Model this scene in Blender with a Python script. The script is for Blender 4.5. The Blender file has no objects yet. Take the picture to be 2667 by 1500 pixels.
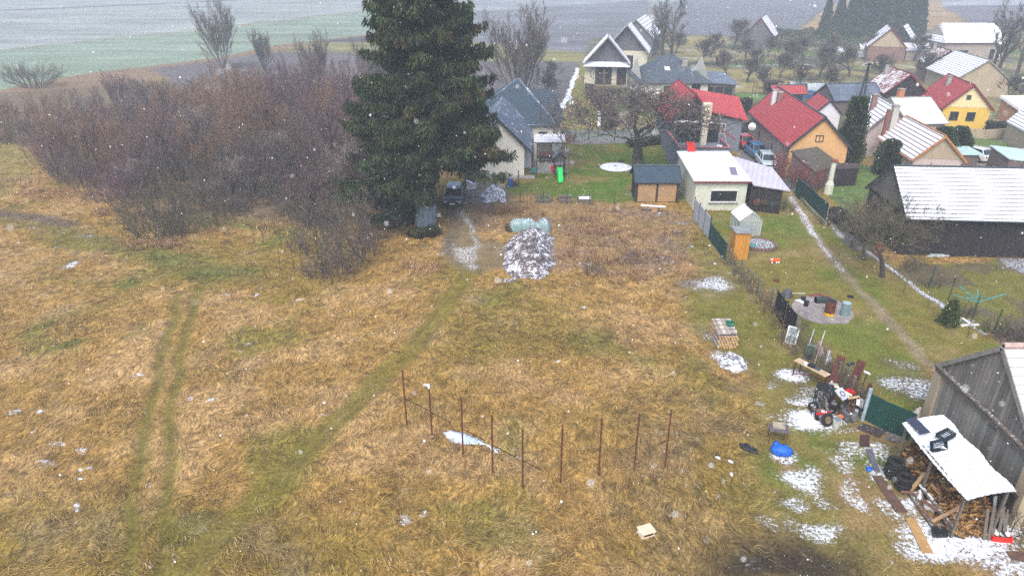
import bpy, math, random
import numpy as np
from mathutils import Vector
R = math.radians; PI = math.pi
scene = bpy.context.scene; COL = scene.collection

# ---------------------------------------------------------------- camera, sky, sun, exposure
FPX, CX, CY, CH = 1778.0, 1333.5, 750.0, 20.0
PT = math.atan(850/1778)
cam = bpy.data.cameras.new('camera'); camo = bpy.data.objects.new('camera', cam); COL.objects.link(camo)
camo.location = (0, 0, CH); camo.rotation_euler = (PI/2-PT, 0, 0)
cam.sensor_width = 36; cam.lens = 36*FPX/2667; cam.clip_start = .05; cam.clip_end = 6000
cam.dof.use_dof = True; cam.dof.focus_distance = 45; cam.dof.aperture_fstop = 2.8
scene.camera = camo
world = bpy.data.worlds.new('World'); scene.world = world; world.use_nodes = True
wn = world.node_tree; sky = wn.nodes.new('ShaderNodeTexSky'); sky.sky_type = 'NISHITA'; sky.sun_disc = False
SUN_EL, SUN_AZ = R(52), R(200)
sky.sun_elevation = SUN_EL; sky.sun_rotation = SUN_AZ; sky.air_density = 1.0; sky.dust_density = 3.5; sky.ozone_density = 1.2
bg = wn.nodes['Background']; wn.links.new(sky.outputs[0], bg.inputs[0]); bg.inputs[1].default_value = .15
sd = bpy.data.lights.new('sun', 'SUN'); so = bpy.data.objects.new('sun', sd); COL.objects.link(so)
sd.energy = 1.5; sd.angle = R(40); sd.color = (1, .95, .88)
sv = Vector((math.sin(SUN_AZ)*math.cos(SUN_EL), math.cos(SUN_AZ)*math.cos(SUN_EL), math.sin(SUN_EL)))
so.rotation_euler = sv.to_track_quat('Z', 'Y').to_euler(); so.location = (0, 0, 60)
scene.view_settings.view_transform = 'Standard'; scene.view_settings.look = 'None'
scene.view_settings.exposure = 1.10; scene.view_settings.gamma = 1
scene.cycles.volume_bounces = 0; scene.cycles.max_bounces = 4; scene.cycles.diffuse_bounces = 2
scene.cycles.glossy_bounces = 2; scene.cycles.transmission_bounces = 2; scene.cycles.use_denoising = False

# ---------------------------------------------------------------- helpers
_f = np.array([0, math.cos(PT), -math.sin(PT)]); _u = np.array([0, math.sin(PT), math.cos(PT)])
def P(x, y, z=0.):
    """world point seen in direction (x, y) of the 2667x1500 survey grid, at height z"""
    d = np.array([(x-CX)/FPX, 0, 0])+_f+_u*((CY-y)/FPX); t = (z-CH)/d[2]
    return np.array([d[0]*t, d[1]*t, z])
def XY(x, y, z=0.):
    p = P(x, y, z); return float(p[0]), float(p[1])
rng = np.random.default_rng(7); rnd = random.Random(11)

def _h(ix, iy, s):
    a = (ix.astype(np.int64)*374761393+iy.astype(np.int64)*668265263+s*974711) & 0xffffffff
    a = ((a ^ (a >> 13))*1274126177) & 0xffffffff
    return ((a ^ (a >> 16)) & 0xffff)/65535.
def vn(x, y, sc, s=0):
    x = np.asarray(x)/sc; y = np.asarray(y)/sc; ix = np.floor(x); iy = np.floor(y); fx = x-ix; fy = y-iy
    fx = fx*fx*(3-2*fx); fy = fy*fy*(3-2*fy)
    a = _h(ix, iy, s); b = _h(ix+1, iy, s); c = _h(ix, iy+1, s); d = _h(ix+1, iy+1, s)
    return (a+(b-a)*fx)*(1-fy)+(c+(d-c)*fx)*fy
def fbm(x, y, sc, s=0, o=4):
    r = 0; a = 1; t = 0
    for i in range(o): r = r+a*vn(x, y, sc/2**i, s+i*17); t += a; a *= .5
    return r/t
def ss(x, a=0., b=1.):
    t = np.clip((x-a)/(b-a), 0, 1); return t*t*(3-2*t)

def tag(o, label=None, cat=None, group=None, kind=None):
    if label: o['label'] = label
    if cat: o['category'] = cat
    if group: o['group'] = group
    if kind: o['kind'] = kind
    elif cat: o['kind'] = 'thing'
    return o
def thing(name, label, cat, loc=(0, 0, 0), rot=0., group=None):
    o = bpy.data.objects.new(name, None); COL.objects.link(o); o.empty_display_size = .3
    o.location = [float(c) for c in loc] if len(loc) == 3 else (float(loc[0]), float(loc[1]), 0)
    o.rotation_euler = rot if isinstance(rot, tuple) else (0, 0, rot)
    return tag(o, label, cat, group)
def copy_tree(o, loc, rot=0., sc=1., label=None, group=None):
    def cp(a, par):
        c = a.copy(); COL.objects.link(c); c.parent = par
        for ch in [k for k in bpy.data.objects if k.parent == a and k != c]: cp(ch, c)
        return c
    c = cp(o, None); c.location = (float(loc[0]), float(loc[1]), float(loc[2]) if len(loc) > 2 else 0)
    c.rotation_euler = rot if isinstance(rot, tuple) else (0, 0, rot)
    c.scale = sc if isinstance(sc, tuple) else (sc, sc, sc)
    if label: c['label'] = label
    if group: c['group'] = group
    return c

class MB:
    def __init__(s): s.v = []; s.f = []
    def poly(s, *p):
        b = len(s.v); s.v += [tuple(float(c) for c in q) for q in p]; s.f.append(tuple(range(b, b+len(p)))); return s
    def obox(s, c, ax, hf):
        c = np.array(c, float); A = [np.array(a, float)*h for a, h in zip(ax, hf)]
        b = len(s.v)
        for i in (-1, 1):
            for j in (-1, 1):
                for k in (-1, 1): s.v.append(tuple(c+A[0]*i+A[1]*j+A[2]*k))
        for q in ((0, 1, 3, 2), (4, 6, 7, 5), (0, 4, 5, 1), (2, 3, 7, 6), (0, 2, 6, 4), (1, 5, 7, 3)): s.f.append(tuple(b+i for i in q))
        return s
    def box(s, x0, y0, z0, x1, y1, z1):
        return s.obox(((x0+x1)/2, (y0+y1)/2, (z0+z1)/2), ((1, 0, 0), (0, 1, 0), (0, 0, 1)), (abs(x1-x0)/2, abs(y1-y0)/2, abs(z1-z0)/2))
    def bar(s, a, b, w, t=None, up=(0, 0, 1)):
        a = np.array(a, float); b = np.array(b, float); d = b-a; L = np.linalg.norm(d); d /= L
        x = np.cross(up, d); n = np.linalg.norm(x)
        x = np.array([1., 0, 0]) if n < 1e-4 else x/n
        y = np.cross(d, x); return s.obox((a+b)/2, (d, x, y), (L/2, w/2, (t or w)/2))
    def tube(s, pts, rs, n=8, cap=True):
        pts = [np.array(p, float) for p in pts]
        if not hasattr(rs, '__len__'): rs = [rs]*len(pts)
        b = len(s.v); pr = None
        for i, p in enumerate(pts):
            d = pts[min(i+1, len(pts)-1)]-pts[max(i-1, 0)]; d = d/(np.linalg.norm(d)+1e-9)
            if pr is None:
                a = np.array([0, 0, 1.]) if abs(d[2]) < .9 else np.array([1., 0, 0]); pr = np.cross(d, a)
            x = pr-d*np.dot(pr, d); x /= np.linalg.norm(x)+1e-9; pr = x; y = np.cross(d, x)
            for k in range(n):
                t = 2*PI*k/n; s.v.append(tuple(p+(x*math.cos(t)+y*math.sin(t))*rs[i]))
        for i in range(len(pts)-1):
            for k in range(n):
                k2 = (k+1) % n; s.f.append((b+i*n+k, b+i*n+k2, b+(i+1)*n+k2, b+(i+1)*n+k))
        if cap: s.f.append(tuple(b+k for k in range(n))[::-1]); s.f.append(tuple(b+(len(pts)-1)*n+k for k in range(n)))
        return s
    def cyl(s, c, r, h, n=14, r2=None):
        return s.tube([c, (c[0], c[1], c[2]+h)], [r, r if r2 is None else r2], n)
    def torus(s, c, R_, r, n=18, m=8, ax='z', sq=1.):
        b = len(s.v)
        for i in range(n):
            a = 2*PI*i/n
            for j in range(m):
                t = 2*PI*j/m; q = R_+r*math.cos(t); z = r*math.sin(t)*sq
                p = (q*math.cos(a), q*math.sin(a), z)
                if ax == 'y': p = (p[0], p[2], p[1])
                if ax == 'x': p = (p[2], p[0], p[1])
                s.v.append((c[0]+p[0], c[1]+p[1], c[2]+p[2]))
        for i in range(n):
            for j in range(m):
                i2 = (i+1) % n; j2 = (j+1) % m; s.f.append((b+i*m+j, b+i2*m+j, b+i2*m+j2, b+i*m+j2))
        return s
    def ball(s, c, r, n=10, m=7, jit=0., flat=False):
        b = len(s.v); rr = r if hasattr(r, '__len__') else (r, r, r)
        for i in range(m+1):
            t = PI*i/m
            for k in range(n):
                a = 2*PI*k/n; q = 1+rnd.uniform(-jit, jit)
                z = math.cos(t)*rr[2]*q
                if flat: z = max(z, 0)
                s.v.append((c[0]+math.sin(t)*math.cos(a)*rr[0]*q, c[1]+math.sin(t)*math.sin(a)*rr[1]*q, c[2]+z))
        for i in range(m):
            for k in range(n):
                k2 = (k+1) % n; s.f.append((b+i*n+k, b+(i+1)*n+k, b+(i+1)*n+k2, b+i*n+k2))
        return s
    def build(s, name, mt, parent=None, loc=None, bevel=0., smooth=False, label=None, cat=None, group=None, kind=None, rot=None):
        me = bpy.data.meshes.new(name); V = np.array(s.v)
        if loc is not None: V = V-np.array([loc[0], loc[1], loc[2] if len(loc) > 2 else 0])
        me.from_pydata([tuple(p) for p in V], [], s.f); me.materials.append(mt)
        uv = me.uv_layers.new(name='UVMap'); dat = np.zeros((len(me.loops), 2)); li = 0
        for f in s.f:
            p = V[list(f)]; n = np.zeros(3)
            for i in range(len(f)): n += np.cross(p[i], p[(i+1) % len(f)])
            n /= np.linalg.norm(n)+1e-12
            h = np.array([1., 0, 0]) if abs(n[2]) > .995 else np.cross((0, 0, 1), n); h = h/np.linalg.norm(h); q = np.cross(n, h)
            if q[2] < 0: q = -q
            for i in range(len(f)): dat[li] = (p[i]@h, p[i]@q); li += 1
        uv.data.foreach_set('uv', dat.ravel().astype(np.float32))
        if smooth: me.polygons.foreach_set('use_smooth', [True]*len(me.polygons))
        me.update(); o = bpy.data.objects.new(name, me); COL.objects.link(o)
        if parent is not None: o.parent = parent
        if loc is not None: o.location = (float(loc[0]), float(loc[1]), float(loc[2]) if len(loc) > 2 else 0)
        if rot is not None: o.rotation_euler = rot if isinstance(rot, tuple) else (0, 0, rot)
        if bevel:
            m = o.modifiers.new('bevel', 'BEVEL'); m.width = bevel; m.segments = 2; m.limit_method = 'ANGLE'
        return tag(o, label, cat, group, kind)
def fastmesh(name, V, Fq, mt, parent=None, colattr=None, smooth=False):
    """numpy mesh: V (n,3), Fq (m,k) k = 3 or 4"""
    me = bpy.data.meshes.new(name); k = Fq.shape[1]; me.vertices.add(len(V)); me.vertices.foreach_set('co', V.astype(np.float32).ravel())
    me.loops.add(Fq.size); me.loops.foreach_set('vertex_index', Fq.astype(np.int32).ravel())
    me.polygons.add(len(Fq)); me.polygons.foreach_set('loop_start', np.arange(0, Fq.size, k, dtype=np.int32))
    if smooth: me.polygons.foreach_set('use_smooth', np.ones(len(Fq), bool))
    me.update(calc_edges=True); me.materials.append(mt)
    if colattr:
        for nm, c in colattr.items():
            a = me.color_attributes.new(nm, 'FLOAT_COLOR', 'POINT'); cc = np.ones((len(V), 4), np.float32); cc[:, :3] = c
            a.data.foreach_set('color', cc.ravel())
    o = bpy.data.objects.new(name, me); COL.objects.link(o); o.parent = parent; return o

# ---------------------------------------------------------------- materials
def S(r, g, b, k=1.):
    f = lambda c: ((c/255+.055)/1.055)**2.4 if c > 10 else c/255/12.92
    return (f(r)*k, f(g)*k, f(b)*k)
class NT:
    def __init__(s, name):
        s.m = bpy.data.materials.new(name); s.m.use_nodes = True; s.t = s.m.node_tree; s.b = s.t.nodes['Principled BSDF']
    def n(s, ty, **k):
        o = s.t.nodes.new(ty)
        for a, b in k.items(): setattr(o, a, b)
        return o
    def set(s, sock, v):
        if hasattr(v, 'is_output'): s.t.links.new(v, sock)
        elif hasattr(v, '__len__') and len(v) == 3 and sock.type == 'RGBA': sock.default_value = (*v, 1)
        else: sock.default_value = v
    def ma(s, op, a, b=0., c=None):
        o = s.n('ShaderNodeMath', operation=op); s.set(o.inputs[0], a); s.set(o.inputs[1], b)
        if c is not None: s.set(o.inputs[2], c)
        return o.outputs[0]
    def mix(s, f, a, b, bl='MIX'):
        o = s.n('ShaderNodeMix', data_type='RGBA', blend_type=bl); s.set(o.inputs[0], f); s.set(o.inputs[6], a); s.set(o.inputs[7], b); return o.outputs[2]
    def ramp(s, x, a, b, c=0., d=1.):
        o = s.n('ShaderNodeMapRange', interpolation_type='SMOOTHSTEP'); s.set(o.inputs[0], x)
        for i, v in enumerate((a, b, c, d)): s.set(o.inputs[i+1], v)
        return o.outputs[0]
    def noise(s, vec, sc, det=3., rough=.55, dist=0.):
        o = s.n('ShaderNodeTexNoise'); s.set(o.inputs['Vector'], vec); o.inputs['Scale'].default_value = sc
        o.inputs['Detail'].default_value = det; o.inputs['Roughness'].default_value = rough; o.inputs['Distortion'].default_value = dist; return o.outputs[0]
    def map(s, vec, sc=(1, 1, 1), rot=(0, 0, 0)):
        o = s.n('ShaderNodeMapping'); s.set(o.inputs[0], vec); o.inputs[3].default_value = sc; o.inputs[2].default_value = rot; return o.outputs[0]
    def co(s, w='Object'): return s.n('ShaderNodeTexCoord').outputs[w]
    def pos(s): return s.n('ShaderNodeNewGeometry').outputs['Position']
    def bump(s, h, st=.3, d=.05):
        o = s.n('ShaderNodeBump'); o.inputs['Strength'].default_value = st; o.inputs['Distance'].default_value = d
        s.set(o.inputs['Height'], h); s.t.links.new(o.outputs[0], s.b.inputs['Normal'])
    def done(s, col, rough=.8, metal=0., spec=.3):
        s.set(s.b.inputs['Base Color'], col); s.set(s.b.inputs['Roughness'], rough); s.b.inputs['Metallic'].default_value = metal
        s.b.inputs['Specular IOR Level'].default_value = spec; return s.m
SNOW = (.68, .72, .78)
_mc = {}
def mk(name, c1, c2=None, sc=4., rough=.8, metal=0., bump=.2, spec=.3, stretch=(1, 1, 1), snow=0., det=4.):
    """plain weathered material: two tones by noise, optional sprinkling of snow on what faces up"""
    if name in _mc: return _mc[name]
    t = NT(name); v = t.map(t.co(), stretch); a = t.noise(v, sc, det); c2 = c2 or tuple(x*.6 for x in c1)
    col = t.mix(t.ramp(a, .3, .7), c2, c1)
    f = t.noise(t.co(), sc*7, 3.); col = t.mix(t.ramp(f, .35, .65, 0., .35), col, tuple(x*.7 for x in c1))
    if snow:
        nz = t.n('ShaderNodeSeparateXYZ'); t.set(nz.inputs[0], t.n('ShaderNodeNewGeometry').outputs['Normal'])
        g = t.ma('MULTIPLY', t.ramp(nz.outputs[2], .45, .8), t.ramp(t.noise(t.pos(), 9., 5., .7), 1-snow-.06, 1-snow+.04)); col = t.mix(g, col, SNOW)
    if bump: t.bump(f, bump, .03)
    _mc[name] = t.done(col, rough, metal, spec); return _mc[name]
def tiles(name, base, snow=0., row=.34, colw=.24, snowvar=.5, base2=None, line=.16, psc=.45):
    """tiled roof in courses (UV in metres), snow lying on the courses"""
    t = NT(name); uv = t.co('UV'); s = t.n('ShaderNodeSeparateXYZ'); t.set(s.inputs[0], uv)
    wob = t.ma('MULTIPLY', t.ma('SUBTRACT', t.noise(uv, 2.2, 2), .5), .05)
    vv = t.ma('ADD', s.outputs[1], wob); rv = t.ma('DIVIDE', vv, row); fv = t.ma('FRACT', rv); iv = t.ma('FLOOR', rv)
    uu = t.ma('ADD', t.ma('DIVIDE', s.outputs[0], colw), t.ma('MULTIPLY', iv, .5)); fu = t.ma('FRACT', uu); iu = t.ma('FLOOR', uu)
    wn_ = t.n('ShaderNodeTexWhiteNoise', noise_dimensions='2D'); cmb = t.n('ShaderNodeCombineXYZ'); t.set(cmb.inputs[0], iu); t.set(cmb.inputs[1], iv)
    t.set(wn_.inputs['Vector'], cmb.outputs[0]); w = wn_.outputs[0]
    b2 = base2 or tuple(c*.6 for c in base)
    col = t.mix(t.ramp(w, 0., 1., 0., .8), base, b2); col = t.mix(t.ramp(t.noise(uv, 1.2, 4), .35, .7, 0., .55), col, tuple(c*.75 for c in base))
    ln = t.ramp(fv, line*.55, line*1.3, 1., 0.); lu = t.ma('MULTIPLY', t.ramp(t.ma('ABSOLUTE', t.ma('SUBTRACT', fu, .5)), .40, .5), .6)
    edge = t.ma('MAXIMUM', ln, lu); col = t.mix(t.ma('MULTIPLY', edge, .55), col, tuple(c*.25 for c in base))
    if snow:
        big = t.noise(uv, psc, 4, .6); fine = t.noise(t.map(uv, (3.5, 1.4, 1)), 2.5, 4, .65)
        q = t.ma('ADD', t.ma('MULTIPLY', big, snowvar*1.6), t.ma('ADD', t.ma('MULTIPLY', fine, .75), t.ma('MULTIPLY', w, .18)))
        th = 1.32*snowvar*.6+.75+.12-snow
        cov = t.ramp(q, th-.07, th+.07); cov = t.ma('MULTIPLY', cov, t.ma('SUBTRACT', 1., t.ma('MULTIPLY', ln, .92)))
        cov = t.ma('MULTIPLY', cov, t.ma('SUBTRACT', 1., t.ma('MULTIPLY', lu, .35)))
        col = t.mix(cov, col, SNOW)
    t.bump(t.ma('ADD', t.ma('SUBTRACT', 1., fv), t.ma('MULTIPLY', fu, .3)), .5, .04); return t.done(col, .55 if not snow else .75, 0, .3)
def planks(name, c1, c2, w=.16, gap=.06, vert=True, snow=0.):
    t = NT(name); uv = t.co('UV'); s = t.n('ShaderNodeSeparateXYZ'); t.set(s.inputs[0], uv)
    a, b = (s.outputs[0], s.outputs[1]) if vert else (s.outputs[1], s.outputs[0])
    q = t.ma('DIVIDE', a, w); iu = t.ma('FLOOR', q); fu = t.ma('FRACT', q)
    wn_ = t.n('ShaderNodeTexWhiteNoise', noise_dimensions='1D'); t.set(wn_.inputs['W'], iu)
    cmb = t.n('ShaderNodeCombineXYZ'); t.set(cmb.inputs[0], t.ma('MULTIPLY', a, 9.)); t.set(cmb.inputs[1], b); t.set(cmb.inputs[2], iu)
    gr = t.noise(cmb.outputs[0], 1.3, 5, .6); col = t.mix(t.ma('ADD', t.ma('MULTIPLY', wn_.outputs[0], .5), t.ma('MULTIPLY', gr, .5)), c1, c2)
    st = t.noise(uv, .9, 3); col = t.mix(t.ramp(st, .45, .75, 0., .5), col, tuple(x*.5 for x in c1))
    e = t.ramp(t.ma('ABSOLUTE', t.ma('SUBTRACT', fu, .5)), .5-gap, .5); col = t.mix(e, col, tuple(x*.12 for x in c1))
    if snow:
        col = t.mix(t.ma('MULTIPLY', t.ramp(t.noise(uv, 5., 5, .7), 1-snow-.05, 1-snow+.05), 1.), col, SNOW)
    t.bump(t.ma('SUBTRACT', 1., e), .5, .02); return t.done(col, .85)
def plaster(name, c, stain=.35, dirt=None):
    t = NT(name); v = t.pos(); a = t.noise(t.map(v, (1, 1, .35)), 1.1, 5, .6); d = dirt or tuple(x*.6 for x in c)
    col = t.mix(t.ramp(a, .45, .8, 0., stain), c, d); f = t.noise(v, 14., 3); col = t.mix(t.ramp(f, .3, .7, 0., .12), col, d)
    t.bump(f, .15, .01); return t.done(col, .9)
def ribs(name, c, snow=0., w=.22, wave=.5, rowv=0.):
    t = NT(name); uv = t.co('UV'); s = t.n('ShaderNodeSeparateXYZ'); t.set(s.inputs[0], uv)
    sn = t.ma('SINE', t.ma('MULTIPLY', s.outputs[0], 2*PI/w)); h = t.ma('ADD', t.ma('MULTIPLY', sn, .5), .5)
    col = t.mix(t.ma('MULTIPLY', h, wave), c, tuple(x*.45 for x in c)); col = t.mix(t.ramp(t.noise(uv, .8, 5), .4, .75, 0., .4), col, tuple(x*.6 for x in c))
    if snow:
        q = t.ma('ADD', t.noise(t.map(uv, (1, .35, 1)), 2.2, 5, .65), t.ma('MULTIPLY', t.ma('SUBTRACT', h, .5), .12)); col = t.mix(t.ramp(q, .98-snow, 1.06-snow), col, SNOW)
    t.bump(sn, .5, .03); return t.done(col, .5, 0, .4)
def glass(name='dark window glass', c=(.015, .02, .025)):
    if name in _mc: return _mc[name]
    t = NT(name); _mc[name] = t.done(c, .08, 0, .8); return _mc[name]
WHITE = mk('white paint', (.72, .73, .74), (.55, .56, .57), 3, .5, 0, .05)
BLACKM = mk('black plastic', (.012, .013, .016), (.02, .022, .026), 8, .45, 0, .2)
RUST = mk('rusty steel', (.16, .055, .03), (.06, .022, .014), 9, .85, .1, .4)
GREENM = mk('dark green coated steel', (.012, .07, .05), (.008, .04, .03), 5, .5)
CONC = mk('concrete', (.33, .32, .30), (.22, .21, .19), 2, .9, snow=.36)
WOODG = mk('grey weathered timber', (.17, .15, .125), (.08, .07, .06), 3, .9, stretch=(1, 1, 6), snow=.4)
WOODT = mk('tan sawn timber', (.42, .27, .14), (.25, .15, .075), 3, .8, stretch=(5, 1, 1), snow=.38)
BRICK = mk('red brick', (.26, .09, .055), (.15, .05, .035), 12, .9)

# ---------------------------------------------------------------- ground: one sheet, zone colours laid out on it
def polyw(pts): return np.array([P(x, y)[:2] for x, y in pts])
def sd_poly(X, Y, W):
    d = np.full(X.shape, 1e9); ins = np.zeros(X.shape, bool); n = len(W)
    for i in range(n):
        a = W[i]; b = W[(i+1) % n]; e = b-a; t = np.clip(((X-a[0])*e[0]+(Y-a[1])*e[1])/(e@e+1e-9), 0, 1)
        d = np.minimum(d, np.hypot(X-a[0]-t*e[0], Y-a[1]-t*e[1]))
        c = ((a[1] > Y) != (b[1] > Y)) & (X < (b[0]-a[0])*(Y-a[1])/((b[1]-a[1]) if b[1] != a[1] else 1e-9)+a[0]); ins ^= c
    return np.where(ins, d, -d)
def sd_line(X, Y, W, w):
    d = np.full(X.shape, 1e9)
    for i in range(len(W)-1):
        a = W[i]; b = W[i+1]; e = b-a; t = np.clip(((X-a[0])*e[0]+(Y-a[1])*e[1])/(e@e+1e-9), 0, 1)
        d = np.minimum(d, np.hypot(X-a[0]-t*e[0], Y-a[1]-t*e[1]))
    return w-d
def build_ground():
    ys = [-120, -80, -50, -30, -15, -5, 3, 8, 11]; y = 13.
    while y < 1500: ys.append(y); y += max(.10, .0056*y) if y < 140 else .0068*y
    ys = np.array(ys); nu = 760; u = np.linspace(-1, 1, nu)
    hw = np.maximum(150, ys*1.0+60); fr = np.clip((ys*.78+8)/hw, 0, .9)
    c3 = (1-fr)/(1-.8**3*1.0); X = np.empty((len(ys), nu)); 
    for i, h in enumerate(hw):
        inner = fr[i]; X[i] = h*np.where(np.abs(u) < .84, u/.84*inner, np.sign(u)*(inner+(1-inner)*((np.abs(u)-.84)/.16)**2))
    Y = np.repeat(ys[:, None], nu, 1); sh = X.shape; X = X.ravel(); Y = Y.ravel()
    wx = X+(fbm(X, Y, 2.2, 5)-.5)*1.6; wy = Y+(fbm(X, Y, 2.2, 9)-.5)*1.6         # ragged edges
    Wx = X+(fbm(X, Y, 14, 25)-.5)*6; Wy = Y+(fbm(X, Y, 14, 29)-.5)*6
    n1 = fbm(X, Y, 9, 1); n2 = fbm(X, Y, 2.4, 2); n3 = fbm(X, Y, .7, 3, 3); n4 = fbm(X, Y, 26, 4)
    col = np.empty((len(X), 3)); L = lambda m, c: col.__imul__(1-m[:, None]).__iadd__(m[:, None]*np.array(c))
    snow = np.zeros(len(X)); tuft = np.zeros(len(X)); furrow = np.zeros(len(X)); hgt = np.zeros(len(X))
    TAN = (.245, .150, .046); TAN2 = (.32, .205, .09); OLV = (.152, .112, .022); GRN = (.08, .10, .012); DRK = (.075, .052, .026); GRY = (.17, .15, .13)
    col[:] = TAN; tuft[:] = 1
    L(ss(n2, .42, .68)*.8, TAN2); L(ss(n1, .44, .66)*.65, OLV); L(ss(fbm(X, Y, 5, 31), .62, .76)*.5, GRN); L(ss(n3, .58, .8)*.3, DRK)
    L(ss(fbm(X, Y, 4, 44), .66, .8)*.2, GRY)
    pg = lambda pts, soft=1., far=False: ss(sd_poly(Wx if far else wx, Wy if far else wy, polyw(pts)), -soft, soft)
    ln = lambda pts, w, soft=.35: ss(sd_line(wx*.4+X*.6, wy*.4+Y*.6, polyw(pts), w), -soft, soft)
    # --- far fields, colours lightened to stand in for part of the haze
    far = ss(Y, 120, 150)
    L(far, (.17, .15, .075)); tuft *= 1-far
    m = pg([(-700, -70), (3600, -70), (3600, 20), (1500, 20), (980, 24), (520, 78), (200, 108), (0, 130), (-400, 175)], 2, True)
    L(m, (.26, .30, .28)); m2 = m*ss(fbm(X*.12, Y, 9, 61), .40, .66); L(m2, (.24, .26, .26)); snow = np.maximum(snow, m*ss(fbm(X*.08, Y, 7, 66), .66, .8)*.5)
    m = pg([(-500, 178), (0, 133), (200, 111), (520, 81), (980, 26), (1260, 4), (1260, 62), (1000, 86), (720, 117), (560, 152), (240, 188), (120, 212), (0, 237), (-400, 300)], 1.2, True)
    L(m, (.19, .25, .19)); L(m*ss(fbm(X, Y, 30, 71), .45, .7)*.5, (.17, .21, .15)); furrow = np.maximum(furrow, m*.12)
    m = ln([(-400, 176), (0, 131), (200, 109), (520, 79), (980, 25), (1200, 6)], 1.3, 1.4); snow = np.maximum(snow, m*(.25+.45*vn(X, Y, 25, 3)))
    m = ln([(-300, 40), (0, 28), (300, 16), (600, 2)], 5, 3); L(m, (.1, .09, .13)); snow = np.maximum(snow, ln([(-300, 44), (0, 30), (300, 18)], 2.5, 2)*.5)
    m = pg([(-400, 302), (0, 238), (120, 214), (240, 190), (560, 154), (720, 119), (1000, 88), (1240, 64), (1240, 92), (800, 112), (560, 176), (300, 222), (0, 262), (-400, 340)], 1.5)
    L(m, (.19, .13, .085)); tuft = np.maximum(tuft, m*.7)
    m = pg([(-300, 262), (300, 222), (600, 190), (1100, 150), (1230, 300), (1200, 420), (900, 600), (400, 560), (0, 360)], 3); L(m, (.13, .095, .06)); tuft = np.maximum(tuft, m*.6)
    m = pg([(400, 180), (700, 138), (1240, 138), (1515, 162), (1485, 268), (1452, 330), (1230, 300), (950, 290), (500, 250)], 1.2)
    L(m, (.12, .11, .115)); furrow = np.maximum(furrow, m*.5); snow = np.maximum(snow, m*(.20+.22*n4)); tuft *= 1-m
    m = pg([(840, 108), (1000, 89), (1230, 72), (1235, 108), (900, 112)], 1.2); L(m, (.09, .08, .10)); snow = np.maximum(snow, m*.2); tuft *= 1-m; furrow = np.maximum(furrow, m*.6)
    m = pg([(1235, 32), (1690, 0), (1700, 45), (1640, 92), (1520, 138), (1230, 137)], 2); L(m, (.15, .155, .175)); furrow = np.maximum(furrow, m*.5); snow = np.maximum(snow, m*(.22+.2*ss(fbm(X, Y, 20, 8), .4, .6)))
    m = pg([(1235, -60), (1700, -60), (1690, 0), (1235, 32)], 2, True); L(m, (.24, .26, .28)); snow = np.maximum(snow, m*.3)
    m = ln([(1235, 76), (1640, 90)], 1.2, 1.2); snow = np.maximum(snow, m*.55)
    m = pg([(800, 112), (1235, 110), (1520, 138), (1545, 162), (1230, 160), (900, 136)], 1.2); L(m, (.20, .19, .075))
    m = pg([(1780, 92), (1690, 60), (1700, 25), (1960, -60), (2260, -60), (2200, -8), (2062, 86), (1990, 96)], 2, True); L(m, (.10, .10, .12)); furrow = np.maximum(furrow, m*1.); snow = np.maximum(snow, m*.50)
    m = pg([(2062, 87), (2205, -8), (2330, -60), (2480, -50), (2450, 8), (2520, 70), (2100, 90)], 2, True); L(m, (.30, .20, .10))
    m = pg([(2450, 8), (2900, -50), (3400, 40), (3000, 80), (2540, 72)], 2, True); L(m, (.14, .13, .15)); snow = np.maximum(snow, m*.28); m = pg([(2450, 6), (2900, -30), (2900, 12), (2440, 16)], 2, True); snow = np.maximum(snow, m*.55)
    # --- village gardens
    v = pg([(1540, 100), (2050, 96), (2700, 92), (3500, 200), (3400, 420), (2300, 420), (1480, 330)], 2)
    L(v, (.20, .175, .085)); L(v*ss(fbm(X, Y, 11, 91), .48, .6), (.085, .08, .055)); L(v*ss(fbm(X, Y, 8, 95), .6, .7), (.09, .13, .04)); tuft *= 1-v*.8
    snow = np.maximum(snow, v*ss(fbm(X, Y, 4, 99), .56, .74)*.5)
    for q in ([(1840, 183), (2200, 183), (2300, 198), (1850, 203)], [(1900, 213), (2100, 212), (2100, 240), (1905, 240)], [(1790, 96), (1890, 96), (1900, 118), (1790, 115)]): L(pg(q, 1.), (.24, .20, .08))
    L(pg([(1905, 244), (2000, 244), (2000, 262), (1900, 272)], .8), (.09, .17, .035)); L(pg([(2470, 350), (2640, 370), (2560, 420), (2440, 400)], .8), (.10, .15, .045))
    # --- grass lane and the gravel way by it beyond the house
    m = pg([(1462, 350), (1460, 300), (1490, 240), (1515, 165), (1545, 160), (1530, 240), (1600, 345)], .8); L(m, (.20, .16, .06)); L(m*ss(n2, .45, .6), (.14, .16, .035)); tuft = tuft*(1-m*.6); furrow *= 1-m; snow *= 1-m
    m = ln([(1505, 178), (1492, 215), (1478, 250), (1462, 282)], .5, .3); snow = np.maximum(snow, m*.8); m = ln([(1482, 244), (1490, 272)], .35, .2); snow = np.maximum(snow, m*.9)
    m = ln([(1530, 238), (1562, 285), (1560, 330)], .3, .2); snow = np.maximum(snow, m*.8)
    m = pg([(1462, 348), (1760, 352), (1760, 372), (1640, 378), (1480, 374)], .5); L(m, (.17, .17, .185)); tuft *= 1-m
    # --- white house yard
    yard = pg([(1230, 480), (1300, 505), (1620, 528), (1800, 520), (1790, 430), (1700, 372), (1480, 376), (1395, 380), (1385, 470)], .5)
    L(yard, (.10, .125, .022)); L(yard*ss(n2, .5, .66), (.16, .135, .04)); L(yard*ss(fbm(X, Y, 3, 17), .5, .7), (.07, .125, .015)); tuft *= 1-yard; snow *= 1-yard
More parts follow.
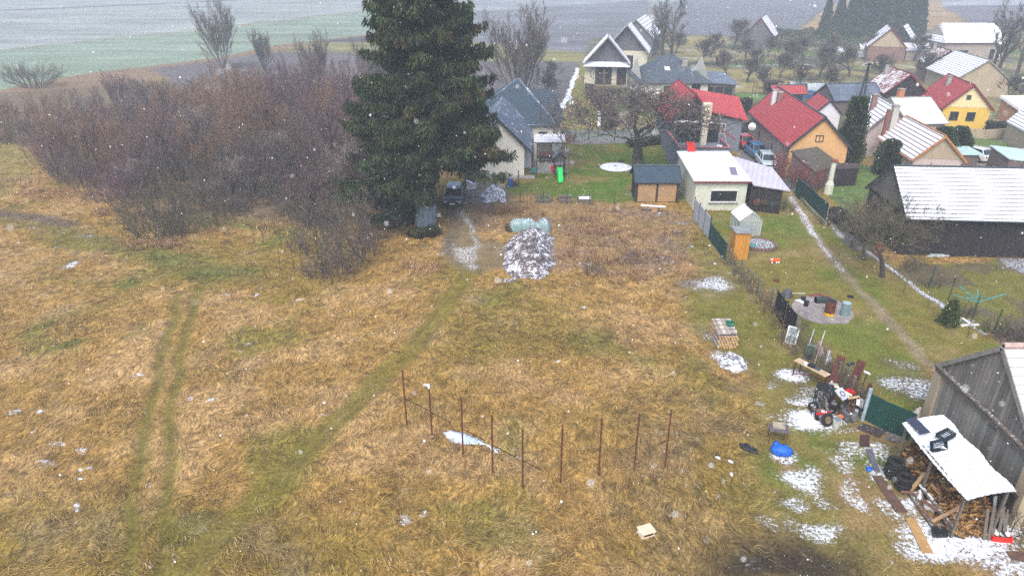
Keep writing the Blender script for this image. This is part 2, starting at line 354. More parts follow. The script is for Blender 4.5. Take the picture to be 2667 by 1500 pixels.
    m = pg([(1386, 384), (1475, 384), (1480, 448), (1386, 452)], .3); L(m, (.22, .215, .21))
    snow = np.maximum(snow, pg([(1630, 498), (1690, 500), (1650, 516), (1600, 510)], .5)*.45)
    m = pg([(1215, 470), (1310, 482), (1330, 520), (1260, 545), (1190, 520)], .5); L(m, (.13, .10, .08)); snow = np.maximum(snow, m*.38)
    # --- rough brown weeds behind and around the rubble
    m = pg([(1200, 530), (1330, 525), (1600, 530), (1800, 560), (1790, 700), (1600, 720), (1440, 700), (1440, 590), (1280, 600), (1200, 600)], 1.)
    L(m*.6, (.23, .15, .08)); L(m*ss(n2, .5, .7)*.7, (.15, .10, .08)); L(m*ss(fbm(X, Y, 1.5, 57), .6, .75)*.7, (.07, .05, .045))
    snow = np.maximum(snow, m*ss(fbm(X, Y, 1.7, 201), .66, .8)*.45)
    # --- dark mulch and thatch towards the right of the meadow
    m = pg([(1600, 1010), (1850, 1040), (1930, 1100), (1960, 1250), (1900, 1400), (1600, 1520), (1500, 1400), (1560, 1200)], 2.); L(m*ss(n2, .35, .65)*.4, (.15, .11, .05)); L(m*ss(n3, .5, .7)*.4, (.06, .05, .03))
    # --- two mown strips and the ruts
    g = (.135, .115, .022)
    m = ln([(1225, 700), (1200, 745), (1120, 850), (1010, 965), (860, 1110), (700, 1270), (560, 1400), (400, 1560)], .72, .3); L(m*.72, g); tuft *= 1-m*.7
    for o in (-14, 22):
        m = ln([(1215+o, 705), (1130+o, 840), (1040+o, 950), (990+o, 1002), (880+o, 1090), (740+o, 1235), (600+o, 1375), (480+o, 1500)], .17, .18)*ss(n2, .3, .55); L(m*.45, (.10, .08, .03)); tuft *= 1-m; hgt -= m*.04
    for pts in ([(468, 765), (452, 830), (420, 950), (392, 1080), (362, 1220), (335, 1400), (325, 1520)], [(520, 745), (498, 830), (468, 950), (446, 1080), (440, 1200), (430, 1340), (424, 1520)]):
        m = ln(pts, .30, .28); L(m*.8, (.115, .10, .022)); tuft *= 1-m*.95; hgt -= m*.07
    for pts in ([(40, 880), (160, 840), (290, 780), (330, 750)], [(120, 900), (330, 860)], [(560, 590), (760, 600), (700, 640)], [(330, 640), (560, 720), (700, 700)]):
        L(ln(pts, 1.0, .9)*ss(n2, .4, .6)*.8, GRN)
    L(ln([(-50, 560), (110, 590), (300, 640), (520, 700), (640, 720)], .8, .8)*.65, (.10, .095, .03)); L(ln([(0, 555), (90, 566), (180, 585)], .8, .5)*.7, (.07, .06, .06))
    L(pg([(-200, 380), (60, 380), (90, 460), (0, 520), (-300, 540)], 1.)*.8, (.20, .16, .05))
    # --- vehicle turning place with thin snow by the rubble
    m = pg([(1160, 640), (1195, 560), (1175, 520), (1230, 540), (1245, 620), (1330, 640), (1300, 700), (1225, 705), (1180, 700)], .5); L(m*.8, (.14, .115, .07)); tuft *= 1-m
    snow = np.maximum(snow, pg([(1180, 645), (1260, 630), (1262, 700), (1225, 705), (1192, 690)], .6)*.50); snow = np.maximum(snow, pg([(1250, 630), (1330, 640), (1300, 665)], .4)*.40)
    snow = np.maximum(snow, ln([(1205, 550), (1225, 590), (1240, 640)], .45, .4)*.48); snow = np.maximum(snow, ln([(1150, 665), (1190, 640)], .4, .3)*.42)
    L(ln([(1185, 500), (1175, 600), (1170, 660)], .6, .5)*.7, (.10, .085, .07))
    # --- long garden on the right
    gd = pg([(1800, 555), (1850, 640), (1960, 740), (2040, 860), (2150, 1000), (2280, 1110), (2440, 1060), (2400, 960), (2700, 1000), (2800, 930), (2560, 885), (2440, 760), (2160, 580), (2050, 500), (1940, 548)], .4)
    L(gd, (.145, .125, .03)); L(gd*ss(n2, .48, .66), (.19, .15, .055)); L(gd*ss(fbm(X, Y, 4, 111), .48, .66)*.8, (.10, .125, .02)); tuft *= 1-gd; snow *= 1-gd
    m = pg([(1800, 560), (1850, 640), (2050, 860), (2270, 1110), (2180, 1150), (2000, 1000), (1800, 850), (1790, 740), (1850, 700)], .8); L(m*(1-gd), (.13, .12, .026)); L(m*(1-gd)*ss(n2, .5, .65), (.18, .15, .055)); tuft *= 1-m*.8
    L(pg([(1940, 560), (2100, 560), (2080, 600), (1960, 600)], .6)*.6, (.08, .13, .018))
    m = ln([(2055, 500), (2085, 545), (2110, 600), (2180, 690), (2245, 765), (2330, 850), (2440, 970)], .34, .28); L(m*.75, (.22, .17, .12)); snow = np.maximum(snow, m*ss(n2, .2, .7)*.5*ss(Y, 30, 50)+m*.1)
    m = ln([(2060, 515), (2085, 550), (2115, 610)], .5, .4); snow = np.maximum(snow, m*.55)
    m = ln([(2165, 575), (2200, 620), (2260, 655), (2320, 700), (2400, 760), (2480, 815), (2570, 870)], .28, .12); L(m, (.16, .15, .15)); snow = np.maximum(snow, m*.56)
    m = pg([(2290, 700), (2380, 690), (2700, 670), (3000, 760), (2900, 900), (2560, 870), (2420, 770)], .4); L(m, (.125, .12, .028)); L(m*ss(n2, .5, .62), (.10, .085, .045)); tuft *= 1-m
    L(pg([(2590, 880), (2700, 850), (2800, 950), (2620, 900)], .5), (.07, .055, .045))
    m = pg([(2590, 668), (2900, 668), (3000, 800), (2680, 725)], .3); L(m, (.10, .09, .10)); snow = np.maximum(snow, m*.50)
    L(pg([(2355, 690), (2400, 675), (2460, 700), (2380, 720)], .4)*.7, (.09, .07, .05))
    # --- lane with the parked cars, and the lane behind the wall
    m = pg([(1915, 355), (1960, 350), (2000, 380), (2060, 440), (2110, 500), (2055, 500), (1990, 480), (1920, 420)], .4); L(m, (.13, .13, .14)); tuft *= 1-m; snow *= 1-m
    m = pg([(2330, 420), (2460, 400), (2540, 430), (2500, 440)], .3); L(m, (.24, .26, .26))
    m = ln([(2480, 375), (2560, 440), (2620, 500)], 1.3, .3); L(m, (.22, .20, .18)); m = pg([(2190, 420), (2330, 440), (2290, 500), (2200, 560), (2150, 500)], .5); L(m, (.09, .14, .04)); tuft *= 1-m; snow = np.maximum(snow*(1-m), m*ss(n2, .5, .8)*.4)
    # --- bare and snowy places near the junk
    def pt(x, y, rx, ry, k, rot=0.):
        nonlocal snow
        c = P(x, y); dx = wx-c[0]; dy = wy-c[1]; a = R(rot); qx = dx*math.cos(a)+dy*math.sin(a); qy = -dx*math.sin(a)+dy*math.cos(a)
        mm = ss(1.25-np.hypot(qx/rx, qy/ry), -.45, .85); snow = np.maximum(snow, mm*k); return mm
    for a in ((2120, 1030, 1.2, .7, .5), (2170, 1060, 1.4, .5, .45), (2000, 1000, .5, .4, .5), (2230, 1190, 1.0, .8, .5), (2290, 1190, .7, .7, .52), (2150, 1300, .5, .8, .45), (2065, 985, 1.1, .8, .70), (2095, 1040, 1.1, .5, .62), (2120, 1090, 1.5, .9, .80), (2180, 1125, 1.3, .3, .5), (2090, 1250, 1.0, .9, .66), (2060, 1310, .9, .4, .5), (2110, 1375, 1.3, .55, .62),
              (2040, 1360, .6, .5, .5), (2030, 1185, .6, .6, .6), (2200, 1220, .8, .9, .50), (2240, 1290, .6, 1.2, .52), (2300, 1240, .5, .9, .56), (2330, 1330, .5, .8, .55), (2370, 1005, 1.6, .9, .55), (2350, 950, .9, .9, .42), (2410, 1030, 1.2, .8, .55),
              (2270, 1170, 1., .5, .52), (2330, 1130, .8, .5, .50), (2210, 1160, .9, .3, .5), (2160, 1180, .8, .3, .42), (2520, 1430, 2.6, .7, .72), (2420, 1390, 1.2, .8, .62), (2620, 1400, 1.4, .7, .6), (2390, 1330, .6, .6, .56), (2650, 1480, 1.2, .6, .6),
              (1845, 740, 1.5, 1.4, .60), (1790, 735, .9, .6, .42), (1905, 935, 1.1, 1.1, .54), (1865, 880, .6, .7, .5), (1980, 1055, .5, .3, .5), (1900, 1025, .5, .3, .42), (1975, 1355, .5, .6, .5), (1820, 730, 1., .5, .45),
              (215, 618, .7, .3, .52), (195, 688, .5, .9, .62), (150, 646, .5, .25, .5), (80, 596, .6, .3, .45), (205, 660, .35, .3, .4), (1115, 640, .3, .3, .5), (1720, 560, 1., .4, .42), (1770, 580, 1.1, .5, .46), (1550, 700, .8, .5, .36), (1800, 640, .5, .3, .5), (1860, 690, .6, .3, .4)):
        mm = pt(*a); L(mm*.55, (.10, .075, .05)); tuft *= 1-mm*.8
    m = pg([(1960, 970), (2240, 1120), (2460, 1070), (2460, 1300), (2330, 1500), (2000, 1500), (1960, 1300)], 1.5); tuft *= 1-m*.85; L(m*.8, (.15, .13, .04)); L(m*ss(n2, .5, .65)*.8, (.20, .135, .06)); L(m*ss(fbm(X, Y, 2, 131), .5, .66)*.7, (.085, .115, .02))
    snow = np.maximum(snow, m*ss(fbm(X, Y, 2.1, 137), .56, .72)*.5)
    m = pg([(1880, 1420), (2060, 1385), (2200, 1430), (2300, 1540), (1800, 1560)], 1.2); L(m*ss(n2+n3*.5, .35, .75)*.95, (.035, .026, .02)); snow = np.maximum(snow*(1-m*.5), m*ss(n3, .35, .8)*.42); tuft *= 1-m*.7
    # --- speckles of snow in the meadow
    mead = (Y < 62) & (tuft > .5); snow = np.where(mead, np.maximum(snow, ss(fbm(X, Y, 1.1, 205), .74, .84)*.42+.0), snow)
    for x, y in ((55, 1078), (122, 1078), (85, 1135), (145, 1170), (120, 1215), (190, 1180), (210, 1225), (245, 1215), (205, 1255), (185, 1335), (25, 1085), (350, 985), (505, 1040), (570, 1050), (585, 765), (670, 765), (660, 890), (1120, 1010), (785, 782), (1045, 1350), (1440, 935), (1520, 805), (1100, 1345)):
        mm = pt(x, y, .28, .22, .62)
    fx = ss(Y, 110, 200); st = fbm(X*.16+Y*.05, Y, 3.2, 221, 3)*.6+fbm(X, Y, 18, 223)*.4; col *= (1+fx*(st-.5)*1.3)[:, None]; furrow = np.maximum(furrow, fx*.15)
    # --- relief
    hgt += tuft*(fbm(X, Y, .9, 77, 3)-.5)*.22*(Y < 90)+(fbm(X, Y, 7, 79)-.5)*.12*tuft*(Y < 90)
    idx = np.arange(len(X)).reshape(sh); Fq = np.stack([idx[:-1, :-1], idx[:-1, 1:], idx[1:, 1:], idx[1:, :-1]], -1).reshape(-1, 4)
    msk = np.stack([snow, tuft, furrow], -1)
    # material
    t = NT('ground'); ca = t.n('ShaderNodeVertexColor', layer_name='soil'); cm = t.n('ShaderNodeVertexColor', layer_name='cover'); s = t.n('ShaderNodeSeparateColor'); t.set(s.inputs[0], cm.outputs[0])
    sn, tf, fu = s.outputs; p = t.pos(); c = ca.outputs[0]
    warp = t.n('ShaderNodeTexNoise'); t.set(warp.inputs['Vector'], p); warp.inputs['Scale'].default_value = .45
    vm = t.n('ShaderNodeVectorMath', operation='MULTIPLY_ADD'); t.set(vm.inputs[0], warp.outputs[1]); vm.inputs[1].default_value = (2.6, 2.6, 0); t.set(vm.inputs[2], p)
    comb = t.noise(t.map(vm.outputs[0], (5.5, 1.5, 1), (0, 0, R(-35))), 1.6, 5, .68, .6)      # combed stalks
    fine = t.noise(p, 8., 5, .72); mid = t.noise(p, 1.1, 5, .62)
    k = t.ma('ADD', t.ma('MULTIPLY', t.ramp(comb, .36, .64, .35, 1.75), t.ma('MULTIPLY', tf, .7)), t.ma('SUBTRACT', 1., t.ma('MULTIPLY', tf, .7)))
    k = t.ma('MULTIPLY', k, t.ramp(fine, .3, .7, .62, 1.38)); k = t.ma('MULTIPLY', k, t.ramp(mid, .3, .7, .82, 1.18))
    kc = t.n('ShaderNodeCombineColor')
    for i in range(3): t.set(kc.inputs[i], k)
    c = t.mix(1., c, kc.outputs[0], 'MULTIPLY')
    c = t.mix(t.ma('MULTIPLY', t.ramp(t.noise(p, 3.2, 4), .52, .72), t.ma('MULTIPLY', tf, .45)), c, (.12, .115, .03)); c = t.mix(t.ma('MULTIPLY', t.ramp(t.noise(t.map(p, (1, 1, 1), (0, 0, 1)), 2.1, 5, .7), .56, .72), .5), c, (.30, .21, .12))
    ff = t.n('ShaderNodeTexWave', bands_direction='Y'); t.set(ff.inputs['Vector'], t.map(p, (1, 1, 1), (0, 0, R(-22)))); ff.inputs['Scale'].default_value = .35; ff.inputs['Distortion'].default_value = 3.; ff.inputs['Detail'].default_value = 2.
    c = t.mix(t.ma('MULTIPLY', t.ma('MULTIPLY', ff.outputs[1], fu), .45), c, (.04, .03, .03))
    q = t.ma('ADD', t.ma('MULTIPLY', t.noise(p, 6.5, 5, .8), .85), t.ma('MULTIPLY', t.noise(p, .9, 3), .15)); q = t.ma('ADD', q, t.ma('MULTIPLY', t.ma('MULTIPLY', ff.outputs[1], fu), -.12))
    cov = t.ramp(t.ma('ADD', t.ma('MULTIPLY', t.ma('SUBTRACT', q, .5), 3.2), t.ma('MULTIPLY', t.ma('SUBTRACT', sn, .50), 1.55)), -.12, .32); cov = t.ma('MULTIPLY', cov, t.ramp(sn, .05, .2)); c = t.mix(cov, c, (.68, .72, .79))
    t.bump(t.ma('ADD', t.ma('ADD', comb, fine), cov), .5, .08)
    return fastmesh('ground', np.stack([X, Y, hgt], -1), Fq, t.done(c, .95, 0, .1), None, {'soil': col, 'cover': msk}, True), (X.reshape(sh), Y.reshape(sh), tuft.reshape(sh), col.reshape(*sh, 3))
ground, GD = build_ground(); tag(ground, 'open ground of dry meadow, lawns, lanes and distant fields', None, None, 'structure')

# ---------------------------------------------------------------- dry meadow grass
def grass_mat(name, stops):
    t = NT(name); ca = t.n('ShaderNodeVertexColor', layer_name='tone'); return t.done(ca.outputs[0], .85, 0, .2)
def tufts(name, n, region, length, width, blades, label, flow=1., density=None, tones=None, upright=.35, seed=1):
    g = np.random.default_rng(seed); V = []; F_ = []; Cc = []
    x, y = region(g, n); keep = np.ones(len(x), bool)
    if density is not None: keep = density(x, y) > g.random(len(x))
    x = x[keep]; y = y[keep]; n = len(x)
    ang = (fbm(x, y, 6., 51)-.5)*5.*flow+g.normal(0, .35, n)-.6; sc = .6+.8*fbm(x, y, 3, 53)
    kt = np.clip(g.normal(1, .33, n), .4, 2)[:, None]
    for b in range(blades):
        a = ang+g.normal(0, .38, n); Ln = length*sc*g.uniform(.5, 1.25, n); w = width*g.uniform(.6, 1.3, n)
        bx = x+g.normal(0, .09, n); by = y+g.normal(0, .09, n); up = upright*g.uniform(.4, 1.5, n)
        dx, dy = np.cos(a), np.sin(a); px, py = -dy*w, dx*w
        p0 = np.stack([bx, by, np.zeros(n)-.02], -1); p1 = p0+np.stack([dx*Ln*.45, dy*Ln*.45, Ln*up], -1); p2 = p0+np.stack([dx*Ln, dy*Ln, Ln*up*.55], -1)
        o = np.stack([px, py, np.zeros(n)], -1); base = len(V)*0
        V.append(np.stack([p0-o, p0+o, p1-o*.8, p1+o*.8, p2-o*.2, p2+o*.2], 1).reshape(-1, 3))
        tone = tones(bx, by, g)*(_k0 if False else kt); Cc.append(np.repeat(tone[:, None, :], 6, 1).reshape(-1, 3))
    V = np.concatenate(V); Cc = np.concatenate(Cc); m = len(V)//6; i0 = np.arange(m)[:, None]*6
    Fq = np.concatenate([i0+np.array([[0, 1, 3, 2]]), i0+np.array([[2, 3, 5, 4]])]); o = fastmesh(name, V, Fq, grass_mat(name+' blades', None), None, {'tone': Cc})
    return tag(o, label, 'grass', None, 'stuff')
_GX, _GY, _GT, _GC = GD
def sample_ground(x, y, arr):
    yi = np.clip(np.searchsorted(_GY[:, 0], y), 0, len(_GY)-1); row = _GX[yi]; out = np.zeros(len(x) if arr.ndim == 2 else (len(x), 3))
    o = np.argsort(yi, kind='stable')
    for r_ in np.unique(yi):
        k = np.where(yi == r_)[0]; j = np.clip(np.searchsorted(_GX[r_], x[k]), 0, _GX.shape[1]-1); out[k] = arr[r_, j]
    return out
def reg(g, n):
    y = 12+90*g.random(n)**1.7; x = (g.random(n)*2-1)*(y*.82+8); return x, y
def mtones(x, y, g):
    c = sample_ground(x, y, _GC); k = g.uniform(.8, 1.45, len(x))[:, None]; c = c*k; s = g.random(len(x)) < .25; c[s] = c[s]*.4+np.array([.38, .27, .14])*.6; return np.clip(c, 0, .5)
tufts('dry_grass', 60000, reg, .42, .0115, 8, 'long flattened tan and olive grass covering the rough meadow', density=lambda x, y: sample_ground(x, y, _GT)**1.5*(.35+.65*ss(fbm(x, y, 2.2, 63), .35, .6)), tones=mtones, upright=.28)
def reg2(g, n):
    c = [(1480, 560, 5, 2.2), (1560, 600, 4, 3), (1650, 600, 4, 3), (1740, 660, 3, 2), (1480, 660, 1.6, 1.6), (1300, 552, 1.3, .5), (1340, 548, 1.6, .8), (230, 520, 5, 2.), (130, 500, 4, 2.), (420, 640, 3, 1), (1700, 720, 3, 1.2), (30, 480, 4, 2), (620, 600, 5, 1.2), (1560, 690, 2, 1.5), (1100, 700, 3, 1.2), (300, 560, 3, 1.2)]
    k = g.integers(0, len(c), n); w = np.array([P(a, b)[:2] for a, b, _, _ in c]); r = np.array([q[2:] for q in c]); return w[k, 0]+g.normal(0, 1, n)*r[k, 0]*.6, w[k, 1]+g.normal(0, 1, n)*r[k, 1]*.6
tufts('tall_weeds', 4200, reg2, .36, .010, 7, 'tall upright straw coloured weeds round the rubble heap and thicket edge', density=lambda x, y: (sample_ground(x, y, _GT) > .3)*ss(fbm(x, y, 1.8, 411), .42, .6), upright=1.0,
      tones=lambda x, y, g: np.clip(np.array([.30, .185, .10])*g.uniform(.6, 1.5, len(x))[:, None]*np.array([1, 1, 1]), 0, .5), seed=5)

# ---------------------------------------------------------------- trees and shrubs
def seg_mesh(A, B, ra, rb, n=3):
    A = np.asarray(A, float); B = np.asarray(B, float); ra = np.asarray(ra); rb = np.asarray(rb)
    d = B-A; d /= np.linalg.norm(d, axis=1, keepdims=True)+1e-9; up = np.where(np.abs(d[:, 2:3]) > .9, [[1., 0, 0]], [[0, 0, 1.]])
    x = np.cross(up, d); x /= np.linalg.norm(x, axis=1, keepdims=True)+1e-9; y = np.cross(d, x); m = len(A); V = np.empty((m, 2*n, 3))
    for k in range(n):
        t = 2*PI*k/n; o = x*math.cos(t)+y*math.sin(t); V[:, k] = A+o*ra[:, None]; V[:, n+k] = B+o*rb[:, None]
    i0 = (np.arange(m)*2*n)[:, None]; F_ = np.concatenate([i0+np.array([[k, (k+1) % n, n+(k+1) % n, n+k]]) for k in range(n)]); return V.reshape(-1, 3), F_
def grow(seed, stems, H, spread, levels=4, r0=.12, kids=(4, 5, 5), upw=.35, wig=.25, ratio=.55, first=.25, tilt=(.1, .6), rmin=.008, base_r=.15):
    """branching skeleton -> list of (a, b, ra, rb, level)"""
    q = random.Random(seed); out = []
    def br(p, d, L, r, lv):
        n = 4 if lv < 2 else 3; pts = [p]; dd = np.array(d, float)
        for i in range(n):
            dd = dd+np.array([q.gauss(0, wig), q.gauss(0, wig), q.gauss(0, wig)*.7+upw*.22]); dd /= np.linalg.norm(dd); pts.append(pts[-1]+dd*L/n)
        for i in range(n):
            ra = max(r*(1-.75*i/n), rmin); rb = max(r*(1-.75*(i+1)/n), rmin*.7); out.append((pts[i], pts[i+1], ra, rb, lv))
        if lv < levels:
            for k in range(kids[min(lv, len(kids)-1)]):
                t = first+(1-first)*(k+q.random())/kids[min(lv, len(kids)-1)]; f = t*n; i = min(int(f), n-1); pp = pts[i]+(pts[i+1]-pts[i])*(f-i)
                ax = pts[i+1]-pts[i]; ax = ax/np.linalg.norm(ax); rv = np.array([q.gauss(0, 1) for _ in range(3)]); rv -= ax*np.dot(rv, ax); rv /= np.linalg.norm(rv)+1e-9
                a = q.uniform(.45, 1.05)*spread; nd = ax*math.cos(a)+rv*math.sin(a); nd[2] += upw*.25; nd /= np.linalg.norm(nd)
                br(pp, nd, L*ratio*q.uniform(.7, 1.25)*(1.15-.4*t), max(r*(1-.7*t)*.55, rmin), lv+1)
    for s in range(stems):
        az = 2*PI*(s+q.random())/stems; ti = q.uniform(*tilt) if stems > 1 else q.uniform(0, .12)
        d = np.array([math.sin(ti)*math.cos(az), math.sin(ti)*math.sin(az), math.cos(ti)]); br(np.array([math.cos(az)*base_r*(stems > 1), math.sin(az)*base_r*(stems > 1), -.1]), d, H*q.uniform(.7, 1.), r0, 0)
    return out
def twigs(seg, cut): # split into wood and twigs
    A = np.array([s[0] for s in seg]); B = np.array([s[1] for s in seg]); ra = np.array([s[2] for s in seg]); rb = np.array([s[3] for s in seg]); lv = np.array([s[4] for s in seg])
    k = lv < cut; return seg_mesh(A[k], B[k], ra[k], rb[k], 6), seg_mesh(A[~k], B[~k], ra[~k], rb[~k], 3)
BARK = mk('grey brown bark', (.085, .07, .06), (.04, .032, .028), 6, .95, snow=.42, bump=.5)
def twigm(name, a, b):
    t = NT(name); c = t.mix(t.ramp(t.noise(t.pos(), 1.6, 3), .35, .65), a, b); c = t.mix(t.ramp(t.noise(t.pos(), 22, 2), .58, .66, 0., .55), c, (.55, .55, .6)); return t.done(c, .95, 0, .1)
TW_GREY = twigm('grey twigs', (.13, .105, .09), (.055, .045, .04)); TW_ORG = twigm('orange brown twigs', (.25, .14, .08), (.14, .09, .06)); TW_PUR = twigm('purple brown twigs', (.18, .10, .105), (.08, .055, .06))
TW_OLV = twigm('olive twigs', (.115, .10, .055), (.07, .062, .04)); TW_RED = twigm('red stems', (.26, .06, .05), (.16, .05, .04)); TW_TAN = twigm('tan twigs', (.17, .135, .095), (.10, .08, .06))
def tree_proto(kind, name, label, cat, crown, **k):
    cut = k.pop('cut', 2); w, c = twigs(grow(**k), cut); t = thing(name, label, cat, (0, -500, 0))
    if len(w[1]): fastmesh('trunk', w[0], w[1], BARK, t)
    fastmesh('crown', c[0], c[1], crown, t); return t
_used = set()
def put(proto, x, y, sc=1., label=None, group=None, rot=None, z=0., px=True):
    l = P(x, y) if px else (x, y, 0); l = (l[0], l[1], z); r_ = rnd.uniform(0, 6.28) if rot is None else rot
    if id(proto) not in _used:
        _used.add(id(proto)); proto.location = l; proto.rotation_euler = (0, 0, r_); proto.scale = (sc,)*3 if not hasattr(sc, '__len__') else sc
        if label: proto['label'] = label
        if group: proto['group'] = group
        return proto
    return copy_tree(proto, l, r_, sc, label, group)

# thicket: one tangled mass behind the meadow, built from many shrub skeletons
def thicket():
    protos = []
    for s, st, H, lv, kd, sp, up in ((1, 9, 2.2, 3, (5, 4, 4), .8, .5), (2, 7, 3.2, 3, (6, 5, 3), .7, .8), (3, 6, 3.8, 3, (6, 5, 4), .65, 1.), (4, 12, 1.7, 3, (4, 4, 4), .9, .3), (5, 5, 4.4, 3, (7, 5, 4), .6, 1.1)):
        q = grow(s, st, H, sp, lv, .035, kd, up, .22, .5, .15, (.1, .75), .009, .5)
        A = np.array([e[0] for e in q]); B = np.array([e[1] for e in q]); protos.append(seg_mesh(A, B, np.array([e[2] for e in q]), np.array([e[3] for e in q]), 3))
    Wp = polyw([(-260, 380), (60, 385), (100, 470), (250, 545), (310, 620), (400, 635), (500, 622), (600, 575), (720, 580), (770, 680), (810, 735), (880, 750), (980, 715), (1050, 645), (1075, 600), (1035, 510), (1040, 430), (1010, 330), (940, 300), (700, 262), (480, 262), (260, 290), (120, 320), (-200, 330)])
    g = np.random.default_rng(3); VV = {}; cnt = 0
    x0, y0 = Wp.min(0); x1, y1 = Wp.max(0); pts = []
    while len(pts) < 440:
        x = g.uniform(x0, x1, 400); y = g.uniform(y0, y1, 400); ok = sd_poly(x, y, Wp) > .3
        for a, b in zip(x[ok], y[ok]):
            if all((a-c)**2+(b-d)**2 > .9 for c, d in pts): pts.append((a, b))
    pts = pts[:400]
    for a, b in pts:
        s = b/64.; tone = fbm(np.array([a]), np.array([b]), 9, 303)[0]+g.normal(0, .06)
        if b > 66: key = 'org' if tone > .5 else 'pur'
        elif b > 56: key = 'pur' if tone > .52 else 'grey'
        else: key = 'grey' if tone > .47 else 'olv'
        back = ss(np.array([b]), 50, 80)[0]; k = g.integers(0, 5) if back > .3 else g.choice([0, 3, 1]); V, F_ = protos[k]
        edge = sd_poly(np.array([a]), np.array([b]), Wp)[0]; cl = fbm(np.array([a]), np.array([b]), 6, 311)[0]; sc = (1.0+.22*back)*(1. if b < 70 else .62 if a < -44 else .8 if a < -36 else 1.)*(.55+.95*cl)*g.uniform(.8, 1.2)*min(1, .6+edge*.25)
        r_ = g.uniform(0, 6.28); c, s_ = math.cos(r_), math.sin(r_); W = V*sc*1.05; W = np.stack([W[:, 0]*c-W[:, 1]*s_+a, W[:, 0]*s_+W[:, 1]*c+b, W[:, 2]], -1)
        VV.setdefault(key, []).append((W, F_))
    mats = {'org': TW_ORG, 'pur': TW_PUR, 'grey': TW_GREY, 'olv': TW_OLV}; Vs = []; Fs = []; mi = []; off = 0; names = list(VV)
    for ni, k in enumerate(names):
        for V, F_ in VV[k]: Vs.append(V); Fs.append(F_+off); off += len(V); mi.append(np.full(len(F_), ni))
    o = fastmesh('thicket', np.concatenate(Vs), np.concatenate(Fs), mats[names[0]])
    for k in names[1:]: o.data.materials.append(mats[k])
    o.data.polygons.foreach_set('material_index', np.concatenate(mi).astype(np.int32))
    return tag(o, 'dense tangled leafless thicket of brown and purple scrub beside the meadow', 'thicket', None, 'stuff')
thicket()
apple = tree_proto('a', 'apple_tree', 'large gnarled leafless apple tree on the lawn behind the tiled shed', 'tree', TW_GREY, seed=21, stems=1, H=2.4, spread=1.3, levels=5, r0=.2, kids=(7, 5, 4, 4, 3), upw=.2, wig=.19, ratio=.78, first=.5, rmin=.010, cut=3)
put(apple, 1664, 437, (3.9, 3.9, 2.5), rot=1.)
vase = tree_proto('v', 'vase_tree', 'tall vase shaped leafless tree standing behind the blue roofed house', 'tree', TW_GREY, seed=5, stems=9, H=8.2, spread=.42, levels=4, r0=.075, kids=(10, 7, 5, 3), upw=.42, wig=.08, ratio=.48, first=.15, tilt=(.06, .62), rmin=.011, cut=1)
put(vase, 1358, 262, (1.75, 1.75, 1.3))
put(vase, 583, 178, 1.25, 'lone vase shaped bare tree rising above the thicket before the green field')
put(vase, 690, 185, .75, 'small thin bare tree right of the lone tree above the thicket')
put(vase, 830, 250, .95, 'slender upright bare tree in the thicket left of the spruce', z=-.3)
put(vase, 985, 265, .95, 'leggy bare tree half hidden by the left edge of the spruce')
put(vase, 1085, 200, .9, 'bare tree showing behind the upper left boughs of the spruce')
lime = tree_proto('l', 'bare_lime_tree', 'tall spreading leafless tree behind the snow roofed barns', 'tree', TW_GREY, seed=9, stems=2, H=8.5, spread=.8, levels=4, r0=.22, kids=(12, 8, 5, 4), upw=.38, wig=.1, ratio=.42, first=.2, tilt=(.05, .12), rmin=.016, cut=2, base_r=.4)
put(lime, 1735, 178, 1.75)
put(lime, 2590, 200, 1.6, 'big olive tinted bare tree at the right edge behind the beige barn')
put(lime, 2655, 215, 1.7, 'bare tree cut by the right edge of the picture above the beige barn')
shrub = tree_proto('s', 'round_shrub', 'round leafless bush standing alone in front of the green field', 'bush', TW_OLV, seed=31, stems=26, H=2.8, spread=.7, levels=2, r0=.04, kids=(7, 6), upw=.35, wig=.13, ratio=.45, first=.2, tilt=(.05, 1.15), rmin=.011, cut=1, base_r=.7)
put(shrub, 92, 228, (1.9, 1.9, 1.5))
pshrub = tree_proto('s', 'round_shrub', 'tall purple tinted round bush on the back edge of the thicket', 'bush', TW_PUR, seed=33, stems=18, H=4.2, spread=.6, levels=3, r0=.05, kids=(7, 5, 3), upw=.5, wig=.12, ratio=.42, first=.3, tilt=(.05, .7), rmin=.013, cut=1, base_r=.6)
put(pshrub, 318, 292, 1.15)
willow = tree_proto('w', 'spreading_willow', 'sprawling willow with pale arching limbs in the middle of the thicket', 'tree', TW_GREY, seed=12, stems=4, H=5.2, spread=.9, levels=4, r0=.16, kids=(6, 5, 4, 3), upw=.12, wig=.2, ratio=.55, first=.25, tilt=(.3, .9), rmin=.012, cut=3, base_r=.3)
put(willow, 610, 455, 1.1)
put(willow, 830, 400, 1.0, 'arching willow between the middle of the thicket and the spruce')
put(willow, 380, 370, .9, 'low spreading willow behind the front bush of the thicket')
WIL2 = tree_proto('w', 'orange_willow', 'orange twigged willow crown above the middle of the thicket', 'tree', TW_ORG, seed=14, stems=6, H=5., spread=.6, levels=4, r0=.13, kids=(7, 5, 4, 3), upw=.55, wig=.12, ratio=.45, first=.3, tilt=(.1, .6), rmin=.012, cut=2, base_r=.3)
for x, y, s, l in ((560, 330, 1.1, None), (720, 330, 1.05, 'orange brown willow crown left of the leggy bare trees'), (460, 320, .95, 'reddish willow crown beside the purple round bush'), (650, 262, .95, 'rusty willow crown behind the lone thicket top'), (850, 340, .9, 'brown willow crown nearest the left boughs of the spruce')): put(WIL2, x, y, s, l)
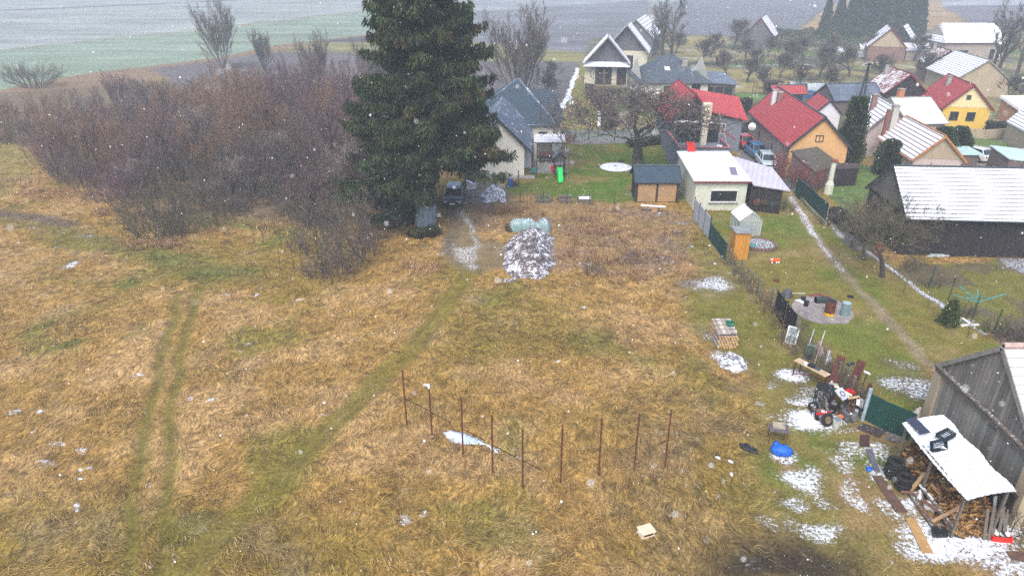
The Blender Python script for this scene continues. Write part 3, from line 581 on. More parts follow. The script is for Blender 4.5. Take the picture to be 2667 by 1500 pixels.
front = tree_proto('s', 'olive_bush', 'wide grey green bush bulging from the front of the thicket', 'bush', TW_OLV, seed=41, stems=30, H=2.2, spread=.8, levels=3, r0=.03, kids=(5, 4, 4), upw=.25, wig=.18, ratio=.45, first=.2, tilt=(.1, 1.2), rmin=.007, cut=1, base_r=.8)
put(front, 400, 610, (1.35, 1.1, 1.1)); put(front, 880, 705, (.95, .9, .7), 'low olive bush at the foremost tip of the thicket')
TT = tree_proto('t', 'thicket_tree', 'round crowned bare tree at the far left of the thicket', 'tree', twigm('pale grey twigs', (.24, .19, .17), (.12, .09, .085)), seed=77, stems=2, H=3.6, spread=.85, levels=4, r0=.14, kids=(8, 6, 5, 3), upw=.3, wig=.16, ratio=.6, first=.35, tilt=(.1, .4), rmin=.013, cut=2, base_r=.2)
TT2 = tree_proto('t', 'thicket_tree', 'tall purple grey bare tree close behind the front bush', 'tree', TW_PUR, seed=79, stems=3, H=4.6, spread=.7, levels=4, r0=.13, kids=(8, 6, 4, 3), upw=.45, wig=.13, ratio=.5, first=.3, tilt=(.1, .5), rmin=.012, cut=2, base_r=.2)
for pr, x, y, s, l in ((TT, 90, 370, .55, None), (TT, 210, 340, .7, 'bare tree left of the purple round bush in the thicket'), (TT2, 470, 470, 1.0, None), (TT, 520, 400, 1.05, 'pale branched tree left of the sprawling willow'), (TT2, 690, 420, 1.1, 'purple grey tree right of the sprawling willow'), (TT, 760, 470, 1.0, 'pale branched tree in front of the arching willow'), (TT2, 910, 460, 1.15, 'tall dark bare tree touching the left boughs of the spruce'), (TT, 880, 540, .9, 'bare tree at the foot of the spruce, left side'),
                      (TT2, 960, 400, 1.2, 'tallest thicket tree beside the spruce'), (TT, 1000, 540, .85, 'bare tree just left of the corrugated tank'), (TT2, 270, 450, .9, 'dark bare tree on the left front edge of the thicket'), (TT, 330, 520, .7, 'low pale branched tree behind the front bush'), (TT2, 150, 430, .65, 'dark bare bush tree nearest the left edge'), (TT, 600, 520, .75, 'low spreading tree with arching pale twigs at the thicket front'), (TT2, 800, 590, .8, 'bare tree above the foremost thicket tip'), (TT2, 780, 300, 1.05, 'purple grey tree below the leggy bare tree'), (TT, 400, 300, 1., 'pale branched tree right of the purple round bush'), (TT2, 40, 330, .5, 'dark tree at the left rear corner of the thicket')):
    put(pr, x, y, (s*1.25, s*1.25, s*(1.25 if x < 850 else 1.55)), l, 'bare trees standing in the thicket')
# upright dead stems in front of the thicket
stem = thing('weed_stem', 'thin bare upright sapling in the grass before the thicket', 'sapling', (0, -500, 0), 0, 'thin saplings before the thicket')
A_, B_ = [], []
for k in range(26):
    z = .2+k*.07; a = k*2.4; A_.append((.02*math.sin(k), 0, z)); B_.append((.02*math.sin(k)+.22*math.cos(a)*(1-k/30), .22*math.sin(a)*(1-k/30), z+.25))
w = seg_mesh(np.array([(0, 0, -.05), (.02, 0, 1.)]), np.array([(.02, 0, 1.), (0, .02, 2.1)]), np.array([.02, .015]), np.array([.015, .006]), 5); fastmesh('trunk', *w, BARK, stem)
w = seg_mesh(np.array(A_), np.array(B_), np.full(26, .008), np.full(26, .004), 3); fastmesh('crown', *w, TW_GREY, stem)
for x, y in ((664, 640), (688, 638), (716, 607), (735, 655), (770, 642), (806, 600), (765, 700), (732, 712), (800, 660), (860, 645), (820, 690), (790, 720)): put(stem, x, y, rnd.uniform(.7, 1.1))

# orchard trees and hedges in the village
orch = tree_proto('o', 'orchard_tree', 'leafless orchard tree', 'tree', TW_GREY, seed=51, stems=1, H=3.2, spread=.9, levels=4, r0=.12, kids=(10, 7, 6, 4), upw=.35, wig=.13, ratio=.62, first=.3, rmin=.014, cut=2)
OL = [((1890, 200), 1., 'bare orchard tree straight behind the dark hipped roof'), ((1957, 183), .9, 'bare orchard tree below the far red roofed barn'), ((2045, 175), 1.15, 'round bare orchard tree left of centre in the far garden'), ((1910, 130), 1.5, 'tall thin bare tree left of the far red roofed barn'),
      ((2133, 203), 1.25, 'broad bare orchard tree in front of the dark hedge'), ((2210, 200), 1.2, 'broad bare orchard tree near the utility pole'), ((1825, 168), 1.1, 'bare tree beside the tall tree behind the barns'), ((1990, 235), .8, 'low bare fruit tree on the lawn behind the long red roof'),
      ((2080, 238), .9, 'bare fruit tree behind the small red pavilion'), ((2255, 150), 1.1, 'bare tree in front of the gabled house with snowy roof'), ((2310, 158), 1.2, 'bare tree screening the wall of the brick gabled house'), ((2380, 160), 1.2, 'bare tree between the rusty roof and the long red barn'),
      ((2420, 215), 1.1, 'bare tree close to the front of the beige barn'), ((1760, 140), 1., 'small bare tree at the foot of the tall one'), ((1640, 330), .9, 'thin bare tree by the hedge behind the apple tree'), ((1575, 300), .8, 'small bare tree beside the lane to the white roofed barns'),
      ((2340, 120), 1.1, 'bare tree beside the far grey roofed shed'), ((1940, 160), 1., 'scrubby bare tree in the strip of far gardens'), ((2170, 150), 1.1, 'bare tree among the white garden frames'), ((1420, 255), .8, 'small bare tree left of the lane on the ploughed soil'), ((1440, 215), .8, 'thin tree at the edge of the snowy ploughed field')]
OL += [((1850, 150), 1.1, 'scrubby tree in the hedgerow behind the hipped house'), ((2000, 150), 1.0, 'thin orchard tree in the dim middle garden strip'), ((2090, 160), 1.1, 'bare orchard tree just left of the white garden frames'), ((2300, 215), 1.0, 'bare tree directly behind the rusty tiled barn'),
      ((1700, 120), 1.1, 'bare tree squeezed between the third barn and the tall tree'), ((2560, 130), 1.1, 'bare tree at the right end of the long red barn'), ((2620, 270), .9, 'bare tree between the beige barn and the blue edged shed'), ((2500, 120), .9, 'bare tree against the wall of the long red barn'), ((1600, 365), .6, 'young bare tree by the fence at the lane'), ((2150, 245), .9, 'bare tree left of the slate grey shed'), ((2030, 205), 1., 'bare fruit tree in the yellowish garden strip'), ((1945, 215), .9, 'bare fruit tree beyond the brown garden hut')]
for p, s, l in OL: put(orch, p[0], p[1], (s*1.8, s*1.8, s*1.25), l)
fruit = tree_proto('f', 'fruit_tree', 'leaning bare fruit tree with a red coil hung on it', 'tree', TW_OLV, seed=61, stems=1, H=1.9, spread=1.0, levels=5, r0=.13, kids=(6, 5, 4, 4, 3), upw=.22, wig=.22, ratio=.76, first=.5, rmin=.006, cut=2)
put(fruit, 2300, 722, 1.6, rot=.4); put(fruit, 2252, 677, 1.3, 'second fruit tree along the edge of the long garden'); put(fruit, 2215, 645, 1.2, 'fruit tree farthest from the camera along the long garden'); put(fruit, 2330, 655, 1.35, 'bushy bare tree at the corner of the dark timber barn')
sap = tree_proto('f', 'staked_sapling', 'thin staked sapling in the gravel strip left of the green wire posts', 'sapling', TW_TAN, seed=71, stems=1, H=1.5, spread=.6, levels=2, r0=.02, kids=(6, 4), upw=.4, wig=.08, ratio=.4, first=.4, rmin=.005, cut=1)
put(sap, 2353, 762, 1.1); put(sap, 2417, 800, 1.1, 'thin staked sapling beside the first green wire post'); put(sap, 2520, 878, 1.2, 'thin staked sapling in front of the clothes dryer')
redsh = tree_proto('s', 'red_stem_shrub', 'dense reddish leafless shrub against the long grey wall', 'bush', TW_RED, seed=81, stems=16, H=1.7, spread=.7, levels=3, r0=.025, kids=(5, 4, 3), upw=.5, wig=.15, ratio=.45, first=.2, tilt=(.05, .9), rmin=.007, cut=1, base_r=.4)
put(redsh, 2068, 488, (1.7, 1.5, 1.6)); put(redsh, 2038, 458, (1.5, 1.5, 1.6), 'low reddish shrub behind the silver car'); put(redsh, 2100, 500, 1.6, 'orange red shrub beside the mossy brown roof'); put(redsh, 1487, 372, (.7, .7, .75), 'small pink red bush by the green fence at the lane')
brnsh = tree_proto('s', 'brown_shrub', 'brown leafless shrub at the gravel end of the carport', 'bush', TW_TAN, seed=83, stems=14, H=1.1, spread=.8, levels=2, r0=.02, kids=(5, 4), upw=.3, wig=.15, ratio=.5, first=.2, tilt=(.05, .9), rmin=.006, cut=1, base_r=.3)
put(brnsh, 2050, 548, 1.); 
for x, y, s, l in ((2000, 815, .8, 'weedy shrub at the start of the black netting fence'), (1945, 740, .9, 'dry climber on the collapsed wire fence'), (1900, 690, .8, 'dry weeds at the end of the green screen'), (2050, 900, 1., 'twiggy bush behind the leaning window frame'), (2080, 850, .8, 'dry bush at the corner of the concrete slab'), (2150, 585, 1., 'brown bush below the green screen fence'),
                   (1985, 790, .8, 'dry brown plant on the fallen fence'), (1540, 715, 1.1, 'dead weed clump right of the rubble heap'), (2430, 745, 1.1, 'bare berry bush behind the second green post'), (2510, 820, .9, 'bare berry bush under the clothes dryer'), (2640, 880, 1.4, 'dark berry bush at the right edge of the back garden'), (2590, 870, 1.2, 'dark berry bush between the post and the edge'),
                   (2370, 700, 1.0, 'berry bush beside the timber barn'), (2240, 400, 1.6, 'dark leafless bush against the pale house wall'), (1180, 1175, .5, 'small dark dead clump beside the second pipe'), (2640, 1370, 1.4, 'orange brown bush at the right end of the lean-to'), (2085, 930, .9, 'dry bush behind the far end of the workbench'), (2120, 945, .9, 'dry weeds between the workbench and the pink padding'), (2145, 975, .9, 'dry weeds behind the left rusty board'), (2180, 990, .9, 'dry weeds at the mossy concrete post in the scrap heap'), (2225, 1035, .9, 'dry weeds under the leaning white headed pole'), (1920, 720, .8, 'dry weeds half way along the collapsed wire fence'), (1965, 765, .9, 'dry weeds near the netting end of the collapsed fence'), (2025, 850, .8, 'dry weeds along the foot of the black netting')): put(brnsh, x, y, s, l)

# evergreen with hanging sprays
def leaf_quads(A, D, W, L, g):
    n = len(A); s = np.cross(D, g.normal(0, 1, (n, 3))); s /= np.linalg.norm(s, axis=1, keepdims=True)+1e-9
    V = np.stack([A-s*W[:, None]*.35, A+s*W[:, None]*.35, A+D*L[:, None]*.6+s*W[:, None], A+D*L[:, None], A+D*L[:, None]*.6-s*W[:, None]], 1)
    i0 = (np.arange(n)*5)[:, None]; F3 = np.concatenate([i0+np.array([[0, 1, 2]]), i0+np.array([[0, 2, 4]]), i0+np.array([[4, 2, 3]])]); return V.reshape(-1, 3), F3
def nmat(name, stops, sc=1.2):
    t = NT(name); ca = t.n('ShaderNodeVertexColor', layer_name='tone'); return t.done(ca.outputs[0], .75, 0, .25)
NEEDLE = nmat('needles', None)
def spruce():
    g = np.random.default_rng(8); q = random.Random(8); t = thing('spruce_tree', 'huge dark green spruce towering between the thicket and the white house', 'tree', XY(1122, 562)+(0,)); H = 31.
    MB().tube([(0, 0, -.2), (.1, 0, 8), (0, .1, 20), (0, 0, H)], [.48, .38, .2, .03], 9).build('trunk', BARK, t)
    A = []; B = []; ra = []; rb = []; LA = []; LD = []; LW = []; LL = []; LC = []
    z = 1.6
    while z < H-.5:
        nb = 9 if z < 24 else 5; z += q.uniform(-.12, .12); off = q.random()*6.28
        for k in range(nb):
            az = off+2*PI*(k+q.uniform(-.3, .3))/nb; zz = max(1., z+q.uniform(-1.1, 1.1)); f = max(0, 1-zz/H)
            Rm = 7.2*f**.80*q.choice([.6, .72, .82, .92, 1., 1.08, 1.25]) * (.72 if zz < 3 else 1.); pts = []; n = 9
            dr = (.25+.32*f)*q.uniform(.6, 1.4); d = np.array([math.cos(az), math.sin(az)])
            for i in range(n+1):
                s = i/n; zoff = Rm*(-dr*s*.9+.52*dr*s**3.2)+.12*Rm*s*(1-f); pts.append(np.array([d[0]*Rm*s, d[1]*Rm*s, zz+zoff]))
            if zz < 5.6 and d[0] > .1 and d[1] < .6 or zz < 4.6 and d[0] > .1 or zz < 3.6 and d[0] > -.45: continue
            for i in range(n): A.append(pts[i]); B.append(pts[i+1]); ra.append(.07*(1-i/n)+.012); rb.append(.07*(1-(i+1)/n)+.012)
            dens = int(30+90*(Rm/6.9)); tone0 = q.uniform(.6, 1.35); brown = q.random() < .16
            for j in range(dens):
                s = q.uniform(.03, 1.)**.85; i = min(int(s*n), n-1); p = pts[i]+(pts[i+1]-pts[i])*(s*n-i)
                side = q.choice((-1, 1)); wl = (1.05*(1-s)+.28)*q.uniform(.3, 1.1)*min(1., Rm/4+.3); pd = np.array([-d[1], d[0], 0])*side
                tip = p+pd*wl+np.array([d[0], d[1], 0])*wl*.5+np.array([0, 0, -wl*q.uniform(.15, .45)])
                m = 5+int(wl*7)
                for e in range(m):
                    a = p+(tip-p)*(e+q.random())/m; dd = (tip-p)/wl*.4+np.array([q.gauss(0, .35), q.gauss(0, .35), -q.uniform(.3, 1.25)]); dd /= np.linalg.norm(dd)
                    LA.append(a+np.array([0, 0, q.uniform(-.3, .3)])); LD.append(dd); LW.append(q.uniform(.03, .075)); LL.append(q.uniform(.25, .62))
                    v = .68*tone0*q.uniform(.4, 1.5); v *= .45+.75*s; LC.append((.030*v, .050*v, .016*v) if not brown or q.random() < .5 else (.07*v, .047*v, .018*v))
        z += .40 if z < 22 else .5
    w = seg_mesh(np.array(A), np.array(B), np.array(ra), np.array(rb), 4); fastmesh('limbs', *w, BARK, t)
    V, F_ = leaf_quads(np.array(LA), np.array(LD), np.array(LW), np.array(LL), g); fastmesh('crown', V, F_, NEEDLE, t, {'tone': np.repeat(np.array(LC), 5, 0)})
    print('spruce sprays', len(LA)); return t
spruce()
def evergreen(name, label, H, Rr, n, shape, tone, seed, lw=(.05, .1), ll=(.12, .3), trunk=True, lean=-.1):
    g = np.random.default_rng(seed); t = thing(name, label, 'tree', (0, -500, 0)); z = g.random(n)**.85*H; az = g.uniform(0, 2*PI, n)
    bump = 1+.22*np.sin(az*3+z*2.1+seed)+.15*np.sin(az*7-z*5); r = Rr*shape(z/H)*bump*np.sqrt(g.uniform(.35, 1.05, n))
    A = np.stack([r*np.cos(az), r*np.sin(az), z], -1); D = np.stack([np.cos(az), np.sin(az), g.uniform(-.2, .8, n)+lean*6*0], -1)+g.normal(0, .4, (n, 3)); D[:, 2] += lean*5; D /= np.linalg.norm(D, axis=1, keepdims=True)
    V, F_ = leaf_quads(A, D, g.uniform(*lw, n), g.uniform(*ll, n), g); v = (g.uniform(.5, 1.6, n)*(.75+.5*(bump-1)+.25))[:, None]
    fastmesh('crown', V, F_, NEEDLE, t, {'tone': np.repeat(np.array(tone)[None]*v, 5, 0)})
    if trunk: MB().tube([(0, 0, -.1), (0, 0, H*.8)], [.05*Rr+.05, .02], 7).build('trunk', BARK, t)
    return t
col_ = lambda h: np.clip(1.15-h, .0, 1)**.35*np.clip(h*8+.6, 0, 1); cone = lambda h: (1-h)**.8+.02; egg = lambda h: np.sqrt(np.clip(1-(h*1.1-.35)**2/.62, 0, 1))
thuja = evergreen('columnar_cypress', 'tall narrow dark columnar evergreen beside the long red roofed house', 7.2, 1.15, 9000, col_, (.030, .046, .016), 3, lean=.1); put(thuja, 2202, 445, 1.05)
bt = evergreen('bushy_cypress', 'bushy dark evergreen in front of the patchy tiled roof', 4.2, 1.35, 8000, egg, (.034, .05, .018), 4, lean=.1)
for x, y, s, l in ((2358, 432, 1., None), (2305, 455, .85, 'low dark evergreen left of the bushy one'), (2440, 428, .95, 'olive rounded evergreen right of the snowy tiled wing'), (2485, 415, .85, 'narrower evergreen close behind the olive rounded one')): put(bt, x, y, s, l)
fs = evergreen('spruce_sapling', 'small young spruce at the edge of the long garden', 1.7, .55, 1500, cone, (.05, .07, .02), 5, (.03, .05), (.12, .25)); put(fs, 2468, 845, 1.)
far_s = evergreen('far_spruce', 'hazy spruce in the grove', 15., 2.7, 6000, cone, (.03, .045, .02), 6, (.2, .35), (.5, 1.1), True)
g_ = 'spruces in the hazy grove at the top right'
for i, (x, y, s) in enumerate(((2146, 90, .74), (2178, 90, .80), (2222, 94, .86), (2240, 88, .95), (2258, 94, .88), (2276, 88, .98), (2294, 95, .9), (2312, 88, .97), (2330, 95, .9), (2350, 88, .98), (2368, 94, .92), (2384, 90, .9), (2206, 90, .8))):
    put(far_s, x, y, s*.9, 'lone hazy spruce left of the grove' if i == 0 else 'hazy spruce just left of the dense grove' if i == 1 else 'hazy dark spruce in the dense far grove', None if i < 2 else g_)
del fs['label']; fs['label'] = 'small young spruce at the edge of the long garden'
def hedge(name, label, pts, w, h, n, tone, seed=1):
    g = np.random.default_rng(seed); t = thing(name, label, 'hedge', (*pts[0], 0)); Wp = np.array(pts)-np.array(pts[0]); ll = np.linalg.norm(np.diff(Wp, axis=0), axis=1); k = g.choice(len(ll), n, p=ll/ll.sum()); s = g.random(n)[:, None]
    c = Wp[k]*(1-s)+Wp[k+1]*s; d = np.diff(Wp, axis=0)[k]/ll[k][:, None]; o = g.uniform(-1, 1, n)*w/2; hh = h*(.82+.3*vn(c[:, 0], c[:, 1], 1.3, seed)); z = hh*g.random(n)**.6
    A = np.stack([c[:, 0]-d[:, 1]*o, c[:, 1]+d[:, 0]*o, z], -1); D = g.normal(0, 1, (n, 3)); D[:, 2] = np.abs(D[:, 2]); D /= np.linalg.norm(D, axis=1, keepdims=True)
    V, F_ = leaf_quads(A, D, g.uniform(.05, .12, n), g.uniform(.15, .4, n), g); v = g.uniform(.5, 1.5, n)[:, None]; fastmesh('foliage', V, F_, NEEDLE, t, {'tone': np.repeat(np.array(tone)[None]*v, 5, 0)}); return t
hedge('dark_hedge', 'dark clipped hedge behind the red roofed house with the terrace', [XY(1878, 300), XY(1950, 298)], 1.2, 2.4, 9000, (.03, .035, .025))
hedge('far_hedge', 'long row of small conifers in front of the spruce grove', [XY(2010, 118), XY(2140, 120), XY(2245, 118)], 2.5, 4.2, 9000, (.035, .055, .03), 2)
hedge('ivy_mound', 'dark ivy mound round the foot of the corrugated tank', [XY(1070, 612), XY(1105, 618), XY(1135, 606)], 1.2, .4, 2200, (.04, .04, .018), 3)
hedge('hedge_row', 'grey green hedge along the yard of the yellow house', [XY(2565, 350), XY(2660, 352)], 1., 1.6, 5000, (.04, .05, .03), 4)
hedge('garden_hedge', 'brown hedge row by the fence of the snow roofed barn', [XY(1535, 250), XY(1600, 330)], 1.2, 1.8, 5000, (.09, .06, .05), 5)
hedge('low_hedge', 'low dark hedge at the road end of the lawn', [XY(1640, 385), XY(1730, 372)], 1., .8, 3000, (.05, .055, .03), 6)
hedge('scrub_row', 'dark scrub beside the green screen fence', [XY(2170, 570), XY(2215, 610), XY(2260, 640)], .9, 1.1, 5000, (.035, .03, .028), 7)

# ---------------------------------------------------------------- buildings
T_DARK = tiles('blue grey roof tiles', (.035, .06, .09), snow=.10, row=.30, colw=.28, base2=(.035, .055, .08))
T_SLATE = tiles('dusted slate roof', (.11, .14, .19), snow=.22, row=.4, colw=.5, base2=(.12, .15, .2), line=.06)
T_GREYH = tiles('dark grey roof tiles', (.07, .09, .115), snow=.16, row=.34, colw=.3)
T_RED = tiles('bright red roof sheets', (.34, .055, .06), snow=.06, row=.36, colw=.2, base2=(.34, .04, .045), line=.1)
T_RED2 = tiles('wet red roof sheets', (.36, .065, .075), snow=.08, row=.5, colw=.45, base2=(.36, .045, .05), line=.06)
T_SNOW = tiles('snow covered clay tiles', (.13, .075, .08), snow=1.02, row=.42, colw=.22, line=.24)
T_SNOWF = tiles('snow covered barn tiles', (.10, .07, .085), snow=1.10, row=.36, colw=.22, line=.25)
T_SNOWS = tiles('smooth snow covered roof', (.3, .32, .36), snow=1.5, row=2., colw=3., line=.01)
T_SNOWR = tiles('snow covered ribbed roof', (.2, .22, .27), snow=1.15, row=.9, colw=.3, line=.2)
T_PATCH = tiles('half snowy clay tiles', (.24, .10, .055), snow=.66, row=.40, colw=.22, base2=(.12, .07, .06), line=.28)
T_RUSTY = tiles('rust red old tiles', (.24, .085, .06), snow=.40, row=.36, colw=.26, base2=(.13, .06, .055))
T_PINK = tiles('snow dusted red sheets', (.34, .07, .09), snow=.60, row=.5, colw=.3, snowvar=.6)
W_CREAM = plaster('cream render', (.62, .60, .54), .2); W_CREAM2 = plaster('pale stucco', (.55, .52, .42), .3); W_GREY = plaster('grey render', (.33, .29, .26), .5)
W_SLATE = plaster('slate grey render', (.16, .18, .22), .3); W_ORANGE = plaster('apricot render', (.54, .32, .14), .35); W_YEL = plaster('yellow render', (.62, .42, .08), .3); W_PYEL = plaster('pale yellow render', (.66, .55, .30), .2)
W_CONC = plaster('stained pale concrete', (.50, .52, .44), .7, (.26, .30, .20)); W_BEIGE = plaster('weathered beige plaster', (.36, .30, .21), .6); W_PINK = plaster('faded pink plaster', (.45, .38, .36), .5)
W_DWOOD = planks('dark barn boards', (.012, .012, .016), (.035, .026, .024), .2, snow=.28); W_GWOOD = planks('grey barn boards', (.17, .155, .14), (.09, .08, .075), .26, .05)
W_HWOOD = planks('blue grey gable boards', (.10, .10, .12), (.14, .13, .15), .2); W_BRICK = plaster('old brickwork', (.20, .12, .10), .5); W_LAV = plaster('white side wall', (.60, .60, .64), .15)
W_DBRICK = plaster('dark brick', (.13, .10, .095), .4)
PANE = glass(); TRIM = mk('dark roof trim', (.035, .04, .05), (.02, .022, .03), 3, .5); RTRIM = mk('dark red trim', (.20, .02, .03), (.12, .015, .02), 3, .5); WTRIM = mk('weathered fascia', (.25, .24, .22), (.15, .14, .13), 3, .8)
def frame_window(t, c, h, n, w, hh, fr=WHITE, pane=None, depth=.1, bars=1, name='window'):
    """window on a wall: centre c, horizontal dir h, outward normal n"""
    c = np.array(c, float); h = np.array(h, float); n = np.array(n, float); z = np.array([0, 0, 1.]); m = MB(); b = .07
    for s in (-1, 1):
        m.obox(c+h*s*(w/2)+n*.03, (h, n, z), (b/2, depth/2, hh/2+b/2)); m.obox(c+z*s*(hh/2)+n*.03, (h, n, z), (w/2-b/2, depth/2, b/2))
    for k in range(1, bars+1): m.obox(c+h*(-w/2+w*k/(bars+1))+n*.025, (h, n, z), (b*.35, depth/2-.01, hh/2-b/2))
    o = m.build(name, fr, t); MB().obox(c+n*.012, (h, n, z), (w/2-.02, .012, hh/2-.02)).build('pane', pane or PANE, o); return o
def house(name, label, x, y, ang, L, W, he, hr, roof, wall, o=.4, gable=None, trim=TRIM, cat='house', oe=None, chim=(), wins=(), hipend=0., split=None):
    """gabled building; x/y centre, ridge along local x. wins: (side, along, z, w, h)"""
    t = thing(name, label, cat, (x, y, 0), R(ang)); a, b = L/2, W/2; oe = o if oe is None else oe; th = .14
    sl = (hr-he)/b; zw = he+sl*o-.1; la, lb = a-oe, b-o; zr = zw+sl*lb-.02
    m = MB(); m.poly((-la, -lb, 0), (la, -lb, 0), (la, -lb, zw), (-la, -lb, zw)); m.poly((la, lb, 0), (-la, lb, 0), (-la, lb, zw), (la, lb, zw))
    g = MB() if gable else m
    for s in (-1, 1):
        q = [(s*la, -s*lb, 0), (s*la, s*lb, 0)]
        if gable: m.poly(*q, (s*la, s*lb, zw), (s*la, -s*lb, zw)); g.poly((s*(la+.03), -s*lb, zw), (s*(la+.03), s*lb, zw), (s*(la+.03), 0, zr)); g.poly((s*la, -s*lb, zw), (s*(la+.03), -s*lb, zw), (s*(la+.03), s*lb, zw), (s*la, s*lb, zw))
        else: m.poly(*q, (s*la, s*lb, zw), (s*la, 0, zr), (s*la, -s*lb, zw))
        if gable: g.build('gable', gable, t); g = MB()
    m.build('wall', wall, t)
    r = MB(); hx = hipend
    for s in (-1, 1):
        e0, e1, r1, r0 = (-a, s*b, he), (a, s*b, he), (a-hx, 0, hr), (-a+hx, 0, hr)
        q = (e0, e1, r1, r0) if s < 0 else (e1, e0, r0, r1); r.poly(*q); r.poly(*[(p[0], p[1], p[2]-th) for p in q[::-1]])
        r.poly((e0[0], e0[1], he-th), (e1[0], e1[1], he-th), e1, e0)
    if hx:
        for s in (-1, 1): r.poly((s*a, -s*b, he), (s*a, s*b, he), (s*(a-hx), 0, hr)); r.poly((s*a, -s*b, he-th), (s*a, s*b, he-th), (s*a, s*b, he), (s*a, -s*b, he))
    rf = r.build('roof', roof, t)
    tr = MB()
    if not hx:
        for s in (-1, 1):
            for v in (-1, 1): tr.bar((s*(a+.02), v*b, he-.06), (s*(a+.02), 0, hr-.06), .05, .2)
    for v in (-1, 1): tr.tube([(-a, v*(b+.05), he-.08), (a, v*(b+.05), he-.08)], .06, 6)
    tr.build('trim', trim, rf)
    MB().tube([(-a+hx, 0, hr+.02), (a-hx, 0, hr+.02)], .09, 6).build('ridge', roof if hx else trim if trim is not TRIM else T_GREYH, rf)
    for (cu, cv, w, d, top, mt) in chim:
        zb = hr-abs(cv)*sl-.3; c = MB().box(cu-w/2, cv-d/2, zb, cu+w/2, cv+d/2, hr+top).build('chimney', mt, t, bevel=.02)
        MB().box(cu-w/2-.06, cv-d/2-.06, hr+top+.002, cu+w/2+.06, cv+d/2+.06, hr+top+.08).build('cap', CONC, c)
    for wd in wins:
        sd, al, z, w, h = wd[:5]; kw = wd[5] if len(wd) > 5 else {}
        if sd in ('u-', 'u+'): s = -1 if sd == 'u-' else 1; frame_window(t, (s*(la+(.03 if gable and z > zw else 0)), al, z), (0, 1, 0), (s, 0, 0), w, h, **kw)
        else: s = -1 if sd == 'v-' else 1; frame_window(t, (al, s*lb, z), (1, 0, 0), (0, s, 0), w, h, **kw)
    return t
DK = dict(fr=TRIM)
# snow roofed barns in a row at the back
t = house('timber_barn', 'snow roofed barn with boarded gable nearest of the three by the grass lane', 17.1, 128.9, 83, 7., 8.3, 3.6, 8.2, T_SNOWS, W_CREAM2, .35, W_HWOOD, WTRIM, 'barn', oe=1.4)
MB().poly((-3.5, -4.1, 3.35), (-3.5, 4.1, 3.35), (-2.2, 4.1, 3.9), (-2.2, -4.1, 3.9)).box(-3.5, -4.1, 3.2, -3.42, 4.1, 3.34).build('pent_roof', T_SNOWS, t)
MB().box(-2.2, -1.0, 0, -2.12, 1.9, 3.1).build('door', W_DWOOD, t); MB().box(-2.2, -3.6, 0, -2.12, -1.9, 3.1).build('door', W_DWOOD, t)
t = house('timber_barn', 'second snow roofed barn with dark boarded gable behind the nearest one', 22.7, 141.9, 77.8, 9.5, 9., 4.2, 9.2, T_SNOWS, W_CREAM2, .35, W_HWOOD, WTRIM, 'barn', oe=1.2)
MB().box(-3.6, -1.5, 0, -3.5, 3.2, 3.6).build('door', W_DWOOD, t)
house('timber_barn', 'farthest barn of the row with ribbed snowy roof and dark gable', 31.0, 176.2, 73.8, 19, 9., 4.0, 8.0, T_SNOWR, W_HWOOD, .35, W_HWOOD, WTRIM, 'barn')
# dark hipped house
t = house('hipped_house', 'white house with dark grey hipped tile roof behind the red roofs', 25.8, 117.0, 0, 11.6, 12., 2.7, 6.2, T_GREYH, W_CREAM, .5, hipend=4.9, chim=((2.0, -2.2, .8, .6, -.25, CONC),), wins=(('v-', 3.4, 1.3, 1.3, 2.2, DK), ('v-', -1.0, 1.3, 1.2, 1.6, DK)))
MB().obox((-.9, -3.0, 4.44), ((1, 0, 0), (0, .88, .48), (0, -.48, .88)), (.4, .45, .08)).build('skylight', WHITE, t)
t = thing('sun_room', 'glazed dark annex with pale sheet roof beside the dark hipped house', 'annex', (33.2, 115.5, 0))
MB().poly((-2.6, -3.2, 2.6), (3., -3.4, 2.3), (2.3, 3.4, 3.3), (-2.6, 3.4, 3.5)).poly((-2.6, 3.4, 3.4), (2.3, 3.4, 3.2), (3., -3.4, 2.2), (-2.6, -3.2, 2.5)).poly((-2.6, -3.2, 2.5), (3, -3.4, 2.2), (3, -3.4, 2.3), (-2.6, -3.2, 2.6)).build('roof', T_SLATE, t)
MB().box(-2.5, -3.0, 0, 2.6, 3, 2.2).build('wall', W_DBRICK, t)
for k in (-1.5, 0, 1.5): frame_window(t, (k, -3.0, 1.1), (1, 0, 0), (0, -1, 0), 1.2, 1.5, TRIM)
# white house with blue grey roof, three wings
t = thing('white_house', 'cream house with steep blue grey tiled roofs beside the big spruce', 'house', (-1.3, 68.5, 0), R(-1))
zE, zR, b = 2.75, 5.9, 3.15; L0, L1 = 0., 14.
m = MB(); m.poly((-2.75, 0, 0), (2.55, 0, 0), (2.55, 0, 3.1), (0, 0, zR-.15), (-2.75, 0, 2.95)); m.poly((2.55, 0, 0), (2.55, 14, 0), (2.55, 14, 3.1), (2.55, 0, 3.1)).poly((-2.75, 14, 0), (-2.75, 0, 0), (-2.75, 0, 2.95), (-2.75, 14, 2.95)); m.build('wall', W_CREAM, t)
m = MB(); m.poly((0, -.35, zR), (3.4, -.35, zE-.25), (3.4, 13., zE-.25), (0, 13., zR)); m.poly((-3.3, -.35, zE-.2), (0, -.35, zR), (0, 13, zR), (-3.3, 13, zE-.2))
m.poly((3.4, -.35, zE-.4), (0, -.35, zR-.16), (0, 13, zR-.16), (3.4, 13, zE-.4)).poly((0, -.35, zR-.16), (-3.3, -.35, zE-.35), (-3.3, 13, zE-.35), (0, 13, zR-.16)); m.build('roof', T_SLATE, t)
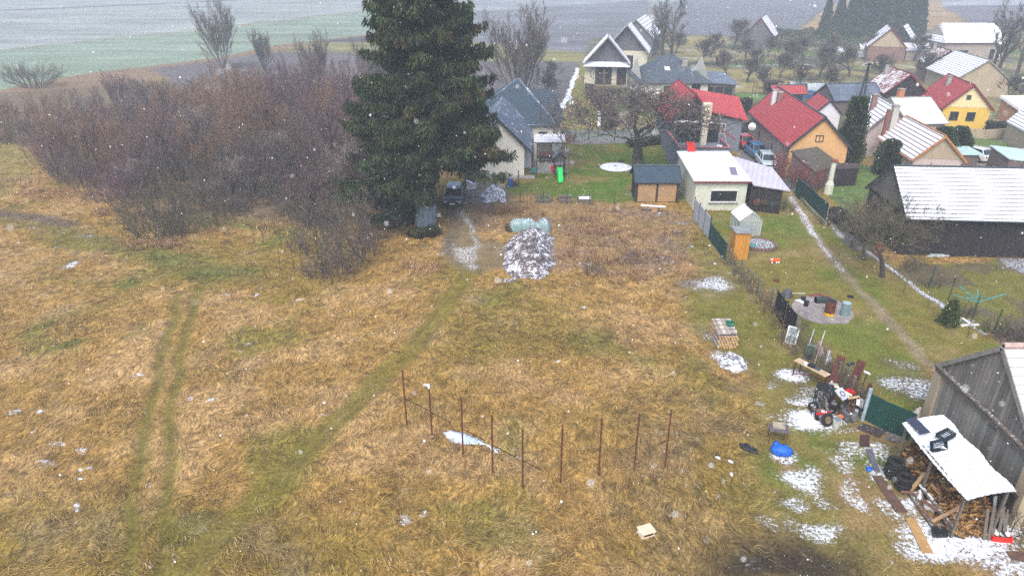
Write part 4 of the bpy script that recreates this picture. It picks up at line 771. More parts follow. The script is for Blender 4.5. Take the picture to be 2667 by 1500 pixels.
m = MB(); m.bar((0, -.37, zR-.08), (3.42, -.37, zE-.33), .06, .2).bar((0, -.37, zR-.08), (-3.32, -.37, zE-.28), .06, .2).tube([(3.45, -.3, zE-.36), (3.45, 6, zE-.36)], .07, 6).tube([(3.42, 5.8, zE-.3), (3.42, 5.8, 0)], .05, 6); m.build('trim', TRIM, t)
c = thing('wing', None, None, (0, 0, 0)); c.parent = t
m = MB(); y0, y1 = 11.3, 20.5; m.box(-4.6, y0+.4, 0, 5.9, y1-.4, 2.9).box(5.2, y0+3.4, 0, 6.9, y1-.4, 2.9); wl = m.build('wall', W_CREAM, c)
ap = (1.7, 17.4, 7.2)
m = MB(); m.poly((-5., y0, 2.9), (6.3, y0, 2.9), ap).poly((6.3, y0, 2.9), (6.3, y1, 2.9), ap).poly((6.3, y1, 2.9), (-5, y1, 2.9), ap).poly((-5, y1, 2.9), (-5, y0, 2.9), ap).poly((-5, y1, 2.78), (6.3, y1, 2.78), (6.3, y0, 2.78), (-5, y0, 2.78)); m.build('roof', T_DARK, c)
m = MB(); m.poly((2.2, 15.9, 6.1), (2.8, y0+2.6, 2.7), (7.4, y0+2.6, 2.7), (5.8, 15.9, 6.1)).poly((5.8, 15.9, 6.1), (7.4, y0+2.6, 2.7), (7.4, y1, 2.7)).poly((2.2, 15.9, 6.1), (5.8, 15.9, 6.1), (7.4, y1, 2.7), (2, y1, 2.7)); m.build('side_roof', T_DARK, c)
m = MB(); m.bar((6.3, y0, 2.95), tuple(ap), .32, .1).bar((-5, y0, 2.95), tuple(ap), .2, .1).tube([(-5, y0-.05, 2.84), (6.3, y0-.05, 2.84)], .07, 6).tube([(7.35, y0+2.5, 2.62), (7.35, y0+3.2, 2.2), (6.2, y0+.3, 1.9), (6.2, y0+.3, 0)], .05, 6); m.build('trim', T_SLATE, c)
frame_window(t, (4.7, y0+.4, 1.5), (1, 0, 0), (0, -1, 0), .9, .9, TRIM)
MB().box(2.56, 3.2, 0, 3.3, 3.5, 2.5).build('side_wall', W_LAV, t)
MB().box(-2.6, -.9, 0, 3.6, -.002, .12).build('plinth', CONC, t)
# red house with roof terrace
t = house('terrace_house', 'slate grey house with bright red roof and a red edged roof terrace in front', 20.3, 81.6, 88, 10.6, 5.4, 3.9, 6.9, T_RED, W_SLATE, .35, None, RTRIM, 'house', oe=.7)
g = MB(); g.poly((-4.62, -2.0, 3.6), (-4.62, -2.0, 4.5), (-4.62, 0, 6.5), (-4.62, 2.0, 4.5), (-4.62, 2.0, 3.6)); g.build('gable_glazing', PANE, t)
m = MB(); m.bar((-4.66, 0, 3.6), (-4.66, 0, 6.4), .08).bar((-4.66, -2., 4.9), (-4.66, 2., 4.9), .08).bar((-4.66, -1.1, 3.6), (-4.66, -1.1, 5.3), .06).bar((-4.66, 1.1, 3.6), (-4.66, 1.1, 5.3), .06); m.build('glazing_bar', W_SLATE, t)
MB().obox((-5.5, 0, 3.9), ((1, 0, 0), (0, 1, 0), (0, 0, 1)), (.9, 2.1, .06)).obox((-6.4, 0, 3.5), ((.95, 0, -.3), (0, 1, 0), (.3, 0, .95)), (.06, 2.25, .42)).build('balcony', W_LAV, t)
# side wing with its own red slope
wv = MB(); wv.box(-2.6, -6.2, 0, 3.0, -2.3, 3.8); wv.poly((-2.6, -6.2, 3.8), (-2.6, -2.3, 3.8), (.3, -2.3, 5.2), (.3, -6.2, 5.2)); sw = wv.build('side_wall', W_SLATE, t)
MB().poly((-3.0, -6.7, 3.7), (-3.1, -1.2, 4.9), (1.2, -.2, 6.6), (.9, -6.4, 5.6)).poly((.9, -6.4, 5.48), (1.2, -.2, 6.48), (-3.1, -1.2, 4.78), (-3., -6.7, 3.58)).poly((.9, -6.4, 5.6), (1.2, -.2, 6.6), (4, -.6, 5.3), (3.6, -6.4, 4.1)).poly((-3, -6.7, 3.58), (-3.1, -1.2, 4.78), (-3.1, -1.2, 4.9), (-3, -6.7, 3.7)).build('side_roof', T_RED2, t)
frame_window(t, (-2.6, -3.9, 2.6), (0, 1, 0), (-1, 0, 0), .8, 1.1, WHITE)
MB().poly((-7.3, -4.6, 2.3), (-6.5, -2.5, 3.5), (-4.8, -2.5, 3.5), (-5.0, -4.6, 2.3)).poly((-5, -4.6, 2.25), (-4.8, -2.5, 3.45), (-6.5, -2.5, 3.45), (-7.3, -4.6, 2.25)).build('porch_roof', T_RED2, t)
# terrace storey
m = MB(); m.box(-12.3, -2.5, 0, -4.7, 2.7, 2.3); m.build('terrace', W_SLATE, t)
m = MB()
for q in (((-12.3, -2.5), (-12.3, 2.7)), ((-12.3, 2.62), (-4.7, 2.62)), ((-12.3, -2.42), (-8.5, -2.42))): m.bar((*q[0], 2.55), (*q[1], 2.55), .12, .5)
m.build('parapet', W_SLATE, t); m = MB()
for q in (((-12.36, -2.6), (-12.36, 2.8)), ((-12.3, 2.66), (-4.7, 2.66)), ((-12.3, -2.46), (-8.5, -2.46))): m.bar((*q[0], 2.84), (*q[1], 2.84), .26, .06)
m.build('coping', mk('pinkish red coping', (.45, .12, .13), (.35, .09, .1), 3, .5, snow=.4), t)
MB().box(-9.4, -.7, 2.3, -8.8, -.1, 6.5).box(-9.5, -.85, 5.0, -8.7, .05, 6.7).build('chimney', plaster('cream chimney', (.55, .50, .38), .4), t, bevel=.02)
m = MB()
for yy in (-2.3, 2.5): m.bar((-8.2, yy, 2.3), (-8.2, yy, 4.4), .1)
m.bar((-12.1, -2.4, 2.4), (-6.6, -2.4, 5.), .1).bar((-8.2, -2.3, 4.4), (-8.2, 2.5, 4.4), .1); m.build('awning_frame', WTRIM, t)
MB().box(-8.1, -2.2, 2.3, -7.95, 2.4, 4.3).build('shade_screen', glass(), t)
for (yy, mt, nm) in ((1.6, 'white', 'tub'), (-1.6, 'white', 'tub')): MB().cyl((-11.4, yy, 2.3), .32, .5, 12).build('planter', WHITE if yy < 0 else mk('blue tub', (.05, .12, .4)), t)
dsh = MB()
for i in range(12):
    a, b2 = 2*PI*i/12, 2*PI*(i+1)/12; dsh.poly((-.12, 0, 0), (.04, .42*math.cos(a), .42*math.sin(a)), (.04, .42*math.cos(b2), .42*math.sin(b2))); dsh.poly((-.14, 0, 0), (.02, .42*math.cos(b2), .42*math.sin(b2)), (.02, .42*math.cos(a), .42*math.sin(a)))
d = thing('satellite_dish', 'white satellite dish on the corner of the terrace house side wing', 'satellite dish', (26.9, 76.8, 3.3), R(70)); dsh.build('dish', WHITE, d); MB().tube([(-.1, 0, 0), (-.5, 0, -.1)], .03, 6).build('arm', TRIM, d)
# long red roofed house
t = house('long_house', 'long grey house with bright red roof and apricot gable beside the parked cars', 31.9, 77.4, 84.7, 18.4, 6.3, 3.0, 6.1, T_RED, W_GREY, .35, None, TRIM, 'house', oe=.3, chim=((5.2, 1.3, .55, .55, .2, W_LAV), (4.3, .95, .6, .5, .1, W_BRICK)), wins=(('v+', -2.5, 1.5, .25, .6, DK), ('v+', 3.5, 1.5, .25, .6, DK), ('u-', .1, 3.9, .7, .6, DK)))
g = MB(); g.poly((-8.93, -2.82, 2.6), (-8.93, 2.82, 2.6), (-8.93, 2.82, 3.2), (-8.93, 0, 5.9), (-8.93, -2.82, 3.2)).poly((-8.93, -2.82, 0), (-8.93, 2.82, 0), (-8.93, 2.82, 2.6), (-8.93, -2.82, 2.6)); g.build('gable', W_ORANGE, t)
# mossy mono pitch outbuilding in front of its gable
T_MOSS = tiles('mossy dark felt', (.085, .075, .065), snow=.16, row=1.2, colw=.9, base2=(.07, .075, .05), line=.03)
def slabpoly(name, label, cat, pts, mt, th=.12, wallmt=None, wallpts=None, wname='wall'):
    """sloping sheet roof given by its four corners, on walls dropped to the ground"""
    c = np.mean([p[:2] for p in pts], 0); t = thing(name, label, cat, (c[0], c[1], 0)); q = [(p[0]-c[0], p[1]-c[1], p[2]) for p in pts]; d = [(p[0], p[1], p[2]-th) for p in q]; n = len(q)
    m = MB(); m.poly(*q); m.poly(*d[::-1])
    for i in range(n): m.poly(d[i], d[(i+1) % n], q[(i+1) % n], q[i])
    m.build('roof', mt, t)
    if wallmt:
        m = MB(); k = .93; w = [(p[0]*k, p[1]*k, p[2]-th-.01) for p in q]
        for i in range(n): a, b = w[i], w[(i+1) % n]; m.poly((a[0], a[1], 0), (b[0], b[1], 0), b, a)
        m.build(wname, wallmt, t)
    return t, c
PW = lambda x, y, z: tuple(P(x, y, z))
t, c = slabpoly('brown_shed', 'low dark brown shed with mossy roof in front of the apricot gable', 'shed', [PW(2124, 448, 2.), PW(2192, 428, 2.), PW(2128, 382, 3.3), PW(2060, 393, 3.2)], T_MOSS, .15, W_DBRICK)
t, c = slabpoly('log_shelter', 'low dark shelter full of logs beside the white flue', 'shelter', [PW(2168, 440, 1.8), PW(2240, 438, 1.8), PW(2236, 425, 2.1), PW(2166, 425, 2.1)], mk('rotten roofing', (.06, .045, .045), snow=.3), .08, W_DWOOD)
t = thing('masonry_flue', 'free standing pale chimney flue beside the brown shed', 'chimney', XY(2156, 505)+(0,)); MB().tube([(0, 0, 0), (0, 0, .9), (0, 0, 1.3), (0, 0, 3.1)], [.42, .40, .24, .22], 10).build('stack', W_CONC, t); MB().tube([(0, 0, 3.1), (0, 0, 3.3)], [.3, .3], 10).build('cap', BRICK, t)
# concrete garage, carport, tiled shed
t = thing('concrete_garage', 'pale stained concrete garage with flat snow covered roof and wide window', 'garage', (18.4, 61.4, 0), R(-.5))
m = MB(); L_, W_, h1, h2 = 5.0, 7.7, 2.62, 3.30; m.poly((-2.25, -3.6, 0), (2.25, -3.6, 0), (2.25, -3.6, h1), (-2.25, -3.6, h1)).poly((2.25, -3.6, 0), (2.25, 3.6, 0), (2.25, 3.6, h2), (2.25, -3.6, h1)).poly((2.25, 3.6, 0), (-2.25, 3.6, 0), (-2.25, 3.6, h2), (2.25, 3.6, h2)).poly((-2.25, 3.6, 0), (-2.25, -3.6, 0), (-2.25, -3.6, h1), (-2.25, 3.6, h2)); m.build('wall', W_CONC, t)
m = MB(); q = [(-2.5, -3.85, h1+.02), (2.5, -3.85, h1+.02), (2.5, 3.85, h2+.02), (-2.5, 3.85, h2+.02)]; m.poly(*[(a, b, c+.14) for a, b, c in q]); m.poly(*q[::-1])
for i in range(4): a, b = q[i], q[(i+1) % 4]; m.poly(a, b, (b[0], b[1], b[2]+.14), (a[0], a[1], a[2]+.14))
rf = m.build('roof', T_SNOWS, t); MB().bar((-2.52, -3.88, h1+.06), (2.52, -3.88, h1+.06), .06, .13).build('trim', RTRIM, rf)
frame_window(t, (.28, -3.6, 1.35), (1, 0, 0), (0, -1, 0), 2.35, 1.05, WHITE, bars=0); MB().box(-1.0, -3.75, .7, 1.6, -3.602, .78).build('sill', CONC, t)
zf = lambda y: h1+.165+(h2-h1)*(y+3.85)/7.7
d = thing('roof_panel', 'dark lavender panel lying clear of snow on the garage roof', 'panel', (19.9, 59.9, zf(-1.5)), R(-10)); MB().obox((0, 0, 0), ((1, 0, 0), (0, 1, .088), (0, -.088, 1)), (.3, 1., .02)).build('sheet', mk('lavender grey sheet', (.22, .2, .27), rough=.5), d)
d = thing('snow_sledge', 'small red plastic sledge hanging over the terrace edge above the garage', 'sledge', (17.3, 65.3, 3.35)); MB().obox((0, 0, .3), ((1, 0, 0), (0, .7, .7), (0, -.7, .7)), (.3, .75, .05)).build('tray', mk('red plastic', (.75, .03, .02), (.6, .02, .02), 3, .35), d); MB().bar((-.32, -.5, -.1), (-.32, .55, .9), .06, .16).bar((.32, -.5, -.1), (.32, .55, .9), .06, .16).build('rim', mk('red plastic', (.75, .03, .02)), d)
LAVR = ribs('lavender ribbed sheets', (.46, .44, .52), .18, .45, .25)
t, c = slabpoly('carport', 'carport with ribbed lavender grey roof and black open front beside the garage', 'carport', [PW(1962, 481, 2.45), PW(2058, 496, 2.3), PW(2013, 438, 3.0), PW(1908, 406, 3.2)], LAVR, .1)
q = [np.array(PW(1962, 481, 2.45)), np.array(PW(2040, 494, 2.3))]; m = MB(); a, b = q[0]-np.array([c[0], c[1], 0]), q[1]-np.array([c[0], c[1], 0])
dk = mk('carport interior shade', (.015, .014, .018), (.03, .03, .025), 5, .9); m.poly((a[0], a[1]+.25, 0), (b[0], b[1]+.25, 0), (b[0], b[1]+.25, 2.15), (a[0], a[1]+.25, 2.3)); m.poly((b[0], b[1]+.25, 0), (b[0]-1.6, b[1]+8, 0), (b[0]-1.6, b[1]+8, 2.8), (b[0], b[1]+.25, 2.15)); m.build('wall', dk, t)  # near-black sheets at the open front and side, painted as the shade inside
m = MB()
for s in (0, .25, .5, .75, 1): p = a+(b-a)*s; m.bar((p[0], p[1]+.18, 0), (p[0], p[1]+.18, 2.2), .12)
m.bar(tuple(a+[0, .15, -.12]), tuple(b+[0, .15, -.12]), .12, .16); m.build('post', mk('dark brown timber', (.05, .035, .035), snow=.3), t)
for s, col in ((.25, (.12, .05, .05)), (.5, (.05, .045, .02)), (.8, (.04, .045, .05))): p = a+(b-a)*s; MB().ball((p[0], p[1]+.12, .9), (.35, .08, .3), 8, 5, .2).build('stored_item', mk('stored %s' % s, col), t)
t = house('tiled_shed', 'small dark timber shed with blue tiled roof and two tan panels', 13.3, 61.6, -1.4, 4.2, 3.3, 1.95, 3.05, T_DARK, W_DWOOD, .2, cat='shed')
for k in (-.92, .92): MB().box(k-.82, -1.52, .08, k+.82, -1.452, 1.72).build('door_panel', planks('tan slatted panel', (.40, .26, .14), (.33, .21, .11), .09, .12, False), t)
MB().box(-2.0, -1.54, 0, -1.82, -1.46, 1.9).box(-.06, -1.54, 0, .06, -1.453, 1.9).box(1.82, -1.54, 0, 2.0, -1.46, 1.9).box(-1.82, -1.54, 1.73, 1.82, -1.46, 1.93).build('frame', mk('dark brown timber', (.05, .035, .035), snow=.3), t)
t = thing('awning_pole_stack', 'old carcass of a wooden rocking bench with snowy seat before the tiled shed', 'bench', XY(1700, 552)+(0,)); MB().obox((0, 0, .55), ((1, -.2, 0), (.2, 1, 0), (0, 0, 1)), (1.05, .14, .03)).build('seat', T_SNOWS, t); MB().box(-.15, -.2, 0, .35, -.14, .5).build('backrest', WOODT, t)
for s in (-.6, .6): MB().bar((s, .1, 0), (s*.7, 0, .55), .06).build('leg', WOODG, t)
# dark timber barn on the right
t = house('dark_barn', 'big dark timber barn with long snow covered tiled roof on the right', 39.15, 50.4, -4.2, 20, 7.6, 3.0, 5.9, T_SNOWF, W_DWOOD, .35, W_GWOOD, TRIM, 'barn', oe=.2)
MB().box(-.5, -3.72, .0, 9.8, -3.5, .35).build('plinth', CONC, t)
for k in range(9): MB().tube([(-9.5+k*2.2, 0, 5.95), (-9.5+k*2.2, -.1, 6.2)], .03, 5).build('ridge_hook', TRIM, t)
# grey timber barn, bottom right
t = house('grey_barn', 'weathered grey boarded barn with white tiled roof at the lower right', 25.5, 23.45, 0, 12, 6.7, 3.25, 6.2, tiles('pale concrete tiles', (.55, .5, .47), snow=1.0, row=.36, colw=.3, line=.22), planks('grey lower boards', (.33, .32, .28), (.06, .06, .065), .24, .05), .25, planks('dark grey gable boards', (.25, .235, .21), (.06, .058, .055), .22), WTRIM, 'barn', oe=.15)
MB().bar((-5.93, -3.3, 3.15), (-5.93, 3.3, 3.15), .14, .26).bar((-5.99, -3.3, 3.32), (-5.99, 3.3, 3.32), .2, .08).build('tie_beam', WOODG, t)
for s in (-1, 1): MB().box(-5.97, s*3.12-.25, 0, -5.6, s*3.12+.25, 3.0).build('pillar', W_BEIGE, t)
MB().tube([(-6, 0, 6.27), (6, 0, 6.27)], .12, 8).build('ridge_tile', mk('pink ridge tile', (.5, .36, .32)), t)
# yellow house
t = house('yellow_house', 'yellow house with red roof and pale yellow gable', 60.8, 95.6, 77.6, 9.9, 6.2, 2.5, 5.6, T_RED, W_YEL, .3, W_PYEL, RTRIM, 'house', oe=.3, chim=((1.5, .9, .6, .5, .15, CONC),), wins=(('u-', 1.35, 1.55, .95, 1.05, DK), ('u-', -.65, 1.55, .95, 1.05, DK), ('u-', .2, 4.0, .45, .5, dict(fr=TRIM, bars=0))))
house('beige_barn', 'big beige plastered barn with snow covered roof behind the yellow house', 77.8, 121.2, 80, 13.5, 8.4, 2.6, 5.7, T_SNOW, W_BEIGE, .3, None, WTRIM, 'barn', oe=.2)
house('rusty_barn', 'open dark barn with patchy rust red tiled roof', 57.0, 104., 84, 7.4, 6.2, 2.9, 5.6, T_RUSTY, W_DWOOD, .3, None, RTRIM, 'barn', chim=((2.6, 1., .5, .5, .3, CONC),))
house('back_cottage', 'low cottage roof streaked with snow above the beige barn', 79.8, 133, 78.8, 7.4, 5.8, 3., 5.5, T_RUSTY, W_BRICK, .3, chim=((3., .5, .6, .5, .5, CONC),))
house('brick_gable_house', 'old brick gabled house with smooth snow on its left slope', 84.5, 163.1, 67.5, 12., 8., 2.9, 6.9, T_SNOW, W_BRICK, .3, W_BEIGE, RTRIM)
house('grey_shed', 'small far shed with dull grey snow dusted roof under the grove', 96.6, 179.1, 55.8, 9., 5.0, 3., 6., T_SNOWR, W_DWOOD, .3, cat='shed')
house('long_red_barn', 'long far barn with pinkish snow dusted red roof at the top right', 103.5, 165.5, 0, 14.5, 10.5, 3.7, 7.3, T_PINK, W_GREY, .4, hipend=1.2, cat='barn', trim=RTRIM, wins=(('v-', -3, 1.5, 3, 1., DK), ('v-', 4, 1.2, 1, 2., DK)))
slabpoly('low_annex', 'long low red edged annex in front of the long red barn', 'annex', [PW(2360, 131, 2.2), PW(2424, 131, 2.2), PW(2424, 113, 3.), PW(2352, 112, 3.)], T_PINK, .2, W_GREY)
house('hay_barn', 'lone dark barn with pink snow dusted roof before the snowy slope', 64.4, 187.4, 66, 13., 7.6, 3., 7.4, T_PINK, W_HWOOD, .3, None, RTRIM, 'barn')
# snow roofed farmhouse, three joined roofs (each its own wing)
house('farmhouse', 'pale farmhouse with snow covered roof and brick chimney behind the columnar evergreen', 43.0, 80.4, 80.2, 8.2, 5., 2.9, 5.6, T_SNOW, W_PINK, .25, chim=((.3, 1.0, .55, .55, .5, W_BRICK),), trim=WTRIM, wins=(('v+', -1.5, 1.4, .4, 1., DK), ('v+', -3., 1.4, .4, 1., DK)))
house('farm_wing', 'lower farm wing with patchy snowy orange tiles and a tall pale chimney', 41.9, 69.6, 83, 9.6, 5., 2.6, 5.0, T_PATCH, W_PINK, .25, W_BEIGE, chim=((4.4, 1.4, .75, .6, 1.1, plaster('pale chimney', (.42, .40, .36), .4)), (4.3, 2.1, .3, .3, .7, BRICK)), trim=mk('orange ridge', (.45, .2, .07)))
house('farm_cross_wing', 'cross wing with half melted snow and an orange brick chimney', 47.5, 83.2, 4, 5.0, 8.6, 3.2, 5.4, tiles('thinly snowed tiles', (.22, .11, .08), snow=.78, row=.33, colw=.22), W_PINK, .25, trim=WTRIM, chim=((-1.2, .2, .6, .6, .9, plaster('orange chimney', (.42, .17, .08), .4)),))
house('slate_shed', 'low shed with plain slate grey roof left of the rusty barn', 49.6, 103., 10, 8., 5.4, 2.0, 3.9, tiles('plain slate sheet', (.11, .14, .19), snow=.12, row=1.5, colw=1.2, line=.03), W_DBRICK, .2, cat='shed')
house('white_cottage', 'small white gabled cottage with bright red roof left of the columnar evergreen', 41.4, 92.5, 82, 6., 3.4, 2.2, 3.9, T_RED, W_LAV, .15, cat='house', wins=(('u-', .2, 1.3, .3, .9, DK),))
t = house('pavilion', 'small open pavilion with low red roof behind the long red roofed house', 41.7, 106.5, 2, 5.2, 3.6, 2.1, 3.1, T_RED, glass(), .5, cat='pavilion')
for k in (-2, -.6, .8, 2): MB().bar((k, -1.35, 0), (k, -1.35, 2.1), .1).build('post', TRIM, t)
# roofs cut by the right edge
t, c = slabpoly('blue_edged_shed', 'shed with snowy flat roof and dark blue fascia at the right edge', 'shed', [PW(2655, 283, 2.1), PW(2740, 285, 2.1), PW(2740, 250, 3.2), PW(2606, 249, 3.2)], T_SNOWS, .35, plaster('brown render', (.30, .17, .10), .4))
t, c = slabpoly('edge_cottage', 'cottage with snowy tile roof cut by the right edge', 'house', [PW(2622, 315, 2.4), PW(2680, 345, 2.4), PW(2780, 300, 4.6), PW(2690, 262, 4.6)], T_SNOW, .2, W_BEIGE)
t, c = slabpoly('teal_roof_shed', 'brick shed with pale teal sheet roof by the white hatchback', 'shed', [PW(2628, 413, 2.2), PW(2720, 425, 2.0), PW(2720, 395, 2.6), PW(2578, 378, 2.7)], ribs('pale teal sheets', (.42, .56, .58), .25, .3, .3), .1, W_DBRICK)
t = thing('teal_hut_roof', 'small teal roofed hut between the evergreens and the barn ridge', 'hut', XY(2500, 440)+(0,)); MB().poly((-1.6, -.8, 1.7), (1.7, -1., 1.7), (.9, 1., 2.2), (-1.2, 1., 2.2)).build('roof', ribs('teal sheets', (.36, .5, .5), .2, .3, .3), t); MB().box(-1.2, -.7, 0, 1.2, .8, 1.69).build('wall', W_DBRICK, t)
# yard walls, gates and fences
def wallrun(name, label, cat, pts, h, th, mt, post=None, pstep=2.5, ph=None, pr=.035, pm=GREENM, base=0.):
    w = [np.array(q, float) for q in pts]; t = thing(name, label, cat, (*w[0], 0)); m = MB()
    for a, b in zip(w[:-1], w[1:]): m.bar((*(a-w[0]), base+h/2), (*(b-w[0]), base+h/2), th, h)
    m.build('screen', mt, t)
    if post:
        for a, b in zip(w[:-1], w[1:]):
            n = max(1, int(np.linalg.norm(b-a)/pstep))
            for k in range(n+1):
                p = a+(b-a)*k/n-w[0]; MB().tube([(p[0], p[1], -.1), (p[0], p[1], ph or h+.1)], pr, 6).build('post', pm, t)
    return t
SCREEN = planks('dark green screen cloth', (.008, .055, .045), (.006, .035, .03), .5, .03)
wallrun('yard_wall', 'plastered yard wall below the yellow house', 'wall', [XY(2478, 352), XY(2560, 362), XY(2640, 356)], 1.1, .2, W_BEIGE)
wallrun('sheet_gate', 'pale grey sheet metal gate leaning off the garage corner', 'gate', [XY(1805, 568), XY(1846, 622)], 1.75, .05, mk('pale grey sheet', (.36, .41, .48), (.28, .31, .35), 2, .5), True, 1.3, 1.9, .05, TRIM)
wallrun('green_screen', 'dark green mesh screen running on from the sheet gate', 'fence', [XY(1846, 622), XY(1888, 680)], 1.35, .04, SCREEN, True, 1.6)
wallrun('screen_fence', 'dark green screen fence along the carport gravel path', 'fence', [XY(2070, 508), XY(2110, 545), XY(2150, 583)], 1.7, .05, SCREEN, True, 1.2, 1.8, .025, mk('galvanised post', (.35, .37, .38)))
wallrun('low_block_wall', 'low grey block wall edging the gravel path by the carport', 'wall', [XY(2068, 500), XY(2105, 545), XY(2150, 590)], .35, .14, mk('mossy block', (.25, .25, .18), (.14, .15, .09)))
wallrun('slatted_panel', 'grey corrugated panel with snowy foot leaning by the fruit trees', 'panel', [XY(2196, 632), XY(2235, 655)], .9, .06, ribs('corrugated dark panel', (.2, .21, .23), 0., .15, .8))
wallrun('junk_screen', 'sagging dark green cloth fence between the junk heap and the lean-to', 'fence', [XY(2250, 1092), XY(2300, 1118), XY(2368, 1148)], 1.5, .04, SCREEN)
o = thing('screen_post', 'thick pale blue post at the junk end of the sagging green fence', 'post', XY(2245, 1094)+(0,)); MB().tube([(0, 0, 0), (.1, .1, 1.75)], .09, 8).build('shaft', mk('pale blue painted post', (.32, .42, .48)), o)
BLKNET = mk('black netting', (.008, .008, .01), (.02, .02, .025), 9, .9, bump=.6)
wallrun('netting_fence', 'black netting fence on mossy concrete posts by the slab', 'fence', [XY(2015, 812), XY(2040, 850), XY(2068, 886)], 1.55, .05, BLKNET, True, 1.4, 1.7, .08, mk('mossy concrete post', (.18, .17, .12), (.1, .1, .06)))
t = thing('wire_fence', 'collapsed mossy wire fence full of dry weeds', 'fence', XY(1895, 690)+(0,)); o0 = np.array(XY(1895, 690)); m = MB()
for k, (x, y) in enumerate(((1898, 692), (1925, 722), (1948, 746), (1975, 775), (2003, 800))): p = np.array(XY(x, y))-o0; MB().bar((*p, -.1), (p[0]+.1*math.sin(k*2), p[1], 1.35), .13).build('post', mk('mossy concrete post', (.18, .17, .12)), t)
pp = [np.array(XY(x, y))-o0 for x, y in ((1898, 692), (1925, 722), (1948, 746), (1975, 775), (2003, 800), (2015, 812))]
for a, b in zip(pp[:-1], pp[1:]):
    for z in (.3, .6, .9, 1.2): m.tube([(*a, z), (*((a+b)/2), z-.12), (*b, z)], .018, 4)
m.build('wire', mk('rusty brown wire', (.12, .09, .07)), t)
t = thing('wire_fence', 'rusty wire fence on mossy posts running behind the scrap heap', 'fence', XY(2072, 892)+(0,)); o0 = np.array(XY(2072, 892)); pq = [(2072, 892), (2105, 925), (2140, 962), (2178, 1002), (2212, 1040), (2246, 1082)]; m = MB()
for x, y in pq: p = np.array(XY(x, y))-o0; MB().bar((*p, -.1), (*p, 1.4), .11).build('post', mk('mossy concrete post', (.18, .17, .12)), t)
pq = [np.array(XY(x, y))-o0 for x, y in pq]
for a, b in zip(pq[:-1], pq[1:]):
    for k in range(9): m.tube([(*a, .15+.14*k), (*b, .15+.14*k)], .012, 3)
    for k in range(10): c_ = a+(b-a)*k/10; m.tube([(*c_, 0), (*(c_+(b-a)*.05), 1.3)], .010, 3)
m.build('wire', mk('rusty brown wire', (.12, .09, .07)), t)
t = thing('garden_wire_fence', 'thin black posts of the wire fence across the front of the lawn', 'fence', XY(1282, 530)+(0,)); o0 = np.array(XY(1282, 530)); m = MB(); prev = None
for x, y in ((1282, 530), (1355, 532), (1414, 532), (1476, 532), (1535, 531), (1600, 532)):
    p = np.array(XY(x, y))-o0; MB().tube([(*p, -.1), (*p, 1.2)], .03, 6).build('post', GREENM, t)
    if prev is not None:
        for z in (.3, .6, .9, 1.15): m.tube([(*prev, z), (*p, z)], .006, 3)
    prev = p
m.build('wire', GREENM, t)
wallrun('lane_fence', 'green wire fence and low wall along the road behind the lawn', 'fence', [XY(1466, 366), XY(1600, 366), XY(1745, 364)], 1.3, .03, mk('grey green mesh', (.26, .30, .30), (.2, .24, .24)), True, 2.6, 1.4, .06)
wallrun('barn_fence', 'dark paling fence with snowy foot beside the nearest barn', 'fence', [XY(1524, 238), XY(1566, 290), XY(1566, 340)], 1.5, .06, W_DWOOD)
wallrun('driveway_gate', 'dark slatted gate across the end of the parked cars lane', 'gate', [XY(1893, 352), XY(1946, 352)], 1.6, .06, planks('dark gate slats', (.08, .09, .10), (.06, .065, .07), .14, .1), True, 2.4, 1.8, .07, TRIM)

